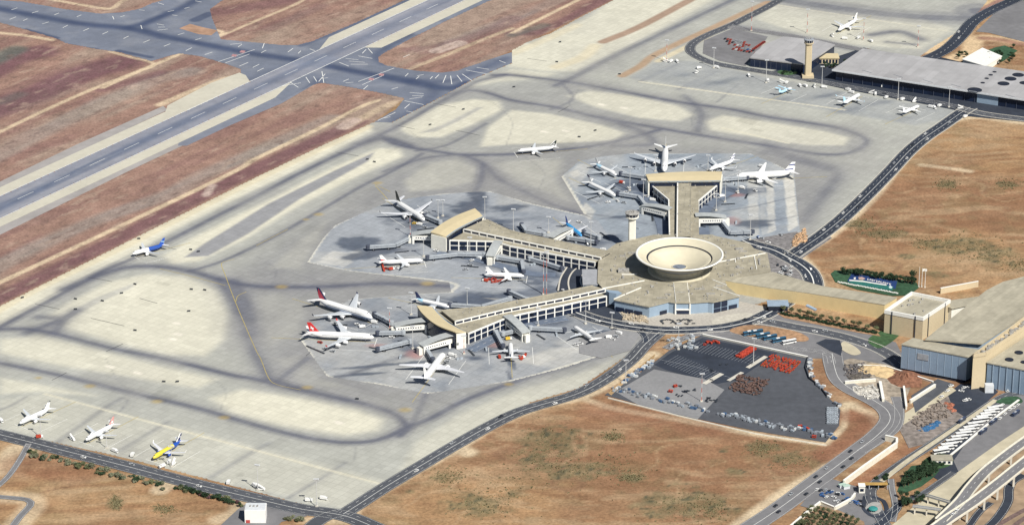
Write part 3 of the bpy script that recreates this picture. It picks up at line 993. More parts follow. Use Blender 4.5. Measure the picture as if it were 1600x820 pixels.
TAXW = WL([(-300, -30), (-60, -6), (0, 1), (34, 3), (102, 15), (157, 22), (191, 20), (219, 14), (239, 5), (263, -2), (340, -60), (470, -60), (345, 3), (328, 15), (331, 28), (345, 62), (400, 67), (440, 71), (465, 71), (490, 64), (560, 34), (655, -10), (690, -10), (600, 45), (572, 74),
           (640, 42), (750, -4), (790, -22), (830, -22), (760, 4), (694, 35), (640, 62), (601, 83), (591, 90), (592, 97), (605, 103), (649, 111), (690, 114), (714, 111), (742, 101), (790, 85), (800, 82), (800, 99), (742, 123), (680, 157), (612, 192), (584, 191), (619, 171), (632, 154),
           (591, 145), (537, 135), (502, 130), (486, 134), (440, 158), (392, 128), (377, 118), (376, 109), (342, 97), (310, 88), (280, 84), (236, 96), (186, 82), (150, 77), (102, 68), (89, 61), (44, 48), (0, 36), (-60, 22), (-300, -10)])
TAXD = [band([(-60, 0), (0, 14), (60, 26), (130, 38), (200, 45), (260, 58), (330, 72), (400, 85), (480, 97), (560, 113), (640, 128), (700, 138), (730, 130)], 7, 9, .85),
        band([(200, 44), (240, 32), (290, 10), (320, -8)], 6, 8, .75), band([(250, 60), (225, 40), (262, 20)], 3, 8, .5), band([(640, 128), (680, 140), (655, 170), (620, 190)], 6, 12, .5), band([(600, 100), (590, 85), (640, 55)], 5, 8, .6), band([(470, 95), (380, 130)], 5, 12, .3),
        band([(480, 140), (500, 125)], 5, 6, .5), band([(600, 118), (690, 128), (742, 112), (790, 92)], 5, 8, .5), band([(40, 47), (88, 60)], 4, 2, .7), band([(108, 72), (150, 77)], 3, 2, .6), band([(185, 80), (235, 90)], 4, 2, .7), band([(305, 32), (328, 22)], 7, 2, .7), band([(470, 72), (560, 36), (640, 0)], 4, 3, .5)]


def taxi_pigment(X, Y):
    n2 = vnoise(X, Y, 26, 61, 3)
    C = np.empty((len(X), 3))
    C[:] = (0.165, 0.184, 0.232)
    C = mix(C, (0.235, 0.248, 0.285), sstep(.45, .8, n2) * .6)
    C = mix(C, (0.036, 0.055, 0.115), bands_value(X, Y, TAXD) * (.75 + .35 * n2))
    return C


taxiway = struct(sheet_grid('taxiway', TAXW, 0.15, M_TAR, taxi_pigment, 2.2))
M_SOILP = mat('verge_soil', (0.36, 0.225, 0.155), 0.95, var=0.2, scale=0.08, var2=0.15)
struct(sheet('verge', WL([(280, 45), (297, 38), (320, 44), (340, 48), (330, 56), (310, 54)]), 0.22, M_SOILP))
# white edge ticks, chevrons and holding lines on the taxiway
tk = MB()
ticks = [(18, 16, 27, 13), (50, 21, 60, 18), (85, 24, 92, 21), (120, 27, 127, 24), (15, 31, 25, 27), (36, 33, 43, 30), (66, 38, 76, 35), (98, 44, 106, 40), (130, 49, 139, 45), (160, 54, 169, 50), (193, 61, 201, 57), (224, 67, 234, 63), (256, 73, 266, 69), (290, 80, 300, 75), (320, 86, 332, 82), (278, 55, 288, 52), (305, 63, 315, 60), (372, 74, 378, 70), (408, 83, 416, 79), (374, 104, 388, 98), (395, 106, 405, 101), (402, 112, 412, 107),
         (176, 26, 178, 31), (188, 27, 195, 25), (217, 16, 226, 17), (247, 5, 256, 8), (262, 19, 272, 17), (245, 38, 256, 40), (247, 43, 258, 43), (246, 48, 262, 46), (269, 24, 277, 25), (288, 14, 296, 12), (305, 2, 315, 4), (220, 40, 222, 46),
         (630, 90, 640, 86), (652, 119, 662, 117), (633, 120, 638, 115), (686, 117, 680, 123), (697, 118, 692, 130), (704, 119, 706, 132), (714, 118, 722, 128), (722, 116, 738, 127), (728, 110, 760, 116), (745, 106, 764, 109), (676, 120, 672, 124), (655, 120, 650, 124), (780, 95, 790, 99),
         (545, 124, 536, 128), (552, 129, 540, 130), (575, 134, 568, 140), (612, 140, 622, 137), (640, 145, 662, 147), (644, 150, 662, 150), (640, 155, 660, 152), (632, 158, 662, 164), (632, 170, 640, 163), (635, 174, 645, 176), (590, 189, 618, 176), (600, 185, 610, 183), (508, 116, 498, 128), (503, 112, 506, 130), (490, 120, 495, 128), (478, 121, 484, 130), (500, 124, 512, 122), (440, 135, 470, 130), (452, 128, 466, 137),
         (540, 92, 560, 94), (545, 96, 570, 98), (548, 101, 575, 101), (560, 88, 582, 92), (566, 84, 572, 78), (575, 76, 582, 84), (555, 80, 560, 75), (530, 98, 545, 104), (458, 76, 450, 82), (470, 80, 466, 84), (484, 77, 492, 80), (360, 70, 378, 68), (413, 68, 410, 76)]
for x0, y0, x1, y1 in ticks:
    strip_mb(tk, WL([(x0, y0), (x1, y1)]), 0.8, 0.19)
for (x0, y0, x1, y1) in [(341, 97, 398, 78), (352, 99, 390, 85), (560, 128, 616, 107), (566, 133, 600, 118)]:
    strip_mb(tk, WL([(x0, y0), (x1, y1)]), 0.8, 0.19)
stuff(tk.build('taxiway_marking', M_WHITE, taxiway))
rk = MB()
for (x, y) in [(379, 81), (366, 87), (596, 117), (580, 124)]:
    rk.add([W(x - 5, y + 1, .21), W(x + 2, y + 2.2, .21), W(x + 5, y - 1, .21), W(x - 2, y - 2.2, .21)], [(0, 1, 2, 3)])
stuff(rk.build('holding_board_marking', M_REDMARK, taxiway))

# yellow guide lines on the apron
ym = MB()
for ln in [[(366, 405), (350, 409), (346, 414), (352, 430), (365, 465), (382, 506), (400, 547), (408, 562), (420, 591), (434, 601), (470, 609)], [(250, 420), (300, 432), (352, 446)], [(368, 472), (372, 462), (385, 456)], [(586, 290), (598, 303), (606, 312)], [(400, 384), (450, 358)], [(610, 300), (586, 288)]]:
    polyband(ym, ln, 0.6, 0.16)
stuff(ym.build('guide_line', M_YELLOW, apron))
dm = MB()   # tarred saw cuts across the taxiways
for (x0, y0, x1, y1) in [(137, 433, 175, 440), (55, 475, 93, 483), (142, 497, 194, 509), (166, 549, 192, 537), (81, 594, 104, 582), (218, 466, 246, 474), (252, 384, 276, 390), (523, 238, 560, 244), (677, 162, 713, 168), (622, 197, 648, 202), (712, 204, 750, 212), (872, 176, 888, 167), (824, 92, 854, 96), (485, 550, 478, 556), (560, 520, 540, 524)]:
    strip_mb(dm, WL([(x0, y0), (x1, y1)]), 0.7, 0.16)
stuff(dm.build('sealed_joint', mat('tar_seal', (0.06, 0.06, 0.07), 0.7), apron))
# ------------------------------------------------------------------ roads, yards and car parks
M_ROAD = mat('road_asphalt', (0.082, 0.088, 0.102), 0.9, var=0.12, scale=0.15, var2=0.12)
M_ROADK = mat('fresh_asphalt', (0.034, 0.042, 0.060), 0.85, var=0.15, scale=0.12, var2=0.15)
M_ROADG = mat('grey_asphalt', (0.185, 0.183, 0.19), 0.9, var=0.10, scale=0.12, var2=0.12)
M_KERB = mat('kerb_concrete', (0.56, 0.53, 0.46), 0.9, var=0.1)
M_PAVE = mat('pale_paving', (0.50, 0.45, 0.33), 0.9, var=0.10, scale=0.1, var2=0.12)
ZR = [0.26]


def road(px, w, m, centre=None, edges=True, dash=None, kerb=False, name='road', lift=None, lanes=()):
    ZR[0] += 0.004
    z = ZR[0]
    ln = resample(spline(WL(px), 8), 6)
    o = struct(strip_mb(MB(), ln, w, lift or z).build(name, m))
    mk = MB()
    if centre == 'line':
        strip_mb(mk, ln, 0.4, z + .05)
    elif centre == 'double':
        strip_mb(mk, ln, 0.5, z + .05, 0.6)
        strip_mb(mk, ln, 0.5, z + .05, -0.6)
    elif centre == 'median':
        strip_mb(mk, ln, 1.2, z + .15)
    elif centre == 'dash':
        dashes(mk, ln, 4, 6, .28, z + .05)
    for off in lanes:
        dashes(mk, ln, 4, 8, .22, z + .05, off)
    if edges:
        for sgn in (-1, 1):
            strip_mb(mk, ln, 0.16, z + .05, sgn * (w / 2 - 0.9))
    if mk.v:
        stuff(mk.build('lane_marking', M_WHITE, o))
    if kerb:
        kb = MB()
        for sgn in (-1, 1):
            a = offset_line(ln, sgn * (w / 2 + .1))
            b = offset_line(ln, sgn * (w / 2 + .9))
            n = len(a)
            vs = [(p[0], p[1], z - .2) for p in a] + [(p[0], p[1], z + .13) for p in a] + [(p[0], p[1], z + .13) for p in b] + [(p[0], p[1], z - .2) for p in b]
            fs = []
            for i in range(n - 1):
                for k in range(3):
                    fs.append((k * n + i, k * n + i + 1, (k + 1) * n + i + 1, (k + 1) * n + i))
            kb.add(vs, fs)
        stuff(kb.build('kerb', M_KERB, o))
    return o


def yard(px, m, name='yard', z=None, smooth=False):
    ZR[0] += 0.004
    p = WL(px)
    if smooth:
        p = spline(p, 6, True)
    return struct(sheet(name, p, z or ZR[0], m))


# yards under the roads
yard([(1096, 524), (1200, 545), (1262, 560), (1264, 590), (1292, 618), (1313, 640), (1311, 665), (1290, 691), (1180, 673), (1050, 646), (945, 617), (968, 600), (1000, 582), (1030, 560), (1045, 548)], M_ROAD, 'baggage_yard')
yard([(1098, 528), (1215, 552), (1150, 594), (1120, 600), (1040, 578), (1022, 570), (1050, 550)], M_ROADK, 'baggage_yard')
yard([(1022, 577), (1100, 592), (1132, 609), (1090, 655), (1000, 634), (962, 612)], mat('yard_concrete', (0.24, 0.24, 0.245), .9, var=.08, var2=.1), 'baggage_yard')
yard([(868, 452), (882, 420), (905, 400), (950, 395), (985, 420), (985, 480), (960, 520), (940, 500), (900, 492), (880, 470)], M_ROADK, 'service_yard')
yard([(1150, 500), (1210, 488), (1262, 500), (1330, 512), (1400, 535), (1420, 575), (1360, 580), (1310, 560), (1262, 560), (1205, 545), (1096, 524), (1040, 520)], M_ROADG, 'forecourt')
yard([(960, 480), (1150, 470), (1200, 480), (1150, 508), (1060, 512), (985, 508)], mat('stone_paving', (0.43, 0.40, 0.35), .9, var=.15, scale=.4), 'forecourt')
yard([(1170, 375), (1245, 362), (1262, 380), (1290, 365), (1300, 372), (1245, 410), (1280, 455), (1210, 455), (1195, 400), (1172, 388)], mat('gravel_yard', (0.20, 0.19, 0.19), .95, var=.35, scale=.25, var2=.2), 'service_yard')
yard([(1100, 64), (1145, 45), (1200, 58), (1185, 80), (1165, 104), (1125, 96), (1098, 84)], M_ROADG, 'car_park')
yard([(1190, 115), (1290, 95), (1350, 75), (1420, 95), (1470, 90), (1640, 130), (1640, 195), (1510, 182), (1490, 172), (1330, 142), (1240, 122)], M_ROADK, 'terminal_forecourt')
yard([(1525, 50), (1560, 15), (1600, -5), (1700, -40), (1720, 95), (1600, 66), (1545, 52)], M_ROADG, 'upper_taxiway')
yard([(1290, 570), (1330, 560), (1415, 575), (1425, 600), (1405, 650), (1340, 610), (1308, 600)], mat('rubble_yard', (0.34, 0.29, 0.23), .95, var=.4, scale=.2, var2=.25), 'building_site')
yard([(1400, 660), (1430, 640), (1480, 612), (1520, 600), (1560, 612), (1520, 645), (1460, 690), (1420, 700)], mat('storage_ground', (0.22, 0.19, 0.17), .95, var=.4, scale=.2, var2=.25), 'storage_yard')
yard([(1480, 615), (1500, 600), (1545, 600), (1560, 612), (1512, 655), (1490, 640)], M_ROADK, 'storage_yard')
yard([(1392, 660), (1470, 608), (1486, 604), (1494, 610), (1405, 668)], M_PAVE, 'ramp')
yard([(1424, 618), (1465, 592), (1490, 600), (1430, 645)], M_ROAD, 'ramp')
yard([(1465, 702), (1520, 660), (1562, 628), (1580, 619), (1640, 610), (1640, 640), (1545, 702), (1495, 740), (1470, 752), (1440, 735)], M_ROADK, 'bus_park')
yard([(1545, 640), (1640, 590), (1640, 655), (1560, 700), (1500, 742), (1490, 720)], M_ROADG, 'bus_park')
yard([(1360, 845), (1400, 815), (1450, 772), (1490, 742), (1560, 692), (1640, 640), (1680, 640), (1620, 690), (1545, 742), (1500, 778), (1450, 820), (1430, 845)], M_PAVE, 'plaza')
yard([(1270, 766), (1300, 748), (1345, 762), (1372, 775), (1380, 800), (1360, 826), (1290, 800), (1250, 790)], M_ROADG, 'car_park')
yard([(1520, 740), (1560, 725), (1640, 665), (1700, 690), (1700, 850), (1440, 850), (1480, 800)], mat('bare_ground', (0.33, 0.24, 0.16), .95, var=.2, var2=.25, scale=.08), 'embankment')
yard([(345, 820), (372, 795), (390, 783), (470, 800), (480, 806), (440, 815), (420, 835), (350, 835)], M_ROADG, 'service_yard')

# perimeter road and its crossing
road([(536, 803), (560, 788), (600, 762), (660, 726), (712, 695), (760, 668), (800, 648), (830, 637), (900, 616), (945, 593), (985, 563), (1008, 538), (1030, 519)], 16, M_ROAD, 'line', lanes=(-4, 4))
road([(-240, 622), (0, 679), (100, 704), (200, 729), (300, 755), (400, 779), (470, 795), (540, 806), (600, 830)], 19, M_ROAD, 'line', lanes=(-5, 5))
road([(536, 800), (512, 806), (492, 818), (470, 840)], 15, M_ROAD, None)
road([(45, 693), (30, 720), (12, 745), (-10, 765)], 6, M_ROADG, None)
road([(-30, 772), (0, 776), (40, 780), (48, 788), (32, 806), (14, 830)], 7, M_ROADG, None)
# ring road in front of the rotunda
road([(872, 470), (890, 484), (930, 499), (970, 508), (1005, 513), (1040, 516), (1080, 515.5), (1120, 513), (1150, 508), (1176, 501), (1200, 490), (1216, 481), (1235, 468)], 17, M_ROADK, 'median', lanes=(-4.5, 4.5), kerb=True)
road([(1176, 501), (1200, 503), (1240, 511), (1280, 518), (1330, 530), (1372, 545), (1400, 562), (1415, 580)], 15, M_ROAD, 'dash', kerb=True)
road([(1010, 535), (1008, 526), (1000, 517)], 7, M_ROADK, None)
road([(1018, 530), (1030, 522), (1045, 518)], 7, M_ROADK, None)
road([(1040, 545), (1070, 528), (1100, 521), (1150, 520), (1175, 528), (1230, 543), (1290, 552), (1300, 568)], 9, M_ROADG, 'dash')
# north of the connector
road([(1160, 376), (1175, 382), (1208, 391), (1230, 402), (1250, 413), (1264, 425), (1271, 440), (1272, 460)], 19, M_ROADK, 'median', lanes=(-5, 5), kerb=True)
road([(1236, 401), (1246, 394), (1260, 384), (1282, 369), (1310, 347), (1330, 329), (1360, 300), (1391, 268), (1419, 238), (1445, 216), (1473, 197), (1500, 178), (1516, 168)], 17, M_ROADK, 'line', lanes=(-4, 4), kerb=True)
road([(1500, 170), (1540, 179), (1600, 187), (1700, 200)], 13, M_ROAD, 'dash', kerb=True)
road([(1512, 172), (1470, 162), (1400, 150), (1330, 137), (1270, 126), (1200, 114), (1145, 105), (1111, 98), (1086, 87), (1078, 77), (1086, 66), (1111, 53), (1145, 39), (1171, 26), (1200, 11), (1240, -12)], 13, M_ROAD, 'dash')
road([(1140, 42), (1154, 45), (1200, 51), (1260, 61), (1340, 77), (1400, 88)], 12, M_ROADG, None)
road([(1620, -18), (1586, 0), (1547, 18), (1520, 35), (1503, 55), (1481, 76), (1455, 90), (1430, 100)], 19, M_ROADK, 'dash')
# south-eastern approach roads
road([(1110, 862), (1200, 806), (1268, 757), (1337, 706), (1371, 680), (1390, 658), (1386, 641), (1364, 625), (1330, 608), (1311, 592), (1303, 570), (1300, 552)], 20, M_ROADG, 'line')
road([(1345, 706), (1372, 690), (1400, 668), (1405, 640), (1400, 620)], 10, M_ROADG, None)
road([(1388, 830), (1372, 800), (1360, 775), (1366, 757), (1405, 727), (1456, 694), (1507, 660), (1559, 625), (1590, 614), (1640, 612)], 11, M_ROAD, 'dash')
road([(1378, 752), (1415, 722), (1460, 691), (1510, 657), (1556, 625)], 5, M_PAVE, None, name='median_strip', edges=False)
road([(1395, 815), (1399, 790), (1394, 765), (1392, 748)], 6, M_ROADG, None)
road([(1390, 800), (1410, 785), (1440, 772), (1470, 752), (1490, 738)], 7, M_ROAD, None)
road([(1340, 840), (1380, 815), (1400, 795), (1402, 785)], 9, M_ROADK, None)
road([(1352, 775), (1350, 795), (1368, 808), (1385, 800), (1380, 782), (1362, 776)], 4, M_ROADK, None, edges=False)
road([(1600, 742), (1582, 752), (1576, 765), (1574, 785), (1556, 812), (1530, 835)], 9, M_ROADK, None)
road([(1548, 785), (1530, 800), (1512, 825)], 7, M_ROADK, None)
road([(1640, 778), (1600, 797), (1560, 820), (1540, 835)], 5, mat('rail_ballast', (0.16, 0.11, 0.10), .95, var=.3, scale=.4), None, edges=False, name='railway')
road([(1640, 790), (1600, 810), (1575, 830)], 5, mat('rail_ballast', (0.16, 0.11, 0.10)), None, edges=False, name='railway')

# service road around the pier stands
M_LANE = mat('service_lane', (0.13, 0.16, 0.215), .9, var=.15, scale=.12, var2=.12)
road([(682, 398), (720, 400), (780, 415), (830, 428), (868, 430)], 12, M_LANE, None, name='service_lane', edges=False)
road([(735, 548), (770, 530), (810, 512), (850, 503), (885, 497)], 14, M_LANE, 'dash', name='service_lane')
road([(1000, 300), (1020, 320), (1035, 345), (1040, 368)], 16, M_LANE, None, name='service_lane', edges=False)
road([(1140, 300), (1110, 315), (1095, 340), (1098, 372)], 16, M_LANE, None, name='service_lane', edges=False)
yard([(905, 530), (960, 515), (1000, 522), (985, 548), (940, 560), (905, 552)], mat('smooth_tarmac', (0.26, 0.26, 0.265), .9, var=.08, var2=.1), 'stand_edge')

lanes_ = MB()
for ln in ([(893, 464), (888, 442), (895, 425), (914, 411)], [(916, 457), (907, 441), (913, 426), (927, 414)], [(872, 455), (876, 435), (886, 418)]):
    polyband(lanes_, ln, 1.6, .62)
struct(lanes_.build('lane_divider', M_KERB))
# painted bays on the dark yard
bm_ = MB()
for k in range(18):
    a = np.array([1050 + k * 4.2, 560 + k * 1.75])
    strip_mb(bm_, WL([(a[0] + 10, a[1] - 5), (a[0] - 12, a[1] + 8)]), .3, .45)
for k in range(20):
    a = np.array([1085 + k * 5.2, 535 + k * 1.2])
    strip_mb(bm_, WL([(a[0] + 8, a[1]), (a[0] - 10, a[1] + 12)]), .3, .45)
strip_mb(bm_, WL([(1030, 562), (1090, 574), (1140, 590)]), .4, .45)
yk = [o for o in COL.objects if o.name.startswith('baggage_yard')][1]
stuff(bm_.build('bay_marking', mat('worn_marking', (0.30, 0.32, 0.35), .9), yk))
strip = MB()
for x0, y0, x1, y1, w in [(1090, 597, 1109, 573, 4.5), (1138, 595, 1160, 582, 4), (1168, 575, 1197, 557, 4.5), (1100, 600, 1128, 584, 5)][1:]:
    strip_mb(strip, WL([(x0, y0), (x1, y1)]), w, .5)
struct(strip.build('traffic_island', M_KERB))
# verges: lawns, islands and flower beds
M_GRASS = mat('lawn', (0.050, 0.105, 0.045), .95, var=.3, scale=.3, var2=.2)
M_GRASSD = mat('watered_lawn', (0.035, 0.085, 0.045), .95, var=.3, scale=.3, var2=.25)
M_BED = mat('earth_bed', (0.33, 0.20, 0.115), .95, var=.3, scale=.25, var2=.2)
lawn_sign = yard([(1298, 428), (1304, 423), (1330, 423), (1380, 432), (1432, 442), (1436, 450), (1420, 462), (1395, 463), (1340, 453), (1305, 441)], M_GRASSD, 'lawn')
yard([(1356, 532), (1375, 518), (1400, 516), (1405, 524), (1385, 540), (1370, 544)], M_GRASS, 'lawn', smooth=True)
yard([(1410, 745), (1424, 728), (1440, 726), (1468, 735), (1460, 745), (1440, 760), (1415, 770), (1402, 768)], M_GRASSD, 'lawn')
yard([(1442, 722), (1455, 712), (1478, 710), (1489, 716), (1486, 726), (1470, 732), (1450, 730)], M_GRASS, 'lawn', smooth=True)
yard([(1556, 628), (1570, 621), (1590, 620), (1598, 628), (1585, 632), (1566, 631)], M_GRASSD, 'lawn', smooth=True)
yard([(1214, 490), (1230, 486), (1300, 500), (1368, 516), (1376, 526), (1340, 520), (1270, 506), (1225, 497)], M_BED, 'flower_bed')
yard([(1140, 516), (1175, 508), (1235, 516), (1262, 527), (1255, 534), (1205, 530), (1160, 524)], M_BED, 'flower_bed', smooth=True)
yard([(1112, 502), (1125, 495), (1160, 489), (1176, 491), (1168, 497), (1135, 504), (1116, 507)], mat('pale_island', (.50, .47, .40), .9, var=.15), 'traffic_island', smooth=True)
yard([(1314, 545), (1318, 534), (1336, 542), (1345, 552), (1332, 555)], M_PAVE, 'traffic_island', smooth=True)
yard([(1275, 536), (1290, 530), (1312, 532), (1316, 544), (1314, 556), (1296, 548)], M_ROADK, 'underpass_road')
yard([(950, 614), (1015, 560), (1024, 553), (1022, 560), (985, 590), (955, 618)], mat('straw_verge', (0.42, 0.28, 0.14), .95, var=.25, scale=.2, var2=.2), 'verge')
yard([(1352, 794), (1362, 785), (1375, 786), (1378, 797), (1366, 803)], mat('roundabout_paving', (.36, .35, .33), .9, var=.15), 'roundabout', smooth=True)
yard([(1244, 826), (1262, 805), (1280, 790), (1310, 797), (1350, 815), (1354, 835), (1240, 850)], mat('orchard_soil', (.27, .18, .11), .95, var=.3, var2=.2), 'orchard_ground')
yard([(1500, 98), (1520, 88), (1555, 75), (1570, 72), (1590, 80), (1570, 95), (1550, 105)], M_GRASSD, 'lawn')
yard([(1215, 112), (1245, 106), (1245, 116), (1225, 118)], M_GRASS, 'lawn', smooth=True)
# ------------------------------------------------------------------ terminal buildings
M_ROOF = mat('roof_membrane', (0.345, 0.315, 0.240), .9, var=.09, scale=.2, var2=.16, scale2=.05, seams=(.1, 6.0, 6.0, .88))
M_ROOF2 = mat('roof_membrane_pale', (0.385, 0.355, 0.275), .9, var=.08, scale=.2, var2=.14, scale2=.04, seams=(.6, 5.0, 24.0, .88))
M_CREAM = mat('cream_roof', (0.58, 0.49, 0.31), .7, var=.04, scale=.2, var2=.05)
M_WALL = mat('white_wall', (0.78, 0.76, 0.68), .8, var=.05, scale=.3)
M_TRIM = mat('white_trim', (0.80, 0.79, 0.74), .7, var=.05)
M_GLASS = mat('dark_glass', (0.012, 0.020, 0.045), .25, var=.25, scale=.08, spec=.5)
M_BLUE = mat('blue_cladding', (0.27, 0.355, 0.45), .45, var=.06, scale=.15, spec=.5)
M_STEELB = mat('blue_grey_steel', (0.30, 0.38, 0.47), .5, var=.12, scale=.2, spec=.5)
M_STONE = mat('jerusalem_stone', (0.55, 0.46, 0.31), .9, var=.08, scale=.5, stretch=(1, 1, 4), var2=.06)
M_BOWL = mat('bowl_cladding', (0.60, 0.55, 0.415), .75, var=.06, scale=.12, var2=.08)
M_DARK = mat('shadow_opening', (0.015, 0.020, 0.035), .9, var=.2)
M_GREY = mat('grey_metal', (0.30, 0.32, 0.35), .6, var=.15)
M_MACH = mat('roof_machinery', (0.33, 0.32, 0.30), .7, var=.4, scale=.5)
M_JETD0 = mat('shade_dark_column', (.05, .06, .09), .6)  # shade of the far terminal fronts put into the column colour
M_STEELW = mat('pale_steel', (0.62, 0.64, 0.66), .5, var=.08)


def org_of(p):
    return tuple(p.location) if p.parent is None else org_of(p.parent)


def part(parent, name, mb, m, smooth=False):
    return mb.build(name, m, parent, smooth, org=org_of(parent))


def at_mesh(parent, name, me, p, ang=0.0):
    """one more copy of a shared piece under a thing"""
    o = bpy.data.objects.new(name, me)
    COL.objects.link(o)
    o.parent = parent
    g = org_of(parent)
    o.location = (p[0] - g[0], p[1] - g[1], p[2] - g[2])
    o.rotation_euler = (0, 0, ang)
    return o


def mesh_of(mb, m, name='piece'):
    me = bpy.data.meshes.new(name)
    me.from_pydata(mb.v, [], mb.f)
    me.materials.append(m)
    me.update()
    return me


def bay_row(parent, p, q, z0, z1, bay, rows=2, col=0.9, out=0.25, wname='window', lower_open=False, top=0.8):
    """colonnade along p->q (outside on the right hand): one window object per bay and row, one column each"""
    p, q = Vector(p[:2]), Vector(q[:2])
    d = (q - p)
    n = max(1, round(d.length / bay))
    b = d.length / n
    ang = math.atan2(d.y, d.x)
    u = d.normalized()
    o = Vector((u.y, -u.x))
    hz = (z1 - top - z0) / rows
    cm = mesh_of(MB().box(-col / 2, col / 2, -out - .35, .35, 0, z1 - z0), M_TRIM, 'column')
    wm = mesh_of(MB().box(-(b - col) / 2 + .02, (b - col) / 2 - .02, -out, .2, .25, hz - .3), M_GLASS, 'window')
    sm = mesh_of(MB().box(-b / 2 + .05, b / 2 - .05, -out - .22, .2, 0, .55), M_TRIM, 'sill')
    for i in range(n + 1):
        c = p + u * (b * i)
        at_mesh(parent, 'column', cm, (c.x, c.y, z0), ang)
    for i in range(n):
        c = p + u * (b * (i + .5))
        for r in range(rows):
            w = at_mesh(parent, wname, wm, (c.x, c.y, z0 + .5 + r * hz), ang)
            if r:
                at_mesh(parent, 'sill', sm, (c.x, c.y, z0 + r * hz), ang)
    return n


def roof_vents(parent, poly, z, n, seed, smin=.6, smax=1.8):
    r = random.Random(seed)
    xs = [p[0] for p in poly]
    ys = [p[1] for p in poly]
    mb = MB()
    k = 0
    while k < n:
        x, y = r.uniform(min(xs), max(xs)), r.uniform(min(ys), max(ys))
        if not inside(np.array([x]), np.array([y]), poly)[0]:
            continue
        a, b2, h = r.uniform(smin, smax), r.uniform(smin, smax), r.uniform(.5, 1.6)
        mb.box(x - a / 2, x + a / 2, y - b2 / 2, y + b2 / 2, z, z + h)
        k += 1
    return stuff(part(parent, 'roof_vent', mb, M_MACH))


def lerp2(a, b, t):
    return (a[0] + (b[0] - a[0]) * t, a[1] + (b[1] - a[1]) * t)


# --- rotunda
RZ = 12.5
BC = (168.0, -51.0)
hub = thing('terminal_rotunda', 'hub building with giant cream funnel roof where the three piers meet', 'terminal', (168, -48, 0))
HUB = [(107, 21), (145, 44), (150, 45), (207, 45), (209, 42), (244, 21), (247, 8), (260, -6), (260, -53), (212, -74), (214, -92), (224.6, -117.6), (197.3, -132), (193, -130.4), (174.6, -133.6), (160.8, -133.6), (153.9, -130.6), (134, -143), (100, -125.6), (108.8, -110), (91, -100), (85, -82), (87, -32), (88.5, -11.5)]
core = [(BC[0] + (x - BC[0]) * .985, BC[1] + (y - BC[1]) * .985) for x, y in HUB]
part(hub, 'wall', MB().prism(core, 0, RZ - .8), M_BLUE)
part(hub, 'roof', MB().prism(HUB, RZ - .8, RZ), M_ROOF)
# facade doors and strip windows of the landside front
front = [(224.6, -117.6), (197.3, -132), (193, -130.4), (174.6, -133.6), (160.8, -133.6), (153.9, -130.6), (134, -143), (100, -125.6)]
for (a, b, t0, t1, z0, z1, nm) in [(0, 1, .08, .38, 1, 4.6, 'door'), (0, 1, .45, .66, 5.5, 10.5, 'window'), (0, 1, .70, .94, 5.5, 10.5, 'window'), (0, 1, .45, .66, .6, 4.2, 'window'), (0, 1, .70, .94, .6, 4.2, 'window'), (3, 4, .1, .9, 0.2, 4.5, 'door'), (5, 6, .10, .45, .2, 4.0, 'door'),
                                   (6, 7, .20, .42, .2, 5.0, 'door'), (6, 7, .46, .68, .2, 5.0, 'door'), (6, 7, .72, .95, .2, 5.0, 'door')]:
    p, q = lerp2(front[a], front[b], t0), lerp2(front[a], front[b], t1)
    p = (BC[0] + (p[0] - BC[0]) * .99, BC[1] + (p[1] - BC[1]) * .99)
    q = (BC[0] + (q[0] - BC[0]) * .99, BC[1] + (q[1] - BC[1]) * .99)
    part(hub, nm, MB().bar((p[0], p[1], (z0 + z1) / 2), (q[0], q[1], (z0 + z1) / 2), 1.0, z1 - z0), M_GLASS)
for (x, y) in [(174.8, -132.6), (160.6, -132.6)]:
    part(hub, 'pilaster', MB().box(x - .6, x + .6, y - 1.2, y + 1, 0, RZ - .9), M_TRIM)
part(hub, 'lintel', MB().box(161.3, 174.1, -133.9, -132, 4.6, 5.6), M_TRIM)
# central slab strips and parapets radiating from the bowl
part(hub, 'roof_strip', MB().box(161.2, 174.2, -133, -84, RZ, RZ + .9), M_ROOF2)
for a, b in [((204, -32), (258, -6)), ((132, -78), (86, -100)), ((200, -76), (213, -90)), ((161, -84), (161, -133)), ((174.4, -84), (174.4, -133)), ((128, -96), (100, -125)), ((125, -62), (110, -62)), ((246, -14), (246, -48)), ((226, -22), (226, -30)), ((224, -117), (200, -95))]:
    part(hub, 'parapet', MB().bar((a[0], a[1], RZ + .35), (b[0], b[1], RZ + .35), .7, .8), M_TRIM)
for (x, y, lx, ly, h) in [(186, -100, 10, 1.4, 1.2), (196, -112, 9, 1.4, 1.2), (206, -92, 8, 1.2, 1.0), (112, -55, 11, 6, 3.2), (232, 4, 8, 3, 1.6), (236, -2, 7, 1.2, 1.2), (226, 14, 6, 1.2, 1), (250, -30, 1.4, 14, 1.2), (147, -122, 9, 1.1, .9)]:
    part(hub, 'roof_duct', MB().box(x - lx / 2, x + lx / 2, y - ly / 2, y + ly / 2, RZ, RZ + h), M_MACH)
part(hub, 'curved_glass_wall', MB().prism([(91, -101), (96, -108), (103, -111), (109, -110.4), (105, -104)], 0, RZ + .3), M_BLUE)
r5 = random.Random(55)
for k in range(26):
    a = r5.uniform(0, 6.28)
    q = (BC[0] + math.cos(a) * r5.uniform(50, 74), BC[1] + math.sin(a) * r5.uniform(50, 74))
    if inside(np.array([q[0]]), np.array([q[1]]), HUB)[0]:
        lx, ly = r5.choice([(6, 1.2), (1.2, 6), (3, 3), (9, .8), (2, 4)])
        part(hub, 'roof_duct', MB().box(q[0] - lx / 2, q[0] + lx / 2, q[1] - ly / 2, q[1] + ly / 2, RZ, RZ + r5.uniform(.8, 2)), M_MACH)
roof_vents(hub, [p for p in HUB], RZ, 170, 5)
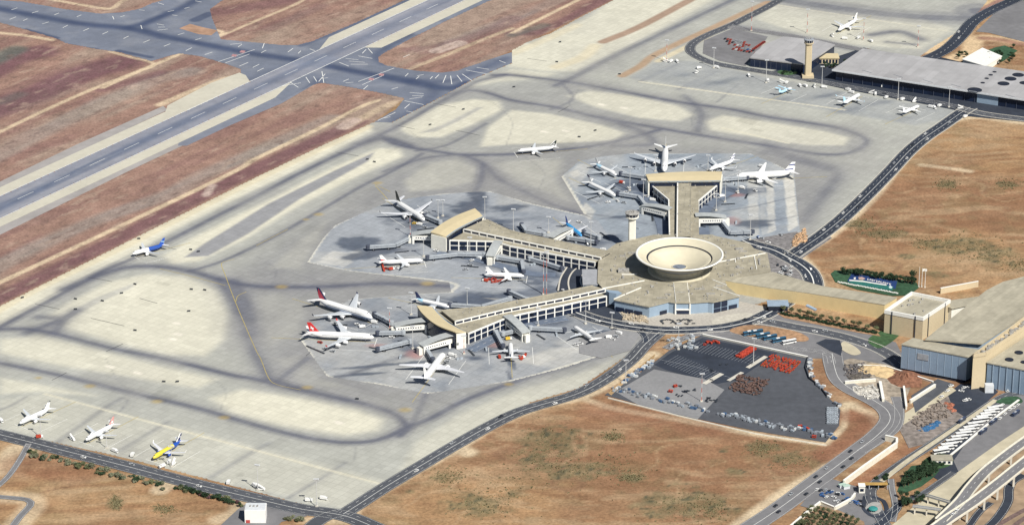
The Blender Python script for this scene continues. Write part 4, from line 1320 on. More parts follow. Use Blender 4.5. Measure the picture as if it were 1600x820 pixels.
# funnel
bw = thing_part = part(hub, 'funnel_shell', MB().lathe([(31.5, RZ), (31.5, 13.4), (30.5, 13.7), (25.0, 13.8), (25.0, 18.5), (28.0, 20.4), (35.0, 24.2), (41.0, 27.6), (42.6, 28.6), (43.4, 29.4), (43.6, 30.4), (43.0, 30.7), (42.2, 30.6), (41.0, 30.0), (36.0, 27.6), (33.2, 26.4), (33.0, 25.4), (31.6, 25.0)], 96, *BC), M_BOWL)
part(bw, 'soffit', MB().lathe([(25.2, 18.3), (28.1, 20.2), (35.1, 24.0), (41.1, 27.4), (42.7, 28.4)], 96, *BC), mat('soffit_shade', (.26, .28, .33), .6, var=.06))  # shade under the funnel put into the colour: darker and bluer than the shell
part(bw, 'rim', MB().lathe([(43.62, 29.7), (44.0, 29.8), (44.1, 30.9), (42.2, 31.0), (42.1, 30.5)], 96, *BC), M_TRIM, True)
part(bw, 'inner_funnel', MB().lathe([(31.7, 24.6), (31.7, 25.6), (31.0, 25.7), (26, 23.2), (18, 19.6), (9, 16.8), (7.6, 16.4)], 96, *BC), M_BOWL, True)
part(bw, 'water_ring', MB().lathe([(7.6, 16.2), (7.6, 16.9), (7.0, 16.9), (6.8, 16.2)], 48, *BC), M_BOWL, True)
part(bw, 'oculus', MB().lathe([(6.9, 16.3), (3.4, 16.2), (3.3, 16.8), (2.8, 16.8), (0.05, 16.7)], 32, *BC), mat('oculus_glass', (.16, .19, .24), .3, var=.2))
part(bw, 'gutter_groove', MB().lathe([(33.1, 26.3), (33.0, 25.8), (31.75, 25.65)], 96, *BC), M_DARK, True)
for k in range(24):
    t = 2 * math.pi * k / 24
    c, s = math.cos(t), math.sin(t)
    part(bw, 'buttress', MB().bar((BC[0] + 25.2 * c, BC[1] + 25.2 * s, 13.8), (BC[0] + 25.2 * c, BC[1] + 25.2 * s, 18.7), .5, .8), M_BOWL)


# --- piers
def arc_strip(outer, inner, n=24):
    return spline(outer, n // (len(outer) - 1)), spline(inner, n // (len(outer) - 1))


def pier(name, label, loc, nave_f, nave_r, low_f, low_r, v_out, v_in, front_on_right, zl=11.0, zn=14.5, zv=17.0):
    t = thing(name, label, 'terminal pier', (loc[0], loc[1], 0))
    low = list(low_f) + list(low_r)[::-1]
    cx = sum(p[0] for p in low) / len(low)
    cy = sum(p[1] for p in low) / len(low)
    shr = [(cx + (x - cx) * .992, cy + (y - cy) * .985) for x, y in low]
    part(t, 'wall', MB().prism(shr, 0, zl - .7), M_GLASS)
    part(t, 'low_roof', MB().prism(low, zl - .7, zl), M_ROOF)
    nave = list(nave_f) + list(nave_r)[::-1]
    part(t, 'nave_wall', MB().prism([(cx + (x - cx) * .996, cy + (y - cy) * .985) for x, y in nave], zl + .003, zn - .5), M_GLASS)
    part(t, 'nave_roof', MB().prism(nave, zn - .5, zn), M_ROOF)
    # clerestory: white frame with one window per bay
    for ln, sgn in ((nave_f, 1), (nave_r[::-1], -1)):
        for i in range(len(ln) - 1):
            a, b = ln[i], ln[i + 1]
            if sgn != 1:
                continue
            pa, pb = (a, b) if front_on_right else (b, a)
            bay_row(t, pa, pb, zl, zn - .1, 9.0, rows=1, col=1.2, out=.3, wname='clerestory_window', top=.7)
            part(t, 'eave', MB().bar((a[0], a[1], zn + .1), (b[0], b[1], zn + .1), 1.3, .9), M_TRIM)
            part(t, 'eave', MB().bar((a[0], a[1], zl + .4), (b[0], b[1], zl + .4), 1.1, .7), M_TRIM)
    for ln in (nave_r,):
        for i in range(len(ln) - 1):
            a, b = ln[i], ln[i + 1]
            part(t, 'eave', MB().bar((a[0], a[1], zn + .1), (b[0], b[1], zn + .1), .7, .6), M_ROOF2)
    for i in range(len(low_f) - 1):
        a, b = low_f[i], low_f[i + 1]
        pa, pb = (a, b) if front_on_right else (b, a)
        bay_row(t, pa, pb, 0, zl + .2, 9.0, rows=2, col=1.2, out=.4, top=1.0)
        part(t, 'eave', MB().bar((a[0], a[1], zl - .1), (b[0], b[1], zl - .1), 1.2, 1.4), M_TRIM)
        part(t, 'beam', MB().bar((a[0], a[1], zl * .5), (b[0], b[1], zl * .5), 1.3, .7), M_TRIM)
    # end hall under the curved roof
    o_, i_ = arc_strip(v_out, v_in)
    n = len(o_)
    ring = o_ + i_[::-1]
    ccx = sum(p[0] for p in ring) / len(ring)
    ccy = sum(p[1] for p in ring) / len(ring)
    hall = [(ccx + (x - ccx) * .955, ccy + (y - ccy) * .955) for x, y in ring]
    part(t, 'end_hall_wall', MB().prism(hall, 0, zv - 1.2), M_GLASS)
    mb = MB()
    up = [(p[0], p[1], zv + 1.0) for p in o_] + [(p[0], p[1], zv - .6) for p in i_]
    dn = [(p[0], p[1], zv) for p in o_] + [(p[0], p[1], zv - 1.5) for p in i_]
    mid = [((o_[k][0] + i_[k][0]) / 2, (o_[k][1] + i_[k][1]) / 2, zv + .9) for k in range(n)]
    V = up[:n] + mid + up[n:] + dn[:n] + dn[n:]
    F = []
    for k in range(n - 1):
        for r, s_ in ((0, 1), (1, 2), (3, 0), (2, 4), (4, 3)):
            F.append((r * n + k, r * n + k + 1, s_ * n + k + 1, s_ * n + k))
    for k in (0, n - 1):
        F.append((k, n + k, 2 * n + k, 4 * n + k, 3 * n + k))
    vr = part(t, 'curved_roof', mb.add(V, F), M_CREAM)
    part(vr, 'roof_edge', MB().add([(p[0], p[1], zv - 1.6) for p in i_] + [(p[0], p[1], zv - .5) for p in i_] + [(p[0] + (q[0] - p[0]) * .06, p[1] + (q[1] - p[1]) * .06, zv - .4) for p, q in zip(i_, o_)],
                                   [(k, k + 1, n + k + 1, n + k) for k in range(n - 1)] + [(n + k, n + k + 1, 2 * n + k + 1, 2 * n + k) for k in range(n - 1)]), M_BLUE)
    # white gable walls at both ends of the hall
    for e in (0, -1):
        a, b = v_out[e], v_in[e]
        part(t, 'gable_wall', MB().bar((a[0] + (b[0] - a[0]) * .06, a[1] + (b[1] - a[1]) * .06, (zv - 1.3) / 2), (a[0] + (b[0] - a[0]) * .97, a[1] + (b[1] - a[1]) * .97, (zv - 1.3) / 2), 1.6, zv - 1.4), M_WALL)
    # row of clerestory panes under the inner edge
    wm = mesh_of(MB().box(-1.0, 1.0, -.25, .25, 0, 1.3), M_GLASS)
    ii = resample(i_, 4.0)
    for k in range(2, len(ii) - 2):
        a = ii[k]
        dx, dy = ii[k + 1][0] - ii[k - 1][0], ii[k + 1][1] - ii[k - 1][1]
        w = (ccx - a[0], ccy - a[1])
        l = math.hypot(*w)
        at_mesh(t, 'clerestory_window', wm, (a[0] + w[0] / l * .35, a[1] + w[1] / l * .35, zv - 3.2), math.atan2(dy, dx))
    roof_vents(t, nave, zn, 26, len(label), .5, 1.2)
    roof_vents(t, low, zl, 40, len(label) + 3, .5, 1.2)
    return t


pier('concourse_pier', 'western pier with cream curved end roof nearest the runway side', (-10, 30),
     [(-50, 55), (-9, 32), (2, 26), (90, -22.5)], [(-30, 80), (-10, 54), (5, 45), (100, -8)],
     [(-64, 33), (-18, 30), (-2, 17), (84, -26)], [(-26, 92), (-3, 63), (10, 54), (104, 2)],
     [(-84, 39), (-71, 65), (-56, 87), (-39, 105)], [(-67, 28), (-57, 48), (-43, 68), (-30, 85)], True)
pier('concourse_pier', 'southern pier with cream swooping end roof beside the white jumbo jets', (0, -150),
     [(-55, -184), (-9, -156), (50, -127), (92, -103.5)], [(-69, -157), (-24, -147), (50, -111), (80, -95)],
     [(-42, -205), (-6, -168), (7.5, -158.5), (50, -136), (93, -113)], [(-78, -150), (-26, -138), (46, -103), (76, -87)],
     [(-93, -153), (-86, -174), (-73, -199), (-54, -217)], [(-77, -153), (-70, -171), (-60, -192), (-44, -213)], True)
pd = pier('concourse_pier', 'northern pier with straight cream end roof behind the funnel', (180, 120),
     [(178, 190), (170, 36)], [(192, 190), (184, 36)],
     [(149, 192), (166.5, 147), (162.6, 40)], [(220, 189), (198, 144), (193, 40)],
     [(144, 205), (170, 210.5), (200, 213.5), (227, 213)], [(147, 186), (170, 186.5), (200, 187), (224, 188)], False)
bay_row(pd, (198, 144), (220, 189), 0, 11.2, 8.0, rows=2, col=1.1, out=.4, top=1.0)
part(pd, 'eave', MB().bar((198, 144, 10.9), (220, 189, 10.9), 1.2, 1.4), M_TRIM)


# --- boarding nodes with little vaulted roofs
NODE_I = [0]


def node(p, q, label, width=7.6, zh=9.2):
    p, q = Vector((p[0], p[1])), Vector((q[0], q[1]))
    d = q - p
    L = d.length
    t = thing('boarding_node', label, 'boarding node', (p.x, p.y, 0), math.atan2(d.y, d.x), 'boarding nodes along the piers')
    w = width / 2
    build = lambda nm, mb, m: mb.build(nm, m, t)
    build('hall', MB().box(-1, L - 1.5, -w + .5, w - .5, 4.8, zh - .4), M_WALL)
    for s in (-1, 1):
        f = build('portal', MB().box(1.2, L - .5, s * w - .35, s * w + .35, 4.6, zh), M_TRIM)
        wm = mesh_of(MB().box(-.55, .55, -.48, .48, 0, 1.1), M_GLASS)
        k = 0
        x = L * .22
        while x < L * .9:
            o = bpy.data.objects.new('window', wm)
            COL.objects.link(o)
            o.parent = f
            o.location = (x, s * w, 6.6)
            x += 2.4
        for x in (2.2, L - 1.6):
            build('leg', MB().box(x - 1.0, x + 1.0, s * w - .45, s * w + .45, 0, 4.6), M_TRIM)
    build('service_tower', MB().box(L - .4, L + 3.6, -2.4, 2.4, 0, 7.4), M_WALL)
    mb = MB()
    n = 10
    V = []
    for i in range(n + 1):
        x = -2 + (L + 2.5) * i / n
        z = zh + .3 + 3.8 * math.sin(math.pi * (.36 + .62 * i / n))
        V += [(x, -w - .9, z), (x, w + .9, z), (x, w + .9, z - .7), (x, -w - .9, z - .7)]
    F = []
    for i in range(n):
        for k in range(4):
            F.append((i * 4 + k, i * 4 + (k + 1) % 4, i * 4 + 4 + (k + 1) % 4, i * 4 + 4 + k))
    F += [(0, 1, 2, 3), (n * 4 + 3, n * 4 + 2, n * 4 + 1, n * 4)]
    build('vault_roof', mb.add(V, F), mat('vault_sheet', (.40, .42, .42), .6, var=.1))
    return t


def wp(px, py, z=0):
    v = W(px, py, z)
    return (v.x, v.y)


node((-82, -176), wp(617, 522), 'boarding node at the southern pier tip facing the red-tailed airliner')
node((-60, -211), wp(658, 553), 'boarding node at the southern pier tip beside the big white twin-jet')
node((-4, -166), wp(822, 533), 'boarding node midway on the southern pier flank toward the road')
node((-14, 26), wp(766, 413), 'boarding node midway on the western pier facing the white jet')
node((-76, 52), wp(644, 379), 'boarding node at the western pier tip below the dark-tailed airliner')
node((40, 40), (60, 72), 'boarding node behind the western pier next to the blue jet')
node((165, 118), wp(1005, 333), 'boarding node on the left flank of the northern pier')
node((194, 100), wp(1134, 352), 'boarding node on the right flank of the northern pier')

# --- connector between rotunda and landside hall
cn = thing('connector_building', 'long sand-coloured connector building with plain wall behind the hedge', 'building', (300, -110, 0))
CR = [(211, -76), (248, -93), (290, -111), (364, -146), (378, -128), (308, -95), (262, -55)]
CH = [12.4, 12.6, 14, 16.2, 16.2, 14, 12.4]
part(cn, 'wall', MB().prism(CR, 0, [h - .8 for h in CH]), mat('sand_render', (.66, .53, .29), .9, var=.05, scale=.15, var2=.06))
part(cn, 'roof', MB().prism([(300 + (x - 300) * 1.004, -110 + (y + 110) * 1.01) for x, y in CR], [h - .8 for h in CH], CH), M_ROOF2)
mo = W(1216, 484)
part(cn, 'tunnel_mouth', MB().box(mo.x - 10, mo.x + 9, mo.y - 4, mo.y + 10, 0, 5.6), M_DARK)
part(cn, 'tunnel_canopy', MB().box(mo.x - 11, mo.x + 10, mo.y - 5, mo.y + 9, 5.7, 6.9), M_STEELB)
oc = W(1268, 476, 9)
part(cn, 'oriel', MB().bar((oc.x - 5, oc.y - 1, 9), (oc.x + 4, oc.y - 7, 6.5), 3.6, 1.2), M_STEELB)

# --- landside stone block
cb = thing('stone_block', 'square stone-clad block with white parapet beside the connector', 'building', (394, -165, 0))
SQ = [(360, -178.4), (395.5, -196.3), (427.5, -152.5), (391.4, -132.5)]


def inset(poly, k):
    cx = sum(p[0] for p in poly) / len(poly)
    cy = sum(p[1] for p in poly) / len(poly)
    return [(cx + (x - cx) * k, cy + (y - cy) * k) for x, y in poly]


part(cb, 'wall', MB().prism(inset(SQ, .985), 0, 20.5), M_STONE)
part(cb, 'roof', MB().prism(inset(SQ, .90), 20.5, 21.2), M_ROOF2)
for i in range(4):
    a, b = SQ[i], SQ[(i + 1) % 4]
    a2, b2 = inset(SQ, .94)[i], inset(SQ, .94)[(i + 1) % 4]
    part(cb, 'parapet', MB().prism([a, b, b2, a2], 20.52, 24.2), M_TRIM)
    for tt in (.2, .8):
        c = lerp2(a, b, tt)
        part(cb, 'expansion_joint', MB().box(c[0] - .4, c[0] + .4, c[1] - .4, c[1] + .4, .1, 24.0), M_DARK)
roof_vents(cb, inset(SQ, .8), 21.2, 10, 3, 1, 3)
# low wing linking the block to the hall
part(cb, 'link_wing', MB().prism([(418, -148), (428, -158), (470, -138), (466, -128), (430, -140)], 0, 17), M_WALL)
part(cb, 'link_roof', MB().prism([(417, -147), (428, -160), (472, -138), (467, -127), (430, -139)], 17, 17.8), M_ROOF2)

# --- great hall, sloping glass front, stone fin, right hall
gh = thing('departure_hall', 'large landside hall with sand-grey roof and blue glass front', 'terminal', (440, -220, 0))
HR = [(389, -263), (441, -273), (491, -207), (560, -120), (540, -90), (482, -124), (463, -145), (417, -218)]
part(gh, 'wall', MB().prism(inset(HR, .965), 0, 28.8), M_STEELB)
part(gh, 'roof', MB().prism(HR, 29.6, 31), M_ROOF2)
part(gh, 'clerestory_band', MB().prism(inset(HR, .975), 28.82, 29.58), M_GLASS)
LW = [(366.7, -267.5), (424.4, -296), (438, -281), (392, -262), (380, -254)]
part(gh, 'front_wall', MB().prism(LW, 3.2, 27), mat('blue_glass_front', (.22, .30, .40), .35, var=.08, scale=.06, spec=.5))
part(gh, 'front_roof', MB().prism([(366, -267.8), (425, -297), (439, -281), (392, -261), (379, -253)], 27.01, 28), M_ROOF2)
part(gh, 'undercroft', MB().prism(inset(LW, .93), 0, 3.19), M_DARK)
vw = lerp2(LW[0], LW[1], .25), lerp2(LW[0], LW[1], .42)
part(gh, 'vent_panel', MB().bar((vw[0][0] - .1, vw[0][1] - .2, 19), (vw[1][0] - .1, vw[1][1] - .2, 19), .6, 6), M_GREY)
for k in range(1, 9):                      # glazing joints of the front
    c = lerp2(LW[0], LW[1], k / 9)
    part(gh, 'mullion', MB().box(c[0] - .18, c[0] + .18, c[1] - .25, c[1] + .2, 3.3, 26.9), M_STEELB)
fin = thing('stone_fin', 'tall narrow stone fin wall rising above the landside hall', 'wall', (434, -305, 0))
FN = [(428, -309), (440, -305), (520, -197), (511, -190)]
part(fin, 'wall', MB().prism(FN, 0, 33), M_STONE)
for a, b in ((0, 3), (1, 2), (0, 1)):
    part(fin, 'parapet', MB().bar((FN[a][0], FN[a][1], 34.5), (FN[b][0], FN[b][1], 34.5), 1.3, 3.4), M_STONE)
mb = MB()
r_ = random.Random(4)
for k in range(60):
    t = r_.random()
    c = lerp2(lerp2(FN[0], FN[3], t), lerp2(FN[1], FN[2], t), r_.uniform(.2, .8))
    s = r_.uniform(.8, 2.2)
    mb.box(c[0] - s, c[0] + s, c[1] - s / 2, c[1] + s / 2, 33, 33 + r_.uniform(1, 3))
stuff(part(fin, 'roof_machinery', mb, M_MACH))
rh = thing('arrivals_hall', 'right-hand hall with blue front and sand roof with dark slot skylights', 'terminal', (480, -290, 0))
RH = [(441.5, -305), (489, -329), (600, -260), (540, -180), (522, -199)]
part(rh, 'wall', MB().prism(inset(RH, .99), 0, 25), mat('blue_glass_front', (.22, .30, .40)))
part(rh, 'roof', MB().prism(RH, 25, 26), M_ROOF2)
for (px, py, rx) in [(1577, 562, 5), (1592, 551, 5), (1600, 566, 4)]:
    c = W(px, py, 26)
    part(rh, 'skylight', MB().lathe([(rx * .8, 26.01), (rx * .8, 26.7), (rx * .55, 26.7), (.05, 26.5)], 24, c.x, c.y), M_DARK)
for k in range(1, 8):
    c = lerp2(RH[0], RH[1], k / 8)
    part(rh, 'mullion', MB().box(c[0] - .18, c[0] + .18, c[1] - .2, c[1] + .25, .1, 24.9), M_STEELB)
gk = W(1545, 612)
part(rh, 'gatehouse', MB().box(gk.x - 4, gk.x + 4, gk.y - 3, gk.y + 3, 0, 8), M_STEELW)
sw = thing('garden_wall', 'low sand-coloured wall on the field edge behind the stone block', 'wall', (0, 0, 0))
a, b = W(1469, 459), W(1528, 448)
sw.location = (a.x, a.y, 0)
part(sw, 'wall', MB().bar((a.x, a.y, 3), (b.x, b.y, 3), 1.2, 6), M_STONE)
part(sw, 'coping', MB().bar((a.x, a.y, 6.2), (b.x, b.y, 6.2), 1.6, .4), M_TRIM)

# --- small service block by the western pier root
sb = thing('service_block', 'grey-roofed block with dark windows between the western and southern piers', 'building', (72, -65, 0))
part(sb, 'wall', MB().box(71, 86, -84, -46, 0, 10.6), M_STEELB)
part(sb, 'roof', MB().box(70.4, 86.5, -84.6, -45, 10.6, 11.4), mat('grey_roof', (.33, .34, .36), .9))
for k in range(3):
    part(sb, 'window', MB().box(71.8 + k * 4.9, 76 + k * 4.9, -84.4, -84.0, 3, 9.5), M_GLASS)


# --- control towers
def tower(name, label, x, y, h, w, cab_r, shaft_m, cab_m):
    t = thing(name, label, 'control tower', (x, y, 0))
    b = lambda nm, mb, m, sm=False, par=None: mb.build(nm, m, par or t, sm)
    b('base', MB().box(-w * .9, w * .9, -w * .8, w * .8, 0, 3.5), shaft_m)
    b('shaft', MB().prism([(-w / 2, -w / 2 + 1), (-w / 2 + 1, -w / 2), (w / 2 - 1, -w / 2), (w / 2, -w / 2 + 1), (w / 2, w / 2 - 1), (w / 2 - 1, w / 2), (-w / 2 + 1, w / 2), (-w / 2, w / 2 - 1)], 0, h), shaft_m)
    b('collar', MB().lathe([(w * .45, h), (cab_r * .95, h + 2.2), (cab_r * 1.05, h + 2.4), (cab_r * 1.05, h + 3.6), (cab_r * .9, h + 3.7)], 12), shaft_m)
    cab = b('cab', MB().lathe([(cab_r * .92, h + 3.7), (cab_r * 1.08, h + 7.2), (cab_r * .5, h + 7.2)], 12), M_GLASS)
    for k in range(12):
        a = 2 * math.pi * k / 12
        b('mullion', MB().bar((cab_r * .93 * math.cos(a), cab_r * .93 * math.sin(a), h + 3.7), (cab_r * 1.09 * math.cos(a), cab_r * 1.09 * math.sin(a), h + 7.2), .22), M_TRIM, par=cab)
    b('cab_roof', MB().lathe([(.05, h + 8.1), (cab_r * 1.0, h + 8.0), (cab_r * 1.14, h + 7.6), (cab_r * 1.14, h + 7.15), (.05, h + 7.1)], 12), cab_m)
    for (ax, ay, ah) in ((0, 0, 4), (1.6, 1, 3), (-1.8, -.5, 2.6)):
        b('antenna', MB().tube([(ax, ay, h + 8), (ax, ay, h + 8 + ah)], .14, 5), M_GREY)
    for k in range(5):
        b('rooftop_unit', MB().box(-3 + k * 1.2, -2.2 + k * 1.2, -1 + (k % 2) * 1.4, .2 + (k % 2) * 1.4, h + 8, h + 9.4), M_MACH)
    return t


tower('control_tower', 'white square apron tower with dark cab behind the rotunda', 123.5, 36, 33, 7.6, 6.6, M_WALL, M_MACH)
c = W(1262, 121)
tower('control_tower', 'tan stone control tower at the far terminal building', c.x, c.y, 40, 7.6, 5.4, M_STONE, M_GREY)

# --- far terminal
t1 = thing('far_terminal', 'very long low building with flat grey roof and dark shaded front', 'terminal', (480, 540, 0))
TR = [(378.5, 561), (680, 411), (704, 508), (604, 554), (422, 637.5)]
M_T1R = mat('grey_sheet_roof', (.36, .355, .36), .85, var=.05, scale=.1, var2=.10, seams=(.46, 9.0, 30.0, .88))
part(t1, 'wall', MB().prism([(383, 562), (678, 415), (694, 500), (602, 545), (428, 625)], 0, 12.58), M_GLASS)
part(t1, 'roof', MB().prism(TR, 12.6, 14.2), M_T1R)
part(t1, 'roof_edge', MB().bar((378, 560.6, 13.4), (680, 410.6, 13.4), .7, 1.9), M_STEELW)
for k in range(26):
    c = lerp2((385, 561), (678, 415), (k + .5) / 26)
    part(t1, 'column', MB().box(c[0] - .3, c[0] + .3, c[1] - .5, c[1] + .3, 0, 12.57), M_JETD0)
gb = lerp2((392, 563), (676, 421.5), .52), lerp2((392, 563), (676, 421.5), .60)
part(t1, 'glass_bay', MB().bar((gb[0][0], gb[0][1] - 5.5, 6), (gb[1][0], gb[1][1] - 5.5, 6), 1.2, 11), M_BLUE)
for (px, py, r) in [(1535.5, 129.8, 2.6), (1541.7, 123, 2.6), (1548, 117.5, 2.6), (1554, 112.8, 2.4), (1568, 131, 7), (1579, 123.5, 7), (1591, 117.5, 7), (1601, 130, 6), (1523, 141, 8.5)]:
    c = W(px, py, 14.2)
    sk = part(t1, 'roof_opening', MB().lathe([(r, 14.21), (r, 14.5), (r * .93, 14.5), (r * .93, 14.3), (.05, 14.3)], 28, c.x, c.y), M_DARK)
for (px, py) in [(1356, 112), (1405, 119), (1451, 127), (1495, 134), (1580, 150)]:
    c = W(px, py, 14.2)
    part(t1, 'roof_ridge', MB().bar((c.x - 6, c.y + 4, 14.4), (c.x + 4, c.y - 6, 14.4), .5, .5), M_GREY)
t2 = thing('far_terminal_wing', 'smaller grey-roofed wing left of the tan control tower', 'building', (330, 630, 0))
SR = [(284.8, 611), (345, 587), (352, 590), (391, 659), (372, 676), (331, 690), (310, 665), (294, 635)]
part(t2, 'wall', MB().prism(inset(SR, .985), 0, 10.58), M_GLASS)
part(t2, 'roof', MB().prism(SR, 10.6, 12.0), M_T1R)
for k in range(9):
    c = lerp2((287, 611), (344, 588.5), (k + .5) / 9)
    part(t2, 'column', MB().box(c[0] - .3, c[0] + .3, c[1] - .3, c[1] + .9, 0, 10.57), M_JETD0)
pv = thing('pavilion', 'small cream pavilion between the far terminal and its wing', 'building', (0, 0, 0))
c = W(1296, 97)
pv.location = (c.x, c.y, 0)
part(pv, 'wall', MB().box(c.x - 14, c.x + 10, c.y - 8, c.y + 8, 0, 7), M_STONE)
part(pv, 'roof', MB().box(c.x - 15, c.x + 11, c.y - 9, c.y + 9, 7, 7.8), M_CREAM)
for k in range(6):
    part(pv, 'window', MB().box(c.x - 12.5 + k * 3.8, c.x - 10.2 + k * 3.8, c.y - 8.3, c.y - 7.9, 1, 5.5), M_GLASS)
wh = thing('white_hangar', 'plain white-roofed shed beside the far access road', 'building', (0, 0, 0))
WR = WL([(1503, 93), (1540, 104), (1566, 88), (1535, 75)], 7)
wh.location = (WR[0].x, WR[0].y, 0)
part(wh, 'wall', MB().prism(inset([(p.x, p.y) for p in WR], .96), 0, 6.4), M_WALL)
part(wh, 'roof', MB().prism([(p.x, p.y) for p in WR], 6.4, 7.2), M_TRIM)
# --- white cube kiosk at lower left
kb = thing('equipment_building', 'small white cube-shaped building beside the lower perimeter road', 'building', (0, 0, 0))
c = W(400, 811)
kb.location = (c.x, c.y, 0)
part(kb, 'wall', MB().box(c.x - 9, c.x + 9, c.y - 7, c.y + 7, 0, 12.2), mat('white_render', (.80, .79, .77), .8, var=.03))
part(kb, 'roof', MB().box(c.x - 8.6, c.x + 8.6, c.y - 6.6, c.y + 6.6, 12.21, 12.6), M_STEELW)
part(kb, 'door', MB().box(c.x - 8, c.x - 4.5, c.y - 7.3, c.y - 7.0, 0, 3.2), mat('red_door', (.45, .08, .07), .6))
for k in range(3):
    part(kb, 'roof_unit', MB().box(c.x - 5 + 3 * k, c.x - 3.8 + 3 * k, c.y - 1, c.y + 1, 12.6, 13.6), M_MACH)
# ------------------------------------------------------------------ aircraft
def paint(name, col, rough=.35):
    return mat(name, col, rough, var=.03, scale=.4, spec=.5)


P_WHITE = paint('white_paint', (.80, .80, .79))
P_GREYW = paint('wing_grey', (.56, .59, .62))
P_TYRE = mat('tyre', (.02, .02, .022), .9)
P_INTAKE = mat('intake', (.03, .03, .04), .5)
P_NAVY = paint('navy_paint', (.02, .03, .10))
P_RED = paint('red_paint', (.55, .03, .03))
P_BLUE = paint('blue_paint', (.02, .08, .38))
P_SKY = paint('azure_paint', (.05, .32, .66))
P_PALEB = paint('pale_blue_paint', (.42, .66, .80))
P_YEL = paint('yellow_paint', (.75, .62, .06))
P_BLACK = paint('black_green_paint', (.015, .025, .02))
P_CRIM = paint('crimson_paint', (.40, .03, .06))
P_PINK = paint('red_fin_paint', (.60, .30, .28))
P_DBLUE = paint('stripe_blue_paint', (.03, .05, .22))

TYPES = {  # length, span, fuselage radius, engines, fin height, root chord, tip chord, sweep, engine radius, winglet
    'narrow': (37.6, 34.1, 2.0, 2, 6.2, 6.6, 1.7, .50, 1.15, 0.0),
    'narrow_winglet': (39.5, 35.0, 1.95, 2, 6.4, 6.6, 1.7, .50, 1.05, 2.2),
    'long_narrow': (44.5, 34.1, 2.0, 2, 6.2, 6.8, 1.7, .50, 1.15, 0.0),
    'mid': (47.5, 38.5, 2.1, 2, 7.2, 8.0, 2.0, .50, 1.3, 0.0),
    'regional': (33.0, 27.0, 1.6, 2, 5.0, 5.2, 1.4, .48, .85, 1.4),
    'small': (25.0, 24.0, 1.4, 2, 5.0, 3.2, 1.6, .08, .6, 0.0),
    'wide': (60.0, 60.3, 2.85, 2, 9.4, 11.5, 2.6, .58, 1.75, 2.0),
    'big_twin': (64.5, 61.0, 3.1, 2, 9.8, 12.5, 2.2, .60, 2.0, 0.0),
    'four': (64.5, 60.3, 2.85, 4, 9.2, 11.5, 2.6, .60, 1.25, 2.0),
    'jumbo': (69.5, 64.5, 3.35, 4, 10.5, 14.5, 3.0, .72, 1.45, 2.0),
}


LEADS = []


def foil(mb, stations):
    """lofted thin aerofoil: stations of (leading edge point, chord, thickness, normal axis 'z' or 'y')"""
    k0 = len(mb.v)
    m = 8
    for le, ch, th, ax in stations:
        prof = [(0, 0), (.12, .5), (.4, .55), (.75, .28), (1, .02), (.75, -.14), (.4, -.38), (.12, -.4)]
        for u, w in prof:
            if ax == 'z':
                mb.v.append((le[0] - u * ch, le[1], le[2] + w * th))
            else:
                mb.v.append((le[0] - u * ch, le[1] + w * th, le[2]))
    n = len(stations)
    for i in range(n - 1):
        for k in range(m):
            a, b = k0 + i * m + k, k0 + i * m + (k + 1) % m
            mb.f.append((a, b, b + m, a + m))
    mb.f.append(tuple(k0 + k for k in range(m)))
    mb.f.append(tuple(k0 + (n - 1) * m + k for k in range(m))[::-1])
    return mb


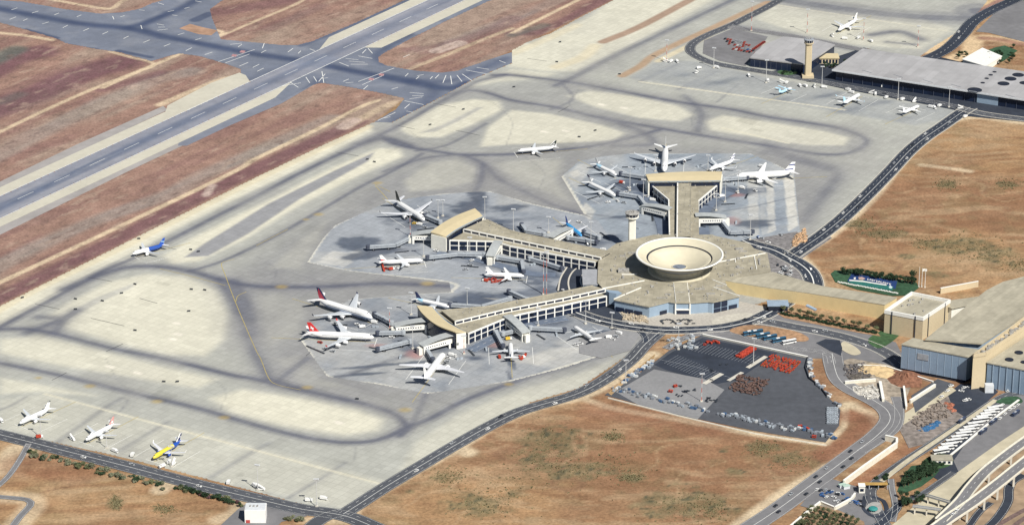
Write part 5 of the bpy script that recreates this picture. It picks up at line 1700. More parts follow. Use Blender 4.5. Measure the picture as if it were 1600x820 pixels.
def aircraft(kind, label, nose, tail, fin=P_WHITE, top=P_WHITE, belly=None, rear=None, front=None, engine=P_WHITE, fin_art=None, group='airliners', wing=P_GREYW, tail_from=.2):
    L, S, R, NE, FH, CR_, CT_, SW, ER, WLT = TYPES[kind]
    R *= 1.10
    S *= 1.05
    CR_ *= 1.08
    ER *= 1.1
    FH *= 1.06
    zc = R + 1.9 + .25 * R
    a, b = W(nose[0], nose[1], zc), W(tail[0], tail[1], zc + R * .5)
    c = (a + b) / 2
    t = thing('airliner', label, 'airliner', (c.x, c.y, 0.14), math.atan2(a.y - b.y, a.x - b.x), group)
    h = L / 2
    # fuselage rings
    prof = [(h, .06, -.30), (h - .25 * R, .35, -.24), (h - .7 * R, .62, -.16), (h - 1.3 * R, .82, -.08), (h - 2.2 * R, .97, -.02), (h - 3 * R, 1, 0), (h * .45, 1, 0), (0, 1, 0), (-h * .4, 1, 0), (-h * .55, .98, .02), (-h * .68, .86, .12), (-h * .80, .66, .28), (-h * .90, .42, .46), (-h * .97, .20, .58), (-h, .07, .62)]
    if kind == 'jumbo':
        prof = prof[:6] + [(h - 5 * R, 1, 0)] + prof[6:]
    n = 18
    V, F, MI = [], [], []
    for x, r, dz in prof:
        for k in range(n):
            th = 2 * math.pi * k / n
            y, z = R * r * math.cos(th), R * r * math.sin(th)
            if kind == 'jumbo' and z > 0 and x > h * .38 and x < h - .3 * R:
                z *= 1.0 + .32 * min(1, (x - h * .38) / (h * .1)) * min(1, (h - x) / (2.0 * R))
            V.append((x, y, zc + z + dz * R))
    slots = [top]

    def slot(m):
        if m not in slots:
            slots.append(m)
        return slots.index(m)
    for i in range(len(prof) - 1):
        for k in range(n):
            A, B = i * n + k, i * n + (k + 1) % n
            F.append((A, A + n, B + n, B))
            mid = math.sin(2 * math.pi * (k + .5) / n)
            xm = (prof[i][0] + prof[i + 1][0]) / 2
            s = 0
            if front and xm > h * .55:
                s = slot(front)
            elif rear and xm < -h * tail_from:
                s = slot(rear)
            elif belly and mid < .15:
                s = slot(belly)
            MI.append(s)
    F.append(tuple(range(n)))
    F.append(tuple((len(prof) - 1) * n + k for k in range(n))[::-1])
    MI += [0, 0]
    o = add_obj('fuselage', V, F, None, t, True)
    for m in slots:
        o.data.materials.append(m)
    o.data.polygons.foreach_set('material_index', MI)
    for s in (-1, 1):
        add_obj('window_row', [(h - 3.2 * R, s * R * .985, zc + .22 * R), (-h * .55, s * R * .985, zc + .22 * R), (-h * .55, s * R * .975, zc + .30 * R), (h - 3.2 * R, s * R * .975, zc + .30 * R),
                               (h - 3.2 * R, s * R * 1.004, zc + .22 * R), (-h * .55, s * R * 1.004, zc + .22 * R), (-h * .55, s * R * .990, zc + .30 * R), (h - 3.2 * R, s * R * .990, zc + .30 * R)],
                [(4, 5, 6, 7), (0, 1, 5, 4), (3, 2, 6, 7)], mat('cabin_glass', (.06, .07, .09), .3), o)
    cz = zc + (.40 if kind != 'jumbo' else .75) * R
    cx = h - (1.0 if kind != 'jumbo' else 1.5) * R
    MB().add([(cx + .30 * R, -.30 * R, cz - .02 * R), (cx + .30 * R, .30 * R, cz - .02 * R), (cx, .58 * R, cz), (cx, .40 * R, cz + .26 * R), (cx, -.40 * R, cz + .26 * R), (cx, -.58 * R, cz), (cx - .35 * R, 0, cz + .1 * R)],
             [(0, 1, 3, 4), (1, 2, 3), (4, 5, 0), (6, 5, 4), (6, 4, 3), (6, 3, 2)]).build('cockpit_window', mat('cabin_glass', (.06, .07, .09)), o)
    # wings
    hw = S / 2
    high = kind == 'small'
    wz = zc + (R * .9 if high else -R * .55)
    wx = L * .09
    for s in (-1, 1):
        mb = MB()
        tan = SW
        st = [((wx + CR_ * .5, 0, wz), CR_, CR_ * .115, 'z'), ((wx + CR_ * .5 - tan * R, s * R, wz), CR_ * .94, CR_ * .11, 'z'),
              ((wx + CR_ * .5 - tan * hw * .36, s * hw * .36, wz + hw * .03), CR_ * .56 + CT_ * .08, CR_ * .06, 'z'),
              ((wx + CR_ * .5 - tan * hw * .985, s * hw * .985, wz + hw * .10), CT_, CT_ * .09, 'z'),
              ((wx + CR_ * .5 - tan * hw - .3 * CT_, s * hw, wz + hw * .102), CT_ * .6, CT_ * .06, 'z')]
        w = foil(mb, st).build('wing', wing, t)
        if WLT:
            mb = MB()
            e = (wx + CR_ * .5 - tan * hw - .2 * CT_, s * (hw - .05), wz + hw * .10)
            foil(mb, [(e, CT_ * .8, .25, 'y'), ((e[0] - WLT * .7, e[1] + s * WLT * .25, e[2] + WLT), CT_ * .35, .12, 'y')]).build('winglet', P_WHITE if fin is P_WHITE else fin, w)
    # engines
    spots = [.33] if NE == 2 else [.34, .64]
    for f in spots:
        for s in (-1, 1):
            ey = s * hw * f
            ez = wz + hw * .10 * f - ER * (1.25 if not high else .5)
            ex = wx + CR_ * .5 - SW * abs(ey) + ER * 1.1
            el = ER * 3.6
            mb = MB()
            V2 = []
            for (u, r) in [(0, .86), (.03, 1), (.25, 1.08), (.6, .95), (.85, .66), (1, .5)]:
                V2.append((ex - u * el + el * .3, ey, ez, r * ER))
            mb.tube([(v[0], v[1], v[2]) for v in V2], [v[3] for v in V2], 14, cap=False)
            mb.f.append(tuple(len(mb.v) - 14 + k for k in range(14)))
            e = mb.build('engine', engine, t, True)
            MB().tube([(ex + el * .3 - .05 * el, ey, ez), (ex + el * .3 - .10 * el, ey, ez)], ER * .84, 14).build('fan', P_INTAKE, e)
            if not high:
                MB().add([(ex + .1 * el, ey - .15, ez + ER * .8), (ex + .1 * el, ey + .15, ez + ER * .8), (ex - .8 * el, ey + .15, ez + ER * .4), (ex - .8 * el, ey - .15, ez + ER * .4),
                          (ex - .1 * el, ey - .15, ez + ER * 1.5), (ex - .1 * el, ey + .15, ez + ER * 1.5), (ex - .9 * el, ey + .15, ez + ER * 1.5), (ex - .9 * el, ey - .15, ez + ER * 1.5)],
                         [(0, 3, 2, 1), (4, 5, 6, 7), (0, 1, 5, 4), (1, 2, 6, 5), (2, 3, 7, 6), (3, 0, 4, 7)]).build('pylon', P_WHITE, e)
            else:
                for k in range(4):
                    an = k * math.pi / 2 + .4
                    MB().bar((ex + el * .34, ey, ez), (ex + el * .34, ey + 1.7 * math.cos(an), ez + 1.7 * math.sin(an)), .25, .08, (1, 0, 0)).build('propeller_blade', P_INTAKE, e)
    # tail
    fx = -h * .64
    fz = zc + R * .75
    fc = FH * .95
    fo = foil(MB(), [((fx, 0, fz), fc, .75, 'y'), ((fx - FH * .42, 0, fz + FH * .5), fc * .72, .5, 'y'), ((fx - FH * .86, 0, fz + FH), fc * .42, .3, 'y')]).build('tail_fin', fin, t)
    ts = S * .19 if kind != 'small' else S * .16
    tz = zc + R * .55 if not high else fz + FH * .96
    tx = -h * .80 if not high else fx - FH * .80
    for s in (-1, 1):
        foil(MB(), [((tx, s * R * .2, tz), fc * .72, .45, 'z'), ((tx - ts * .62, s * ts, tz + ts * .12), fc * .30, .2, 'z')]).build('tailplane', P_WHITE if wing is P_GREYW else wing, t)

    def fin_pt(u, v, s):
        """u along chord 0..1, v up the fin 0..1"""
        if v < .5:
            lx, ch = fx - FH * .84 * v, fc * (1 - .56 * v)
        else:
            lx, ch = fx - FH * .42 - FH * .88 * (v - .5), fc * (.72 - .6 * (v - .5))
        return (lx - u * ch, s * .50, fz + FH * v)
    for art in (fin_art or []):
        nm, m, pts = art
        for s in (-1, 1):
            q = [fin_pt(u, v, s) for u, v in pts]
            q2 = [(x, y * .80, z) for x, y, z in q]
            k = len(q)
            add_obj(nm, q + q2, [tuple(range(k)), tuple(range(k, 2 * k))[::-1]] + [(i, (i + 1) % k, k + (i + 1) % k, k + i) for i in range(k)], m, fo)
    lead = [W(tail[0], tail[1], .2), ]
    dv = (b - a).normalized()
    LEADS.append([(a.x, a.y), (b.x + dv.x * 34, b.y + dv.y * 34)])
    # landing gear
    for gx, gy, big in ((h * .74, 0, .7), (wx - CR_ * .22, R * 1.05 + .6, 1), (wx - CR_ * .22, -R * 1.05 - .6, 1)):
        g = MB().tube([(gx, gy, .5), (gx, gy, zc - R * .6)], .16 + .02 * R, 6).build('landing_gear', P_GREYW, t)
        for s in (-1, 1):
            rr = (.45 + .06 * R) * big
            MB().tube([(gx, gy + s * .35 - .18, rr), (gx, gy + s * .35 + .18, rr)], rr, 10).build('wheel', P_TYRE, g)
    return t


CROSS = [(.32, .34), (.46, .34), (.46, .20), (.60, .20), (.60, .34), (.74, .34), (.74, .48), (.60, .48), (.60, .62), (.46, .62), (.46, .48), (.32, .48)]
STR1 = [('fin_stripe', P_DBLUE, [(0.02, .62), (1, .66), (1, .78), (.02, .74)]), ('fin_stripe', P_DBLUE, [(.02, .12), (1, .20), (1, .30), (.02, .22)])]
aircraft('narrow', 'white airliner with grey wings, leftmost on the remote stand row', (32.4, 659.4), (75.5, 638), fin_art=[('fin_tip', P_BLACK, [(0, .88), (1, .88), (1, 1), (0, 1)])])
aircraft('narrow', 'white airliner with faded red tail fin in the middle of the remote row', (134.5, 686), (177, 662), fin=P_PINK, fin_art=[('fin_disc', P_WHITE, [(.3, .25), (.5, .18), (.7, .25), (.75, .4), (.6, .5), (.4, .5), (.28, .4)])])
aircraft('narrow_winglet', 'yellow-nosed airliner with blue belly on the remote stand', (240, 714), (282, 688), fin=P_WHITE, top=P_YEL, belly=P_BLUE, rear=P_BLUE, front=P_YEL, engine=P_BLUE, tail_from=.45, wing=paint('pale_wing', (.66, .67, .70)),
         fin_art=[('fin_band', P_NAVY, [(.1, .1), (.8, .1), (.75, .5), (.2, .5)]), ('fin_band', P_NAVY, [(.3, .6), (.9, .6), (.9, .95), (.4, .95)])])
aircraft('narrow', 'white-nosed airliner with deep blue rear half taxiing beside the runway strip', (211, 395), (252, 383), fin=P_BLUE, rear=P_BLUE, tail_from=.05, fin_art=[('fin_band', P_PALEB, [(.05, .5), (1, .35), (1, .45), (.05, .6)])])
aircraft('wide', 'white wide-body airliner with black-green tail fin at the western pier tip', (660, 341), (621.6, 315), fin=P_BLACK, wing=paint('pale_wing', (.66, .67, .70)))
aircraft('long_narrow', 'long white airliner with red fin base parked level below the western pier', (664, 406), (590, 409), fin_art=[('fin_base', P_RED, [(0, .0), (1, .0), (1, .30), (.35, .12)])])
aircraft('narrow', 'all-white airliner between the western and southern piers', (823, 430.5), (757, 427), wing=P_WHITE)
aircraft('jumbo', 'white four-engined jumbo with navy and crimson tail fin at the southern pier', (581, 495.6), (497, 467), fin=P_NAVY, belly=paint('blue_grey_belly', (.30, .36, .48)), fin_art=[('fin_panel', P_CRIM, [(.25, .05), (.95, .05), (.9, .55), (.4, .95), (.3, .5)])])
aircraft('four', 'white four-engined airliner with red fin bearing a white cross', (587, 526), (478, 519), fin=P_RED, fin_art=[('white_cross', P_WHITE, CROSS)])
aircraft('narrow', 'white airliner with navy fin and dark rear behind the southern pier tip', (699, 478.5), (653, 467), fin=P_NAVY, belly=paint('blue_grey_belly', (.30, .36, .48)), rear=P_PALEB, tail_from=.55)
aircraft('big_twin', 'large plain white twin-jet nosed in to the southern pier tip', (695, 550), (661, 593), wing=paint('pale_wing', (.66, .67, .70)))
aircraft('narrow', 'white airliner seen from straight behind on the lower stand', (797.6, 536), (799, 558))
aircraft('narrow_winglet', 'white airliner beside the roundabout road with tail toward the yard', (897, 510), (929, 530))
aircraft('narrow', 'bright blue airliner parked behind the western pier', (907, 367), (885.6, 349), fin=P_BLUE, top=P_SKY, belly=P_BLUE, wing=paint('pale_wing', (.66, .67, .70)))
aircraft('narrow', 'pale blue-white airliner, upper of two on the left of the northern pier', (963, 273), (931, 256), rear=P_PALEB, tail_from=.3)
aircraft('mid', 'white airliner with upturned dark fin tip, lower of two left of the northern pier', (961, 305), (919, 284), fin_art=[('fin_tip', P_NAVY, [(0, .7), (1, .7), (1, 1), (0, 1)])])
aircraft('jumbo', 'white four-engined jumbo facing the camera at the northern pier end', (1038, 264), (1040, 231))
aircraft('narrow_winglet', 'white airliner with blue-striped fin right of the northern pier end roof', (1107, 265), (1148.7, 249), fin_art=STR1)
aircraft('big_twin', 'largest white twin-jet with blue-striped fin, side-on at the northern pier', (1145, 275), (1245, 268), fin_art=STR1, wing=P_WHITE)
aircraft('long_narrow', 'white airliner with black lettering on its fin taxiing on the central apron', (806, 236), (872, 229), belly=paint('silver_belly', (.5, .52, .54)),
         fin_art=[('fin_letter', P_BLACK, [(.02, .0), (.22, .0), (.55, .70), (.90, .0), (1, .0), (1, 1), (.3, 1)]), ('fin_letter', P_BLACK, [(.40, .25), (.70, .25), (.72, .36), (.42, .36)])])
aircraft('mid', 'white airliner parked alone on the far top stand', (1308, 48), (1341, 29))
aircraft('small', 'small pale blue propeller airliner in front of the far control tower', (1238, 137), (1217, 145), fin=P_PALEB, rear=P_PALEB, wing=P_PALEB, tail_from=.1)
aircraft('narrow_winglet', 'white airliner with pale blue tail nosed toward the far terminal', (1347.7, 145), (1313.7, 163), fin=P_PALEB)
aircraft('regional', 'small white jet on the far apron nearest the access road', (1437, 165), (1410, 176), wing=P_WHITE)

lm = MB()
wl = MB()
for ln in LEADS:
    strip_mb(lm, ln, .55, .17)
    for sg in (-1, 1):
        q = offset_line(ln, sg * 21)
        strip_mb(wl, [q[0], lerp2(q[0], q[1], .55)], .4, .165)
    q = offset_line(ln, 9), offset_line(ln, -9)
    strip_mb(wl, [q[0][0], q[1][0]], .5, .165)
stuff(wl.build('stand_marking', M_WHITE, apron))
stuff(lm.build('stand_guide_line', M_YELLOW, apron))
# ------------------------------------------------------------------ jet bridges
M_JET = mat('bridge_cladding', (.38, .41, .44), .5, var=.10, scale=.3, spec=.5)
M_JETD = mat('bridge_dark', (.07, .08, .11), .7, var=.2)


def jet_bridge(px, label, z=4.6):
    pts = [W(p[0], p[1], z) for p in px]
    o = pts[0]
    t = thing('jet_bridge', label, 'jet bridge', (o.x, o.y, 0), 0, 'passenger bridges')
    loc = [(p.x - o.x, p.y - o.y, p.z) for p in pts]
    for i in range(len(loc) - 1):
        a, b = Vector(loc[i]), Vector(loc[i + 1])
        s = MB().bar(a, b, 3.3, 3.2).build('tunnel', M_JET, t)
        MB().bar(a + Vector((0, 0, .2)), b + Vector((0, 0, .2)), 3.42, .5).build('glazing', M_JETD, s)
        d = (b - a)
        nseg = max(2, int(d.length / 7))
        for k in range(1, nseg):
            c = a + d * (k / nseg)
            u = d.normalized()
            MB().bar(c - u * .2, c + u * .2, 3.5, 3.4).build('collar_ring', M_JET, s)
        for f in (.25, .8):
            c = a + d * f
            MB().bar((c.x, c.y, 0.1), (c.x, c.y, z - 1.5), .7, .7, (1, 0, 0)).build('support', M_GREY, t)
            MB().bar((c.x - 1.6, c.y, .5), (c.x + 1.6, c.y, .5), .9, .9).build('wheel_bogie', P_TYRE, t)
    MB().lathe([(2.4, z - 1.9), (2.4, z + 2.1), (.05, z + 2.5)], 14, 0, 0).build('rotunda', M_JET, t)
    e = loc[-1]
    MB().lathe([(2.3, z - 1.7), (2.3, z + 1.9), (.05, z + 2.3)], 10, e[0], e[1]).build('cab', M_JETD, t)
    return t


JB = [([(644, 370), (618, 383), (575, 386)], 'empty jet bridge bending left from the western pier tip'),
      ([(757, 398), (715, 397), (668, 402)], 'jet bridge reaching the long white airliner with red fin base'),
      ([(688, 347), (664, 337)], 'jet bridge at the nose of the black-green-tailed airliner'),
      ([(777, 402), (815, 408), (818, 424)], 'jet bridge bent round toward the all-white airliner'),
      ([(828, 404), (850, 410), (878, 419)], 'idle jet bridge running along the western pier flank'),
      ([(612, 504), (585, 490)], 'jet bridge docked at the jumbo with navy and crimson fin'),
      ([(630, 519), (590, 520)], 'jet bridge docked at the red-finned airliner with white cross'),
      ([(640, 533), (590, 545)], 'empty jet bridge below the red-finned airliner'),
      ([(797, 466), (752, 479), (703, 476)], 'long jet bridge behind the southern pier to the navy-finned airliner'),
      ([(824, 468), (795, 455)], 'short idle jet bridge behind the southern pier'),
      ([(664, 541), (676, 561)], 'dark jet bridge beside the large plain twin-jet'),
      ([(775, 519), (786, 540)], 'dark jet bridge beside the airliner seen from behind'),
      ([(829, 512), (882, 515)], 'straight jet bridge to the airliner beside the roundabout road'),
      ([(888, 371), (932, 378)], 'long grey jet bridge in front of the bright blue airliner'),
      ([(936, 371), (913, 363)], 'jet bridge docked at the bright blue airliner nose'),
      ([(850, 366), (822, 361), (815, 351)], 'dark empty jet bridge behind the western pier'),
      ([(1010, 277), (970, 271)], 'upper jet bridge left of the northern pier'),
      ([(1008, 320), (998, 307), (966, 302)], 'bent jet bridge left of the northern pier'),
      ([(1130, 280), (1168, 277)], 'jet bridge docked at the largest twin-jet'),
      ([(1128, 346), (1141, 363), (1176, 362)], 'bent jet bridge right of the northern pier'),
      ([(786, 521), (812, 515)], 'short bridge linking the node on the southern pier flank')]
for px, lb in JB:
    jet_bridge(px, lb)

# ------------------------------------------------------------------ floodlight masts
M_MAST = mat('mast_paint', (.55, .55, .54), .6, var=.08)
M_MASTR = mat('mast_red', (.50, .16, .13), .6, var=.1)
MAST_MESH = {}


def mast(px, py0, py1, label, red=False):
    s = (FPX * ST + (py1 - 410) * CT) / CAM.z
    h = max(12.0, (py1 - py0) / (s * CT))
    b = W(px, py1)
    t = thing('light_mast', label, 'light mast', (b.x, b.y, .2), rng.uniform(-.3, .3), 'floodlight masts on the aprons')
    n = 6 if red else 1
    for k in range(n):
        r0 = .42 - .22 * k / n
        r1 = .42 - .22 * (k + 1) / n
        MB().tube([(0, 0, h * k / n), (0, 0, h * (k + 1) / n)], [r0, r1], 8).build('pole', M_MASTR if (red and k % 2 == 0) else M_MAST, t)
    MB().box(-1.2, 1.2, -1.2, 1.2, 0, 1.1).build('footing', M_KERB, t)
    hd = MB().box(-2.4, 2.4, -.5, .5, h - .2, h + .2).build('head_frame', M_MAST, t)
    for k in range(4):
        MB().box(-2.2 + k * 1.2, -1.4 + k * 1.2, -.9, .9, h + .2, h + 1.0).build('floodlight', M_STEELW, hd)
    return t


MASTS = [(64, 649, 683, 'first mast beside the leftmost remote airliner', 0), (167, 674, 700, 'mast in front of the middle remote airliner', 0), (268.5, 697, 729, 'mast in front of the yellow-nosed airliner', 0), (403, 726, 766, 'mast on the lower apron left of the road corner', 0), (495, 748, 791, 'mast nearest the lower road junction', 0),
         (684.5, 314, 341, 'left one of two twin masts right of the black-green-tailed airliner', 0), (692, 314, 338, 'right one of two twin masts behind the western pier tip', 0), (757.5, 309, 344, 'mast behind the curved roof of the western pier', 0), (641, 335, 370, 'mast under the black-green-tailed airliner nose', 1), (662, 374, 401, 'mast left of the western pier gable wall', 0), (642.5, 458, 492, 'mast between the jumbo and the navy-finned airliner', 0), (730, 451, 484, 'mast behind the southern pier roof', 0), (609, 482, 514, 'mast by the jumbo nose at the southern pier tip', 1), (645, 510, 545, 'mast in front of the southern pier tip node', 0),
         (802, 328, 362, 'mast behind the middle of the western pier', 0), (857, 340, 364, 'mast left of the bright blue airliner', 0), (923, 348, 387, 'mast right of the bright blue airliner', 0), (849, 398, 460, 'left tall red and white mast by the service road', 1), (854, 394, 462, 'right tall red and white mast by the service road', 1), (841, 482, 509, 'mast before the southern pier front', 0), (915, 471, 506, 'mast in front of the southern pier root', 0), (956, 489, 513, 'mast beside the ring road left of the rotunda', 0), (725, 525, 553, 'mast beside the southern pier gable wall', 1), (734, 372, 398, 'mast before the western pier windows', 0),
         (984, 263, 298, 'mast between the two airliners left of the northern pier', 0), (1005, 282, 316, 'mast at the left flank of the northern pier', 0), (1024, 244, 268, 'mast left of the jumbo facing the camera', 0), (1060, 506, 546, 'mast at the top corner of the baggage yard', 0), (1133, 283, 316, 'mast right of the northern pier gable', 0), (1119, 304, 329, 'mast on the right flank of the northern pier', 0), (1172, 337, 375, 'mast right of the rotunda behind the yard', 0), (1153, 268, 300, 'mast in front of the largest twin-jet', 0), (1106, 244, 267, 'mast left of the striped-fin airliner', 0),
         (1041.5, 65, 97, 'red and white mast at the left edge of the far apron', 1), (1115, 77, 107, 'mast beside the loop road of the far apron', 0), (1174, 5, 49, 'red and white mast behind the far car park', 1), (1197, 96, 130, 'mast left of the far control tower', 0), (1261, 17, 52, 'red and white mast behind the far control tower', 1), (1349, 31, 63, 'red and white mast right of the lone far airliner', 1), (1434, 43, 74, 'red and white mast on the bare top apron', 1), (1284, 106, 137, 'mast right of the far control tower', 0), (1403, 125, 156, 'mast between the two far airliners', 0), (1482.5, 138, 168, 'mast at the right end of the far apron', 0),
         (1096, 584, 627, 'tall mast standing in the middle of the baggage yard', 1), (1177, 529, 570, 'mast beside the red baggage carts', 0), (977.6, 563, 598, 'mast on the straw verge by the perimeter road', 0)]
for a in MASTS:
    mast(a[0], a[1], a[2], 'floodlight ' + a[3], a[4])

# ------------------------------------------------------------------ vehicles
V_WHITE = paint('vehicle_white', (.78, .78, .76), .5)
V_SILVER = paint('vehicle_silver', (.42, .44, .46), .4)
V_DARK = paint('vehicle_dark', (.035, .04, .05), .4)
V_RED = mat('vehicle_red', (.42, .055, .03), .6, var=.5, scale=.6)
V_BLUEV = paint('vehicle_blue', (.05, .14, .36), .5)
V_YEL = paint('vehicle_yellow', (.70, .46, .05), .5)
V_GLASS = mat('vehicle_glass', (.02, .025, .035), .2)


def protos(col, nm):
    """car, van and truck bodies in one colour"""
    car = MB().prism([(-2.2, -.9), (2.1, -.9), (2.25, -.6), (2.25, .6), (2.1, .9), (-2.2, .9)], .35, .95)
    cab = MB().add([(-1.7, -.82, .95), (1.0, -.82, .95), (1.0, .82, .95), (-1.7, .82, .95), (-1.3, -.66, 1.5), (.35, -.66, 1.5), (.35, .66, 1.5), (-1.3, .66, 1.5)], [(4, 5, 6, 7), (0, 1, 5, 4), (1, 2, 6, 5), (2, 3, 7, 6), (3, 0, 4, 7)])
    wh = MB()
    for x in (-1.4, 1.4):
        for y in (-.85, .85):
            wh.tube([(x, y - .12, .34), (x, y + .12, .34)], .34, 8)
    return mesh_of(car, col), mesh_of(cab, V_GLASS), mesh_of(wh, P_TYRE), mesh_of(MB().box(-1.25, .3, -.64, .64, 1.5, 1.56), col)


CARS = {k: protos(m, k) for k, m in (('white', V_WHITE), ('silver', V_SILVER), ('dark', V_DARK), ('red', V_RED), ('blue', V_BLUEV), ('yellow', V_YEL))}


def child(me, nm, par):
    o = bpy.data.objects.new(nm, me)
    COL.objects.link(o)
    o.parent = par
    return o


def car(p, ang, colour, label, group, s=1.0):
    me = CARS[colour]
    t = thing('car', label, 'car', (p[0], p[1], .42), ang, group)
    t.scale = (s, s, s)
    child(me[0], 'body', t)
    child(me[1], 'cabin', t)
    child(me[2], 'wheels', t)
    child(me[3], 'cabin_roof', t)
    return t


def truck_mesh(col):
    box = MB().box(-3.4, 1.2, -1.25, 1.25, .9, 3.2)
    cab = MB().prism([(1.35, -1.15), (3.1, -1.15), (3.3, -.8), (3.3, .8), (3.1, 1.15), (1.35, 1.15)], .6, 2.5)
    gl = MB().box(3.0, 3.36, -.95, .95, 1.6, 2.3)
    wh = MB()
    for x in (-2.3, 2.2):
        for y in (-1.05, 1.05):
            wh.tube([(x, y - .2, .5), (x, y + .2, .5)], .5, 8)
    return mesh_of(box, col), mesh_of(cab, V_WHITE), mesh_of(gl, V_GLASS), mesh_of(wh, P_TYRE)


TRUCKS = {k: truck_mesh(m) for k, m in (('white', V_WHITE), ('yellow', V_YEL), ('red', V_RED), ('blue', V_BLUEV), ('silver', V_SILVER))}


def truck(p, ang, colour, label, group, s=1.0):
    me = TRUCKS[colour]
    t = thing('service_truck', label, 'service truck', (p[0], p[1], .16), ang, group)
    t.scale = (s, s, s)
    for m, nm in zip(me, ('box_body', 'cab', 'windscreen', 'wheels')):
        child(m, nm, t)
    return t


def stairs(p, ang, label, group):
    t = thing('passenger_stairs', label, 'passenger stairs', (p[0], p[1], .16), ang, group)
    MB().box(-3.5, 3, -1.1, 1.1, .5, 1.2).build('chassis', V_WHITE, t)
    MB().add([(-3.5, -.9, 1.2), (3, -.9, 4.2), (3, .9, 4.2), (-3.5, .9, 1.2), (-3.5, -.9, 2.2), (3, -.9, 5.4), (3, .9, 5.4), (-3.5, .9, 2.2)], [(0, 1, 2, 3), (0, 4, 5, 1), (3, 2, 6, 7), (1, 5, 6, 2)]).build('stairway', V_WHITE, t)
    for x in (-2.4, 2.2):
        MB().tube([(x, -1.2, .5), (x, 1.2, .5)], .5, 8).build('wheels', P_TYRE, t)
    return t


def heading(a, b):
    p, q = W(*a), W(*b)
    return math.atan2(q.y - p.y, q.x - p.x)


# ground service vehicles round the stands
G_STAND = 'service vehicles between the parked airliners'
APV = [(655, 352, 'white'), (664, 356, 'silver'), (648, 350, 'yellow'), (690, 372, 'white'), (674, 384, 'white'), (681, 393, 'white'), (612, 422, 'red'), (604, 421, 'red'), (619, 420, 'white'), (748, 405, 'white'), (737, 408, 'white'), (735, 415, 'silver'), (728, 422, 'silver'), (765, 438, 'red'), (772, 437, 'red'), (758, 440, 'red'), (800, 434, 'silver'),
       (558, 508, 'white'), (566, 512, 'white'), (603, 523, 'white'), (525, 506, 'silver'), (520, 550, 'silver'), (508, 546, 'silver'), (500, 536, 'red'), (585, 505, 'white'), (612, 528, 'white'), (700, 560, 'white'), (706, 556, 'white'), (698, 566, 'silver'), (712, 557, 'white'), (780, 559, 'red'), (812, 559, 'red'), (818, 558, 'white'), (795, 531, 'yellow'), (900, 540, 'white'), (907, 538, 'white'), (951, 528, 'white'), (957, 531, 'white'), (962, 527, 'silver'), (967, 522, 'white'),
       (982, 295, 'white'), (978, 302, 'white'), (972, 287, 'red'), (950, 317, 'white'), (965, 315, 'white'), (975, 318, 'silver'), (940, 308, 'silver'), (1010, 308, 'white'), (1020, 314, 'white'), (1025, 258, 'white'), (1028, 250, 'white'), (1052, 255, 'white'), (1110, 268, 'white'), (1122, 268, 'silver'), (1160, 295, 'white'), (1152, 302, 'white'), (1180, 299, 'white'), (1190, 262, 'white'), (1210, 280, 'white'), (1120, 310, 'white'), (1128, 308, 'white'), (1190, 374, 'silver'), (1185, 372, 'blue'), (1220, 368, 'silver'), (1200, 380, 'white'),
       (915, 389, 'white'), (942, 392, 'white'), (918, 382, 'silver'), (905, 348, 'white'), (838, 366, 'silver'), (890, 470, 'white'), (880, 455, 'white')]
for i, (x, y, cname) in enumerate(APV):
    p = W(x, y)
    a = rng.choice([.4, 1.9, -.5, 2.6]) + rng.uniform(-.2, .2)
    lab = {'white': 'small white service vehicle', 'silver': 'grey service vehicle', 'red': 'red ground service vehicle', 'yellow': 'yellow ground service vehicle', 'blue': 'blue service vehicle'}[cname] + ' standing among the parked airliners at the piers'
    if i % 3 == 0 and cname != 'silver':
        truck(p, a, cname, lab.replace('vehicle', 'truck'), G_STAND + ' ' + cname + ' trucks', .95)
    else:
        car(p, a, cname if cname in CARS else 'white', lab, G_STAND + ' ' + cname, 1.25)
FARV = [(403, 762), (408, 765), (400, 760), (483, 783), (506, 780), (113, 687), (207, 712), (357, 755), (265, 723), (272, 725), (253, 730), (180, 706), (2, 659), (1040, 97), (1048, 98), (1058, 98), (1092, 108), (1088, 115), (1120, 107), (1170, 120), (1200, 128), (1222, 130), (1229, 131), (1250, 136), (1258, 136), (1272, 137), (1288, 138), (1325, 142), (1330, 146), (1362, 147), (1368, 149), (1385, 154), (1410, 157), (1429, 160), (1455, 169), (1460, 170), (1468, 167), (1300, 58), (1320, 62), (1341, 61), (1360, 66), (1500, 170), (1508, 184), (1381, 137), (1410, 139), (1450, 147), (1466, 149)]
for i, (x, y) in enumerate(FARV):
    p = W(x, y)
    nearby = 'lower remote apron' if x < 600 else 'far apron before the old terminal'
    if i % 4 == 1:
        stairs(p, rng.uniform(0, 6.28), 'white passenger stairs truck on the ' + nearby, 'stairs on the ' + nearby)
    else:
        truck(p, rng.uniform(0, 6.28), 'white', 'white service truck on the ' + nearby, 'trucks on the ' + nearby)
truck(W(62, 684), .3, 'red', 'small red truck at the foot of the leftmost apron mast', 'red truck')

# cars on the roads
def cars_on(px, ts, offs, cols, label, group):
    ln = resample(spline(WL(px), 8), 1.0)
    for k, t in enumerate(ts):
        i = min(len(ln) - 3, int(t * (len(ln) - 2)))
        a = math.atan2(ln[i + 1][1] - ln[i][1], ln[i + 1][0] - ln[i][0])
        off = offs[k % len(offs)]
        cname = cols[k % len(cols)]
        car((ln[i][0] - math.sin(a) * off, ln[i][1] + math.cos(a) * off), a + (math.pi if off > 0 else 0), cname, label.format(cname), group + ' ' + cname, 1.15)


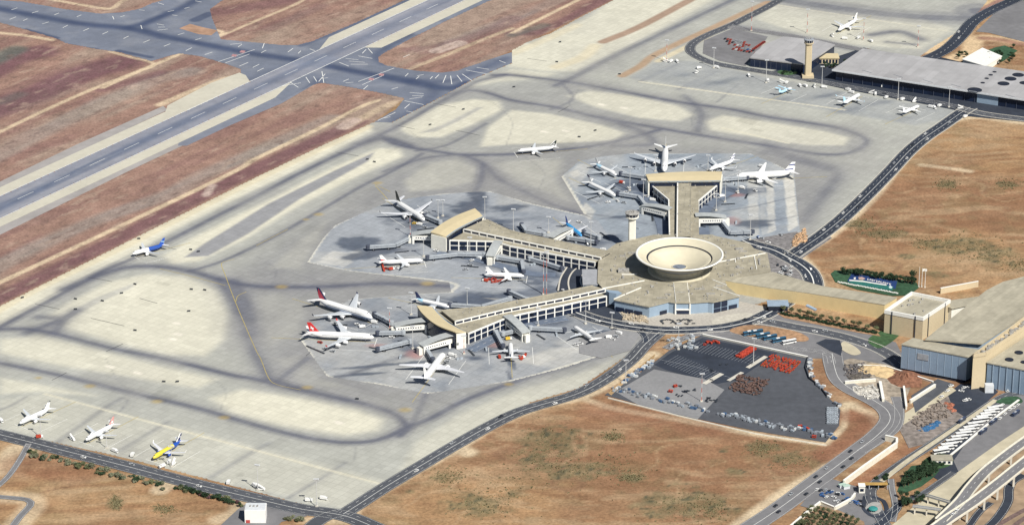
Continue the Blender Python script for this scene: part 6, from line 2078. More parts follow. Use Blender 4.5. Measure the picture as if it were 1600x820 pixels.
cars_on([(1236, 401), (1260, 384), (1310, 347), (1391, 268), (1445, 216), (1500, 178)], [.03, .17, .20, .28, .33, .39, .58, .62, .66, .75, .80, .83, .93], [-4, 4, -4.5, 4], ['white', 'white', 'silver', 'white', 'dark'], 'small {} car on the dark road beside the right-hand brown field', 'cars on the right field road')
cars_on([(1175, 382), (1208, 391), (1250, 413), (1271, 440)], [.1, .35, .5, .75, .9], [-5, 5], ['white', 'silver'], 'small {} car on the bend right of the rotunda', 'cars on the rotunda bend')
cars_on([(600, 762), (712, 695), (800, 648), (900, 616), (985, 563)], [.12, .3, .42, .5, .66, .8, .93], [-4, 4], ['white', 'silver', 'white', 'dark'], 'small {} car on the perimeter road above the middle field', 'cars on the perimeter road')
cars_on([(930, 499), (1005, 513), (1080, 515.5), (1150, 508), (1200, 490)], [.03, .2, .28, .45, .62, .85, .95], [-4.5, 4.5], ['white', 'white', 'dark'], 'small {} car on the ring road before the rotunda', 'cars on the ring road')
cars_on([(1176, 501), (1240, 511), (1330, 530), (1400, 562)], [.05, .12, .4, .45, .75], [-3, 3], ['white', 'silver'], 'small {} car on the road below the hedge', 'cars below the hedge')
cars_on([(1200, 806), (1268, 757), (1337, 706), (1371, 680)], [.06, .1, .24, .28, .42, .46, .56, .62, .72, .78, .9], [-4, 4, 4.5, -6], ['dark', 'dark', 'silver', 'dark'], 'small {} car on the grey dual road at the lower right', 'cars on the lower right road')
cars_on([(0, 679), (200, 729), (400, 779)], [.35, .52, .8], [-4, 4], ['white', 'silver'], 'small {} car on the lower left perimeter road', 'cars on the lower left road')
cars_on([(1586, 0), (1520, 35), (1481, 76)], [.72, .82], [-3, 3], ['white'], 'small {} car on the far top right road', 'cars on the far road')
# car park by the loop road
for r in range(5):
    for k in range(9):
        if rng.random() < .2:
            continue
        p = W(1133 + k * 4.3 + r * 3.2, 62 + r * 4.0 + k * 0.8)
        cname = rng.choice(['red', 'red', 'white', 'dark', 'silver', 'blue', 'red'])
        car(p, heading((1133, 78), (1150, 66)), cname, 'small %s car in the far car park inside the loop road' % cname, 'far car park ' + cname, 1.1)
for k in range(11):
    p = W(1172 + k * 2.2, 82 - k * 1.5)
    car(p, heading((1133, 78), (1150, 66)) + 1.4, 'red', 'red vehicle in the single line left of the far wing', 'red line of vehicles', 1.0)
# bus yard
BUSM = {}


def bus(p, ang, colour, label, group, s=1.0):
    if colour not in BUSM:
        col = {'white': V_WHITE, 'teal': paint('bus_teal', (.04, .13, .22)), 'dark': paint('bus_navy', (.05, .07, .13))}[colour]
        BUSM[colour] = (mesh_of(MB().prism([(-6, -1.25), (5.7, -1.25), (6, -1.0), (6, 1.0), (5.7, 1.25), (-6, 1.25)], .4, 1.55).prism([(-6, -1.2), (5.6, -1.2), (5.9, -.95), (5.9, .95), (5.6, 1.2), (-6, 1.2)], 2.75, 3.1), col),
                        mesh_of(MB().box(-5.9, 5.85, -1.22, 1.22, 1.55, 2.75), V_GLASS),
                        mesh_of(MB().box(-2.5, .5, -.8, .8, 3.1, 3.4), V_WHITE if colour != 'dark' else V_SILVER))
        wh = MB()
        for x in (-3.6, 3.8):
            wh.tube([(x, -1.28, .5), (x, 1.28, .5)], .5, 10)
        BUSM[colour] += (mesh_of(wh, P_TYRE),)
    t = thing('bus', label, 'bus', (p[0], p[1], .45), ang, group)
    t.scale = (s, s, s)
    for m, nm in zip(BUSM[colour], ('body', 'window_band', 'roof_unit', 'wheels')):
        child(m, nm, t)
    return t


ba = heading((1458, 709), (1484, 705))
ORD = ['first', 'second', 'third', 'fourth', 'fifth', 'sixth', 'seventh', 'eighth', 'ninth', 'tenth', 'eleventh', 'twelfth', 'thirteenth', 'fourteenth', 'fifteenth', 'sixteenth']
for k, f in enumerate([0, .07, .14, .235, .32, .40, .47, .545, .63, .73, .79, .86, .93, 1.0]):
    bus(W(1471 + 84 * f + rng.uniform(-1, 1), 708 - 67 * f), ba + rng.uniform(-.05, .05), 'white', ORD[k] + ' white coach of the slanted row counted from the small house', 'white coaches in the slanted row', 1.3)
for x, y in [(1503, 659), (1536, 676), (1552, 661), (1587, 648)]:
    bus(W(x, y), heading((1503, 662), (1513, 655)), 'dark', 'dark-bodied bus ' + {1503: 'left of the coach row middle', 1536: 'right of the coach row, nearest the small house', 1552: 'right of the coach row, second from the small house', 1587: 'at the far right by the picture edge'}[x], 'dark buses beside the coach row')
for x, y, cname in [(1172, 523, 'teal'), (1181, 522, 'teal'), (1192, 527, 'teal'), (1203, 530, 'teal'), (1217, 534, 'teal'), (1233, 537, 'white')]:
    bus(W(x, y), heading((1165, 527), (1185, 523)), cname, (ORD[[1172, 1181, 1192, 1203, 1217].index(x)] + ' teal bus from the left beside the earth island' if cname == 'teal' else 'white bus at the end of the teal bus line'), 'buses by the earth island ' + cname, 1.25)
for k, (x, y) in enumerate([(1570, 648), (1578, 641), (1584, 638), (1590, 634), (1562, 655), (1566, 634), (1575, 612)]):
    car(W(x, y), heading((1503, 662), (1513, 655)), 'white', 'white car parked beside the coach row walkway', 'white cars by the coach row', 1.2)
for k, (x, y) in enumerate([(1486, 604), (1502, 612), (1506, 607), (1515, 606), (1508, 627), (1471, 621), (1513, 625), (1480, 612)]):
    car(W(x, y), rng.uniform(0, 3), 'white', 'white vehicle parked in the shadow of the landside hall', 'white vehicles by the landside hall', 1.2)

# ------------------------------------------------------------------ baggage yard contents
cart_red = mesh_of(MB().box(-1.5, 1.5, -.8, .8, .45, .7).box(-1.5, -1.4, -.8, .8, .7, 1.7).box(1.4, 1.5, -.8, .8, .7, 1.7).box(-1.5, 1.5, -.8, .8, 1.7, 1.8).box(-1.2, -.8, -.85, .85, .05, .45).box(.8, 1.2, -.85, .85, .05, .45), V_RED)
cart_open = mesh_of(MB().box(-1.5, -1.3, -.8, .8, .5, 1.5).box(1.3, 1.5, -.8, .8, .5, 1.5).box(-1.5, 1.5, -.8, -.68, .5, .9).box(-1.5, 1.5, .68, .8, .5, .9).box(-1.3, 1.3, -.3, .3, .4, .55), mat('cart_orange', (.46, .10, .035), .7, var=.5, scale=.7))
cart_brn = mesh_of(MB().box(-1.5, 1.5, -.8, .8, .45, .7).box(-1.5, -1.4, -.8, .8, .7, 1.4).box(1.4, 1.5, -.8, .8, .7, 1.4).box(-1.2, -.8, -.85, .85, .05, .45).box(.8, 1.2, -.85, .85, .05, .45), mat('cart_rust', (.135, .085, .072), .8, var=.7, scale=.5))
uld = {}
for nm, m in (('white', mat('container_white', (.60, .61, .60), .6, var=.2)), ('grey', mat('container_grey', (.22, .24, .27), .6, var=.3)), ('blue', mat('container_blue', (.07, .13, .24), .6, var=.3)), ('steel', mat('container_steel', (.36, .40, .44), .5, var=.25))):
    uld[nm] = mesh_of(MB().add([(-1.0, -.75, 0), (1, -.75, 0), (1, .75, 0), (-1, .75, 0), (-1.0, -.75, 1.6), (1.55, -.75, 1.6), (1.55, .75, 1.6), (-1, .75, 1.6), (1.55, -.75, .6), (1.55, .75, .6)],
                               [(0, 3, 2, 1), (4, 5, 6, 7), (0, 1, 8, 5, 4), (3, 7, 6, 9, 2), (1, 2, 9, 8), (8, 9, 6, 5), (3, 0, 4, 7)]), m)
flat_cart = mesh_of(MB().box(-1.7, 1.7, -.8, .8, .35, .55).box(-1.3, -.9, -.85, .85, .02, .35).box(.9, 1.3, -.85, .85, .02, .35).box(1.7, 2.4, -.05, .05, .35, .45), V_DARK)


def put(me, nm, p, ang, label, cat, group, s=1.0):
    o = bpy.data.objects.new(nm, me)
    COL.objects.link(o)
    o.location = (p[0], p[1], .46)
    o.rotation_euler = (0, 0, ang)
    o.scale = (s, s, s)
    return tag(o, label, cat, group)


ang_y = heading((1096, 524), (1262, 560))
for i in range(11):
    for j in range(10):
        if rng.random() < .14:
            continue
        x = 1207 + i * 4.3 - j * 1.9 + rng.uniform(-.4, .4)
        y = 556 + i * 1.15 + j * 1.75 + rng.uniform(-.3, .3)
        put(cart_red if rng.random() < .45 else cart_open, 'baggage_cart', W(x + rng.uniform(-.6, .6), y + rng.uniform(-.3, .3)), ang_y + math.pi / 2 + rng.uniform(-.2, .2), 'red baggage cart in the big packed block of the yard', 'baggage cart', 'red carts in the big block', .88)
for i in range(4):
    for j in range(8):
        x = 1172 + i * 2.6 - j * 2.9
        y = 545 + i * .7 + j * 1.8
        put(cart_red, 'baggage_cart', W(x, y), ang_y + math.pi / 2 + rng.uniform(-.1, .1), 'red baggage cart in the small slanted group of the yard', 'baggage cart', 'red carts in the small group', 1.1)
for k in range(9):
    put(cart_red, 'baggage_cart', W(1100 + rng.uniform(0, 24), 533 + rng.uniform(0, 8)), rng.uniform(0, 3), 'red baggage cart loosely parked at the top of the yard', 'baggage cart', 'loose red carts at the yard top')
for i in range(11):
    for j in range(9):
        if rng.random() < .12:
            continue
        x = 1158 + i * 4.2 - j * 2.2 + rng.uniform(-2, 2)
        y = 587 + i * .9 + j * 2.7 + rng.uniform(-1.3, 1.3)
        put(cart_brn, 'baggage_cart', W(x, y), ang_y + rng.uniform(-1.2, 1.2), 'rusty brown baggage cart in the crowded middle block', 'baggage cart', 'rusty carts in the middle block', 1.2)
for k in range(30):
    x, y = rng.choice([(1050, 612), (1062, 605), (1075, 612), (1060, 618), (1082, 608), (1105, 625), (1112, 596), (1120, 628), (1090, 590), (1130, 572), (1115, 580)])
    put(flat_cart, 'flat_dolly', W(x + rng.uniform(-6, 6), y + rng.uniform(-3, 3)), ang_y + rng.choice([0, 1.57]) + rng.uniform(-.2, .2), 'dark flat dolly standing on the pale yard concrete', 'dolly', 'flat dollies on the yard')
for k in range(130):        # containers along the field fence
    f = k / 129
    x = 958 + 348 * f
    y = 613 + 80 * f - (0 if f < .93 else 0)
    if .42 < f < .47 or .30 < f < .31:
        continue
    nm = rng.choice(['grey', 'grey', 'steel', 'blue', 'grey', 'steel', 'white'])
    put(uld[nm], 'cargo_container', W(x + rng.uniform(-2, 2), y - rng.uniform(1, 9) - (4 if f > .8 else 0)), ang_y + rng.choice([0, 1.57]) + rng.uniform(-.2, .2), nm + ' cargo container in the line along the field fence', 'container', nm + ' containers along the field fence', rng.uniform(.9, 1.4))
for k in range(34):
    f = k / 33
    nm = rng.choice(['grey', 'white', 'steel', 'blue'])
    put(uld[nm], 'cargo_container', W(973 + 44 * f + rng.uniform(-2, 5), 596 - 28 * f + rng.uniform(-3, 4)), ang_y + rng.uniform(-.3, .3), nm + ' cargo container behind the straw verge', 'container', nm + ' containers behind the straw verge', rng.uniform(1.1, 1.6))
for k in range(40):
    f = rng.random()
    x, y = (1262 + rng.uniform(0, 6), 560 + 40 * f) if f < .5 else (1262 + 46 * (f - .5) * 2 + rng.uniform(-3, 6), 582 + 55 * (f - .5) * 2)
    nm = rng.choice(['white', 'steel', 'grey'])
    put(uld[nm], 'cargo_container', W(x, y), ang_y + rng.uniform(-.5, .5), nm + ' container lining the right edge of the yard', 'container', nm + ' containers at the right yard edge', rng.uniform(1.0, 1.6))
for i in range(4):
    for j in range(8):
        put(uld['steel'], 'cargo_container', W(1294 + i * 4 + rng.uniform(-.6, .6), 640 + j * 3.2), ang_y, 'pale container in the tidy block at the right yard corner', 'container', 'containers in the tidy corner block', 1.3)
for k in range(26):
    put(uld[rng.choice(['white', 'steel'])], 'cargo_container', W(1044 + rng.uniform(0, 44), 545 - rng.uniform(0, 1) * 18 + rng.uniform(-3, 3)), ang_y + rng.uniform(-.3, .3), 'white container at the top left corner of the yard', 'container', 'white containers at the yard corner', 1.3)
for (x, y) in [(1262, 672), (1272, 684), (1250, 668), (1055, 605), (1048, 613)]:
    put(cart_red, 'baggage_cart', W(x, y), rng.uniform(0, 3), 'stray red cart standing alone on the yard asphalt', 'baggage cart', 'stray red carts', 1.3)
for k in range(26):
    put(flat_cart, 'flat_dolly', W(1032 + rng.uniform(0, 55), 503 + rng.uniform(-3, 4)), rng.uniform(0, 3), 'small dark trolley parked before the rotunda front', 'dolly', 'trolleys before the rotunda')
for k in range(24):
    car(W(1215 + rng.uniform(-3, 22), 425 + rng.uniform(-10, 14)), rng.uniform(0, 3), rng.choice(['white', 'silver', 'dark']), 'vehicle parked in the corner lot right of the rotunda', 'vehicles in the corner lot', 1.1)

for k in range(30):
    f = k / 29
    x, y = (1278 + 70 * f + rng.uniform(-2, 2), 772 + 14 * f + rng.uniform(-8, 8))
    cname = rng.choice(['white', 'silver', 'dark', 'blue'])
    car(W(x, y), heading((1270, 766), (1300, 748)) + rng.choice([0, 1.57]), cname, cname + ' car in the small car park above the orchard', 'cars above the orchard ' + cname, 1.05)
# apron edge signs
for (x, y) in [(118, 484), (35, 466), (211, 445), (190, 459), (299, 453), (320, 454), (160, 471), (211, 517), (295, 487), (118, 468), (574, 250), (585, 254), (672, 196), (724, 172), (803, 137), (930, 205), (905, 215), (870, 98), (875, 67), (968, 117), (256, 597), (277, 597), (558, 624), (298, 391), (310, 394), (217, 374)]:
    c = W(x, y)
    t = thing('guidance_sign', 'small dark taxiway guidance board on the pale concrete', 'sign', (c.x, c.y, .1), rng.uniform(-.6, .6), 'taxiway guidance boards')
    MB().box(-1.6, 1.6, -.3, .3, .4, 1.7).build('board', V_DARK, t)
    for s in (-1, 1):
        MB().box(s * 1.2 - .1, s * 1.2 + .1, -.1, .1, 0, .4).build('post', V_DARK, t)

# baggage trains and loose dollies beside the piers
for (x, y, n, cname) in [(640, 348, 4, 'd'), (655, 360, 5, 'd'), (690, 358, 3, 'u'), (700, 395, 5, 'd'), (730, 402, 4, 'u'), (600, 424, 6, 'r'), (620, 395, 4, 'd'), (745, 418, 5, 'd'), (790, 440, 4, 'd'), (770, 442, 5, 'r'), (830, 415, 4, 'u'), (800, 400, 4, 'd'), (870, 400, 4, 'u'), (590, 512, 5, 'u'), (540, 508, 4, 'd'), (505, 552, 7, 'd'), (560, 530, 4, 'u'), (600, 548, 5, 'd'), (625, 560, 4, 'u'), (690, 572, 4, 'd'), (715, 562, 5, 'u'), (740, 555, 4, 'd'), (760, 548, 5, 'u'), (815, 562, 4, 'r'), (850, 530, 4, 'd'), (870, 525, 4, 'u'), (690, 520, 3, 'd'), (675, 530, 4, 'u'), (950, 300, 5, 'd'), (990, 290, 5, 'u'), (975, 262, 4, 'd'), (1000, 265, 4, 'u'), (1015, 300, 5, 'd'), (1030, 330, 4, 'u'), (1020, 345, 4, 'd'), (1085, 330, 4, 'u'), (1100, 355, 5, 'd'), (1150, 290, 5, 'u'), (1130, 320, 4, 'd'), (1165, 310, 4, 'd'), (1150, 350, 4, 'u'), (1190, 290, 5, 'd'), (1090, 262, 5, 'u'), (920, 312, 4, 'd'), (870, 368, 5, 'u'), (840, 372, 4, 'd'), (900, 380, 4, 'u'), (950, 372, 5, 'd'), (1000, 358, 4, 'u')]:
    a = rng.uniform(0, 3.14)
    c = W(x, y)
    for k in range(min(n, 2) if cname == 'u' else n):
        me, nm, lab = {'d': (flat_cart, 'flat_dolly', 'dark flat dolly in a short train beside the piers'), 'u': (uld['steel'], 'cargo_container', 'pale container standing beside the piers'), 'r': (cart_red, 'baggage_cart', 'red baggage cart in a train under the parked airliners')}[cname]
        o = put(me, nm, (c.x + math.cos(a) * k * 3.6, c.y + math.sin(a) * k * 3.6), a + rng.uniform(-.15, .15), lab, {'d': 'dolly', 'u': 'container', 'r': 'baggage cart'}[cname], {'d': 'dolly trains beside the piers', 'u': 'containers beside the piers', 'r': 'red cart trains under airliners'}[cname], 1.15)
        o.location.z = .2
# ------------------------------------------------------------------ plants
def leaf_mat(name, col):
    m, N, L, b = new_mat(name)
    b.inputs['Roughness'].default_value = .8
    b.inputs['Specular IOR Level'].default_value = .2
    oi = N.new('ShaderNodeObjectInfo')
    geo = N.new('ShaderNodeNewGeometry')
    no = N.new('ShaderNodeTexNoise')
    no.inputs['Scale'].default_value = .7
    L.new(geo.outputs['Position'], no.inputs['Vector'])
    mr = N.new('ShaderNodeMapRange')
    mr.inputs['To Min'].default_value = .55
    mr.inputs['To Max'].default_value = 1.5
    L.new(no.outputs['Fac'], mr.inputs['Value'])
    m2 = N.new('ShaderNodeMapRange')
    m2.inputs['To Min'].default_value = .75
    m2.inputs['To Max'].default_value = 1.3
    L.new(oi.outputs['Random'], m2.inputs['Value'])
    mu = N.new('ShaderNodeMath')
    mu.operation = 'MULTIPLY'
    L.new(mr.outputs[0], mu.inputs[0])
    L.new(m2.outputs[0], mu.inputs[1])
    vm = N.new('ShaderNodeVectorMath')
    vm.operation = 'SCALE'
    vm.inputs[0].default_value = col
    L.new(mu.outputs[0], vm.inputs['Scale'])
    L.new(vm.outputs[0], b.inputs['Base Color'])
    return m


LEAF = {'dark': leaf_mat('dark_leaves', (.030, .055, .028)), 'olive': leaf_mat('olive_leaves', (.115, .125, .065)), 'grey': leaf_mat('grey_leaves', (.19, .20, .13)), 'purple': leaf_mat('purple_leaves', (.10, .055, .06))}
M_BARK = mat('bark', (.16, .11, .07), .9, var=.3)


def crown_mesh(seed, n, rx, rz, zc, leaf, tint):
    r = random.Random(seed)
    mb = MB()
    lobes = [(r.uniform(-.5, .5) * rx, r.uniform(-.5, .5) * rx, zc + r.uniform(-.4, .5) * rz, r.uniform(.45, .75)) for _ in range(6)]
    for _ in range(n):
        lx, ly, lz, lr = r.choice(lobes)
        v = Vector((r.gauss(0, 1), r.gauss(0, 1), r.gauss(0, 1))).normalized() * (r.random() ** .4)
        p = Vector((lx + v.x * rx * lr, ly + v.y * rx * lr, max(.2, lz + v.z * rz * lr)))
        a = Vector((r.gauss(0, 1), r.gauss(0, 1), r.gauss(0, .6))).normalized()
        b = a.cross(Vector((r.gauss(0, 1), r.gauss(0, 1), r.gauss(0, 1)))).normalized()
        s = leaf * r.uniform(.6, 1.3)
        mb.add([p - a * s, p + b * s * .6, p + a * s, p - b * s * .6], [(0, 1, 2, 3)])
    return mesh_of(mb, LEAF[tint], 'crown')


def trunk_mesh(h, r0, seed):
    r = random.Random(seed)
    mb = MB().tube([(0, 0, 0), (r.uniform(-.1, .1), 0, h * .6), (0, 0, h)], [r0, r0 * .7, r0 * .4], 6)
    for k in range(3):
        a = r.uniform(0, 6.28)
        mb.tube([(0, 0, h * .6), (math.cos(a) * h * .35, math.sin(a) * h * .35, h * 1.1)], [r0 * .5, r0 * .2], 5)
    return mesh_of(mb, M_BARK, 'trunk')


TREES = {}
for tint in LEAF:
    TREES[tint] = [(trunk_mesh(2.6, .22, s), crown_mesh(s, 420, 2.6, 2.2, 3.6, .42, tint)) for s in range(3)]
BUSH = {t: [crown_mesh(40 + s, 300, 1.9, 1.1, 1.0, .36, t) for s in range(3)] for t in LEAF}
BST = trunk_mesh(1.0, .12, 9)


def tree(px, py, tint, label, group, s=1.0):
    c = W(px, py)
    t = thing('tree', label, 'tree', (c.x, c.y, .3), rng.uniform(0, 6.28), group)
    t.scale = (s, s, s * rng.uniform(.85, 1.2))
    tr, cr = rng.choice(TREES[tint])
    child(tr, 'trunk', t)
    child(cr, 'crown', t)


def bush(px, py, tint, label, group, s=1.0):
    c = W(px, py)
    t = thing('shrub', label, 'shrub', (c.x, c.y, .25), rng.uniform(0, 6.28), group)
    t.scale = (s, s, s * rng.uniform(.8, 1.3))
    child(rng.choice(BUSH[tint]), 'foliage', t)
    child(BST, 'stem', t)


for k in range(13):
    f = k / 12
    tree(1226 + 142 * f + rng.uniform(-2, 2), 488 + 30 * f, 'olive', ORD[k] + ' tree from the tunnel mouth in the row before the connector', 'trees before the connector', 1.15)
for k in range(44):
    f = k / 43
    bush(1222 + 148 * f + rng.uniform(-1, 1), 491 + 31 * f + rng.uniform(-1, 1), 'dark', 'dark shrub in the hedge before the connector', 'hedge shrubs before the connector', 1.25)
for k in range(22):
    f = k / 21
    tree(1316 + 112 * f + rng.uniform(-2, 2), 427 + 17 * f + rng.uniform(-2, 2), 'dark', 'dark tree in the grove behind the lawn sign', 'trees behind the lawn sign', 1.25)
tree(1424, 437, 'dark', 'dark round tree at the right end of the lawn sign grove', 'single tree by the flagpoles', 1.7)
for k in range(46):
    f = k / 45
    bush(45 + 212 * f + rng.uniform(-3, 3), 709 + 52 * f + rng.uniform(-4, 5), rng.choice(['grey', 'grey', 'olive', 'dark']), 'grey-green shrub along the lower left perimeter road', 'shrubs along the lower left road', rng.uniform(1.1, 1.9))
for k in range(26):
    f = k / 25
    bush(276 + 100 * f + rng.uniform(-2, 2), 762 + 26 * f + rng.uniform(-3, 3), rng.choice(['purple', 'dark', 'dark', 'olive']), 'dark purplish shrub before the small white cube building', 'shrubs left of the cube building', rng.uniform(1.2, 1.8))
for k in range(10):
    f = k / 9
    tree(282 + 92 * f, 764 + 28 * f, 'dark', 'young tree in the purplish hedge by the lower road', 'young trees in the purplish hedge', .8)
for k in range(9):
    bush(446 + rng.uniform(0, 26), 810 + rng.uniform(-2, 6), rng.choice(['grey', 'olive']), 'shrub on the island at the lower road junction', 'shrubs at the lower junction', 1.4)
for r in range(6):
    for k in range(9):
        tree(1268 + k * 9.0 - r * 4, 797 + k * 2.4 + r * 5.2 + rng.uniform(-.8, .8), 'olive' if rng.random() < .8 else 'dark', 'small round orchard tree in the planted rows at the bottom', 'orchard trees', .95)
for k in range(34):
    f = rng.random()
    tree(1412 + 46 * f + rng.uniform(-6, 6), 760 - 24 * f + rng.uniform(-8, 6), 'dark', 'dense dark tree in the sunken garden beside the coach row', 'trees in the sunken garden', 1.3)
for k in range(14):
    tree(1404 + rng.uniform(0, 40), 792 - rng.uniform(0, 18), 'dark', 'dark tree below the curved ramp at the bottom right', 'trees below the curved ramp', 1.1)
for k in range(12):
    bush(1450 + rng.uniform(0, 34), 712 + rng.uniform(0, 16), 'dark', 'dark shrub round the small house at the coach row end', 'shrubs round the small house', 1.3)
for k in range(8):
    bush(1374 + rng.uniform(-6, 12), 748 + rng.uniform(-8, 22), 'dark', 'dark shrub on the narrow traffic island', 'shrubs on the narrow island', 1.3)
for k in range(20):
    f = rng.random()
    tree(1535 + 50 * f, 78 + 12 * math.sin(f * 3) + rng.uniform(-5, 14), 'dark', 'dark tree round the far white-roofed shed', 'trees round the white shed', 1.1)
for k in range(7):
    tree(1500 + rng.uniform(-4, 10), 96 - rng.uniform(0, 12), 'dark', 'dark tree left of the far white-roofed shed', 'trees left of the white shed', .9)
for k in range(9):
    tree(1288 + rng.uniform(0, 34), 104 + rng.uniform(-4, 4), 'dark', 'tree beside the small cream pavilion', 'trees by the pavilion', .9)
for k in range(6):
    bush(1220 + rng.uniform(0, 24), 114 + rng.uniform(-3, 3), 'dark', 'shrub on the lawn at the far control tower foot', 'shrubs at the far tower', 1.2)
for k in range(26):
    f = k / 25
    bush(1240 + 12 * f + rng.uniform(-2, 2), 826 - 8 * f + rng.uniform(-4, 4), 'dark', 'dark hedge shrub at the orchard corner', 'hedge at the orchard corner', 1.4)
# weeds in the fields: uncountable tufts
mb = MB()
r = random.Random(3)
PATCH = [(865, 690, 26, 14), (905, 735, 38, 10), (845, 715, 20, 12), (985, 745, 12, 5), (958, 682, 9, 4), (1070, 790, 36, 14), (1110, 795, 14, 9), (1190, 700, 14, 6), (1235, 718, 22, 10), (750, 790, 26, 12), (700, 745, 16, 8), (1345, 350, 14, 7), (1378, 365, 18, 6), (1450, 380, 14, 5), (1500, 385, 24, 12), (1545, 395, 22, 11), (1480, 288, 10, 5), (1575, 288, 11, 5), (1590, 412, 14, 7), (180, 785, 5, 5), (258, 795, 9, 4), (950, 725, 40, 14), (800, 760, 40, 16)]
for k in range(9000):
    cx, cy, rx, ry = r.choice(PATCH)
    c = W(cx + r.gauss(0, rx), cy + r.gauss(0, ry))
    s = r.uniform(.2, .6) if k % 7 else r.uniform(.7, 1.5)
    for q in range(3):
        a = r.uniform(0, 6.28)
        dx, dy = math.cos(a) * s, math.sin(a) * s
        mb.add([(c.x - dx, c.y - dy, .02), (c.x + dx, c.y + dy, .02), (c.x + dx * .5 + dy * .3, c.y + dy * .5 - dx * .3, .15 + s * .5), (c.x - dx * .6 - dy * .3, c.y - dy * .6 + dx * .3, .12 + s * .45)], [(0, 1, 2, 3)])
stuff(mb.build('weeds', leaf_mat('weed_leaves', (.20, .175, .095))), 'sparse grey-green weeds scattered over the brown fields', 'weeds')

# ------------------------------------------------------------------ lawn sign, flags, walls, site
sg = thing('lawn_sign', 'blue and green lettered sign panel laid on the lawn', 'sign', (0, 0, 0))
c = W(1362, 442)
sg.location = (c.x, c.y, .42)


def spart(nm, px, z, m, par=None):
    P = [W(x, y, 0) for x, y in px]
    tri = [(p.x - c.x, p.y - c.y, z) for p in P]
    k = len(tri)
    low = [(x, y, z - .25) for x, y, _ in tri]
    return add_obj(nm, tri + low, [tuple(range(k)), tuple(range(k, 2 * k))[::-1]] + [(i, (i + 1) % k, k + (i + 1) % k, k + i) for i in range(k)], m, par or sg)


panel = spart('panel', [(1324, 440), (1331, 428), (1402, 440), (1399, 452)], .4, mat('sign_blue', (.018, .045, .15), .7))
spart('green_band', [(1324, 442), (1345, 438), (1396, 449), (1394, 455), (1340, 446)], .5, mat('sign_teal', (.03, .15, .13), .6), panel)
spart('white_band', [(1327, 438.2), (1349, 440.2), (1385, 446), (1385, 447.4), (1349, 441.8), (1327, 439.8)], .62, M_TRIM, panel)
spart('pale_emblem', [(1341, 434.5), (1347, 434), (1352, 436.5), (1347, 439), (1342, 438)], .66, mat('sign_tan', (.45, .33, .30), .7), panel)
spart('emblem', [(1334, 435), (1337, 434.6), (1337, 437), (1334, 437.4)], .66, M_TRIM, panel)
for k in range(11):      # row of bold white letter shapes
    x0 = 1355 + k * 3.4
    y0 = 436.2 + k * .75
    pts = [(x0, y0 + 2.4), (x0 + .9, y0), (x0 + 1.7, y0 + .15), (x0 + .8, y0 + 2.5)]
    spart('letter_stroke', pts, .7, M_TRIM, panel)
    pts = [(x0 + 1.0, y0 + (.1 if k % 2 else 2.2)), (x0 + 2.6, y0 + (.4 if k % 2 else 2.6)), (x0 + 2.5, y0 + (.8 if k % 2 else 3.0)), (x0 + .9, y0 + (.6 if k % 2 else 2.7))]
    spart('letter_stroke', pts, .7, M_TRIM, panel)
    if k % 3:
        spart('letter_stroke', [(x0 + 1.9, y0 + 2.9), (x0 + 2.6, y0 + .5), (x0 + 3.1, y0 + .6), (x0 + 2.4, y0 + 3.0)], .7, M_TRIM, panel)
spart('round_logo', [(1391, 449 - 1.8), (1393, 448.6), (1394.5, 450), (1392.5, 452), (1389.5, 451.5), (1388.5, 449.5)], .68, mat('sign_pale', (.55, .66, .66), .7), panel)
for k in range(44):
    x, y = 1310 + 92 * k / 43, 441.4 + 17.5 * k / 43
    st_ = put(mesh_of(MB().box(-.9, .9, -.6, .6, 0, .7), M_TRIM), 'edging_stone', W(x, y + rng.uniform(-.4, .4)), rng.uniform(-.4, .4), 'white edging stone in the row below the lawn sign', 'stone', 'white edging stones')
for i, (x, y0, y1) in enumerate([(1435.5, 418, 448), (1440, 420, 448), (1445, 421, 449)]):
    b = W(x, y1)
    t = thing('flagpole', ['left white flagpole on the field edge by the lawn', 'middle white flagpole with a flag on the field edge', 'right white flagpole on the field edge by the lawn'][i], 'flagpole', (b.x, b.y, 0))
    h = (y1 - y0) / 1.42
    MB().tube([(0, 0, 0), (0, 0, h)], [.35, .18], 8).build('pole', M_TRIM, t)
    MB().lathe([(.05, h + .5), (.3, h + .2), (.05, h)], 8).build('finial', M_TRIM, t)
    MB().box(-.9, .9, -.9, .9, 0, .5).build('footing', M_KERB, t)
    if i == 1:
        MB().add([(0, .03, h - 3), (2.2, .3, h - 2.8), (4.6, -.1, h - 3.1), (4.6, -.1, h - .4), (2.2, .3, h - .1), (0, .03, h - .3)], [(0, 1, 4, 5), (1, 2, 3, 4)]).build('flag', M_TRIM, t)


def wall(px, label, h, w, m, cap=True, name='retaining_wall'):
    P = WL(px)
    t = thing(name, label, 'wall', (P[0].x, P[0].y, 0))
    for i in range(len(P) - 1):
        a, b = P[i] - P[0], P[i + 1] - P[0]
        MB().bar((a.x, a.y, h / 2), (b.x, b.y, h / 2), w, h).build('panel', m, t)
        if cap:
            MB().bar((a.x, a.y, h + .12), (b.x, b.y, h + .12), w + .5, .25).build('coping', M_TRIM, t)
    return t


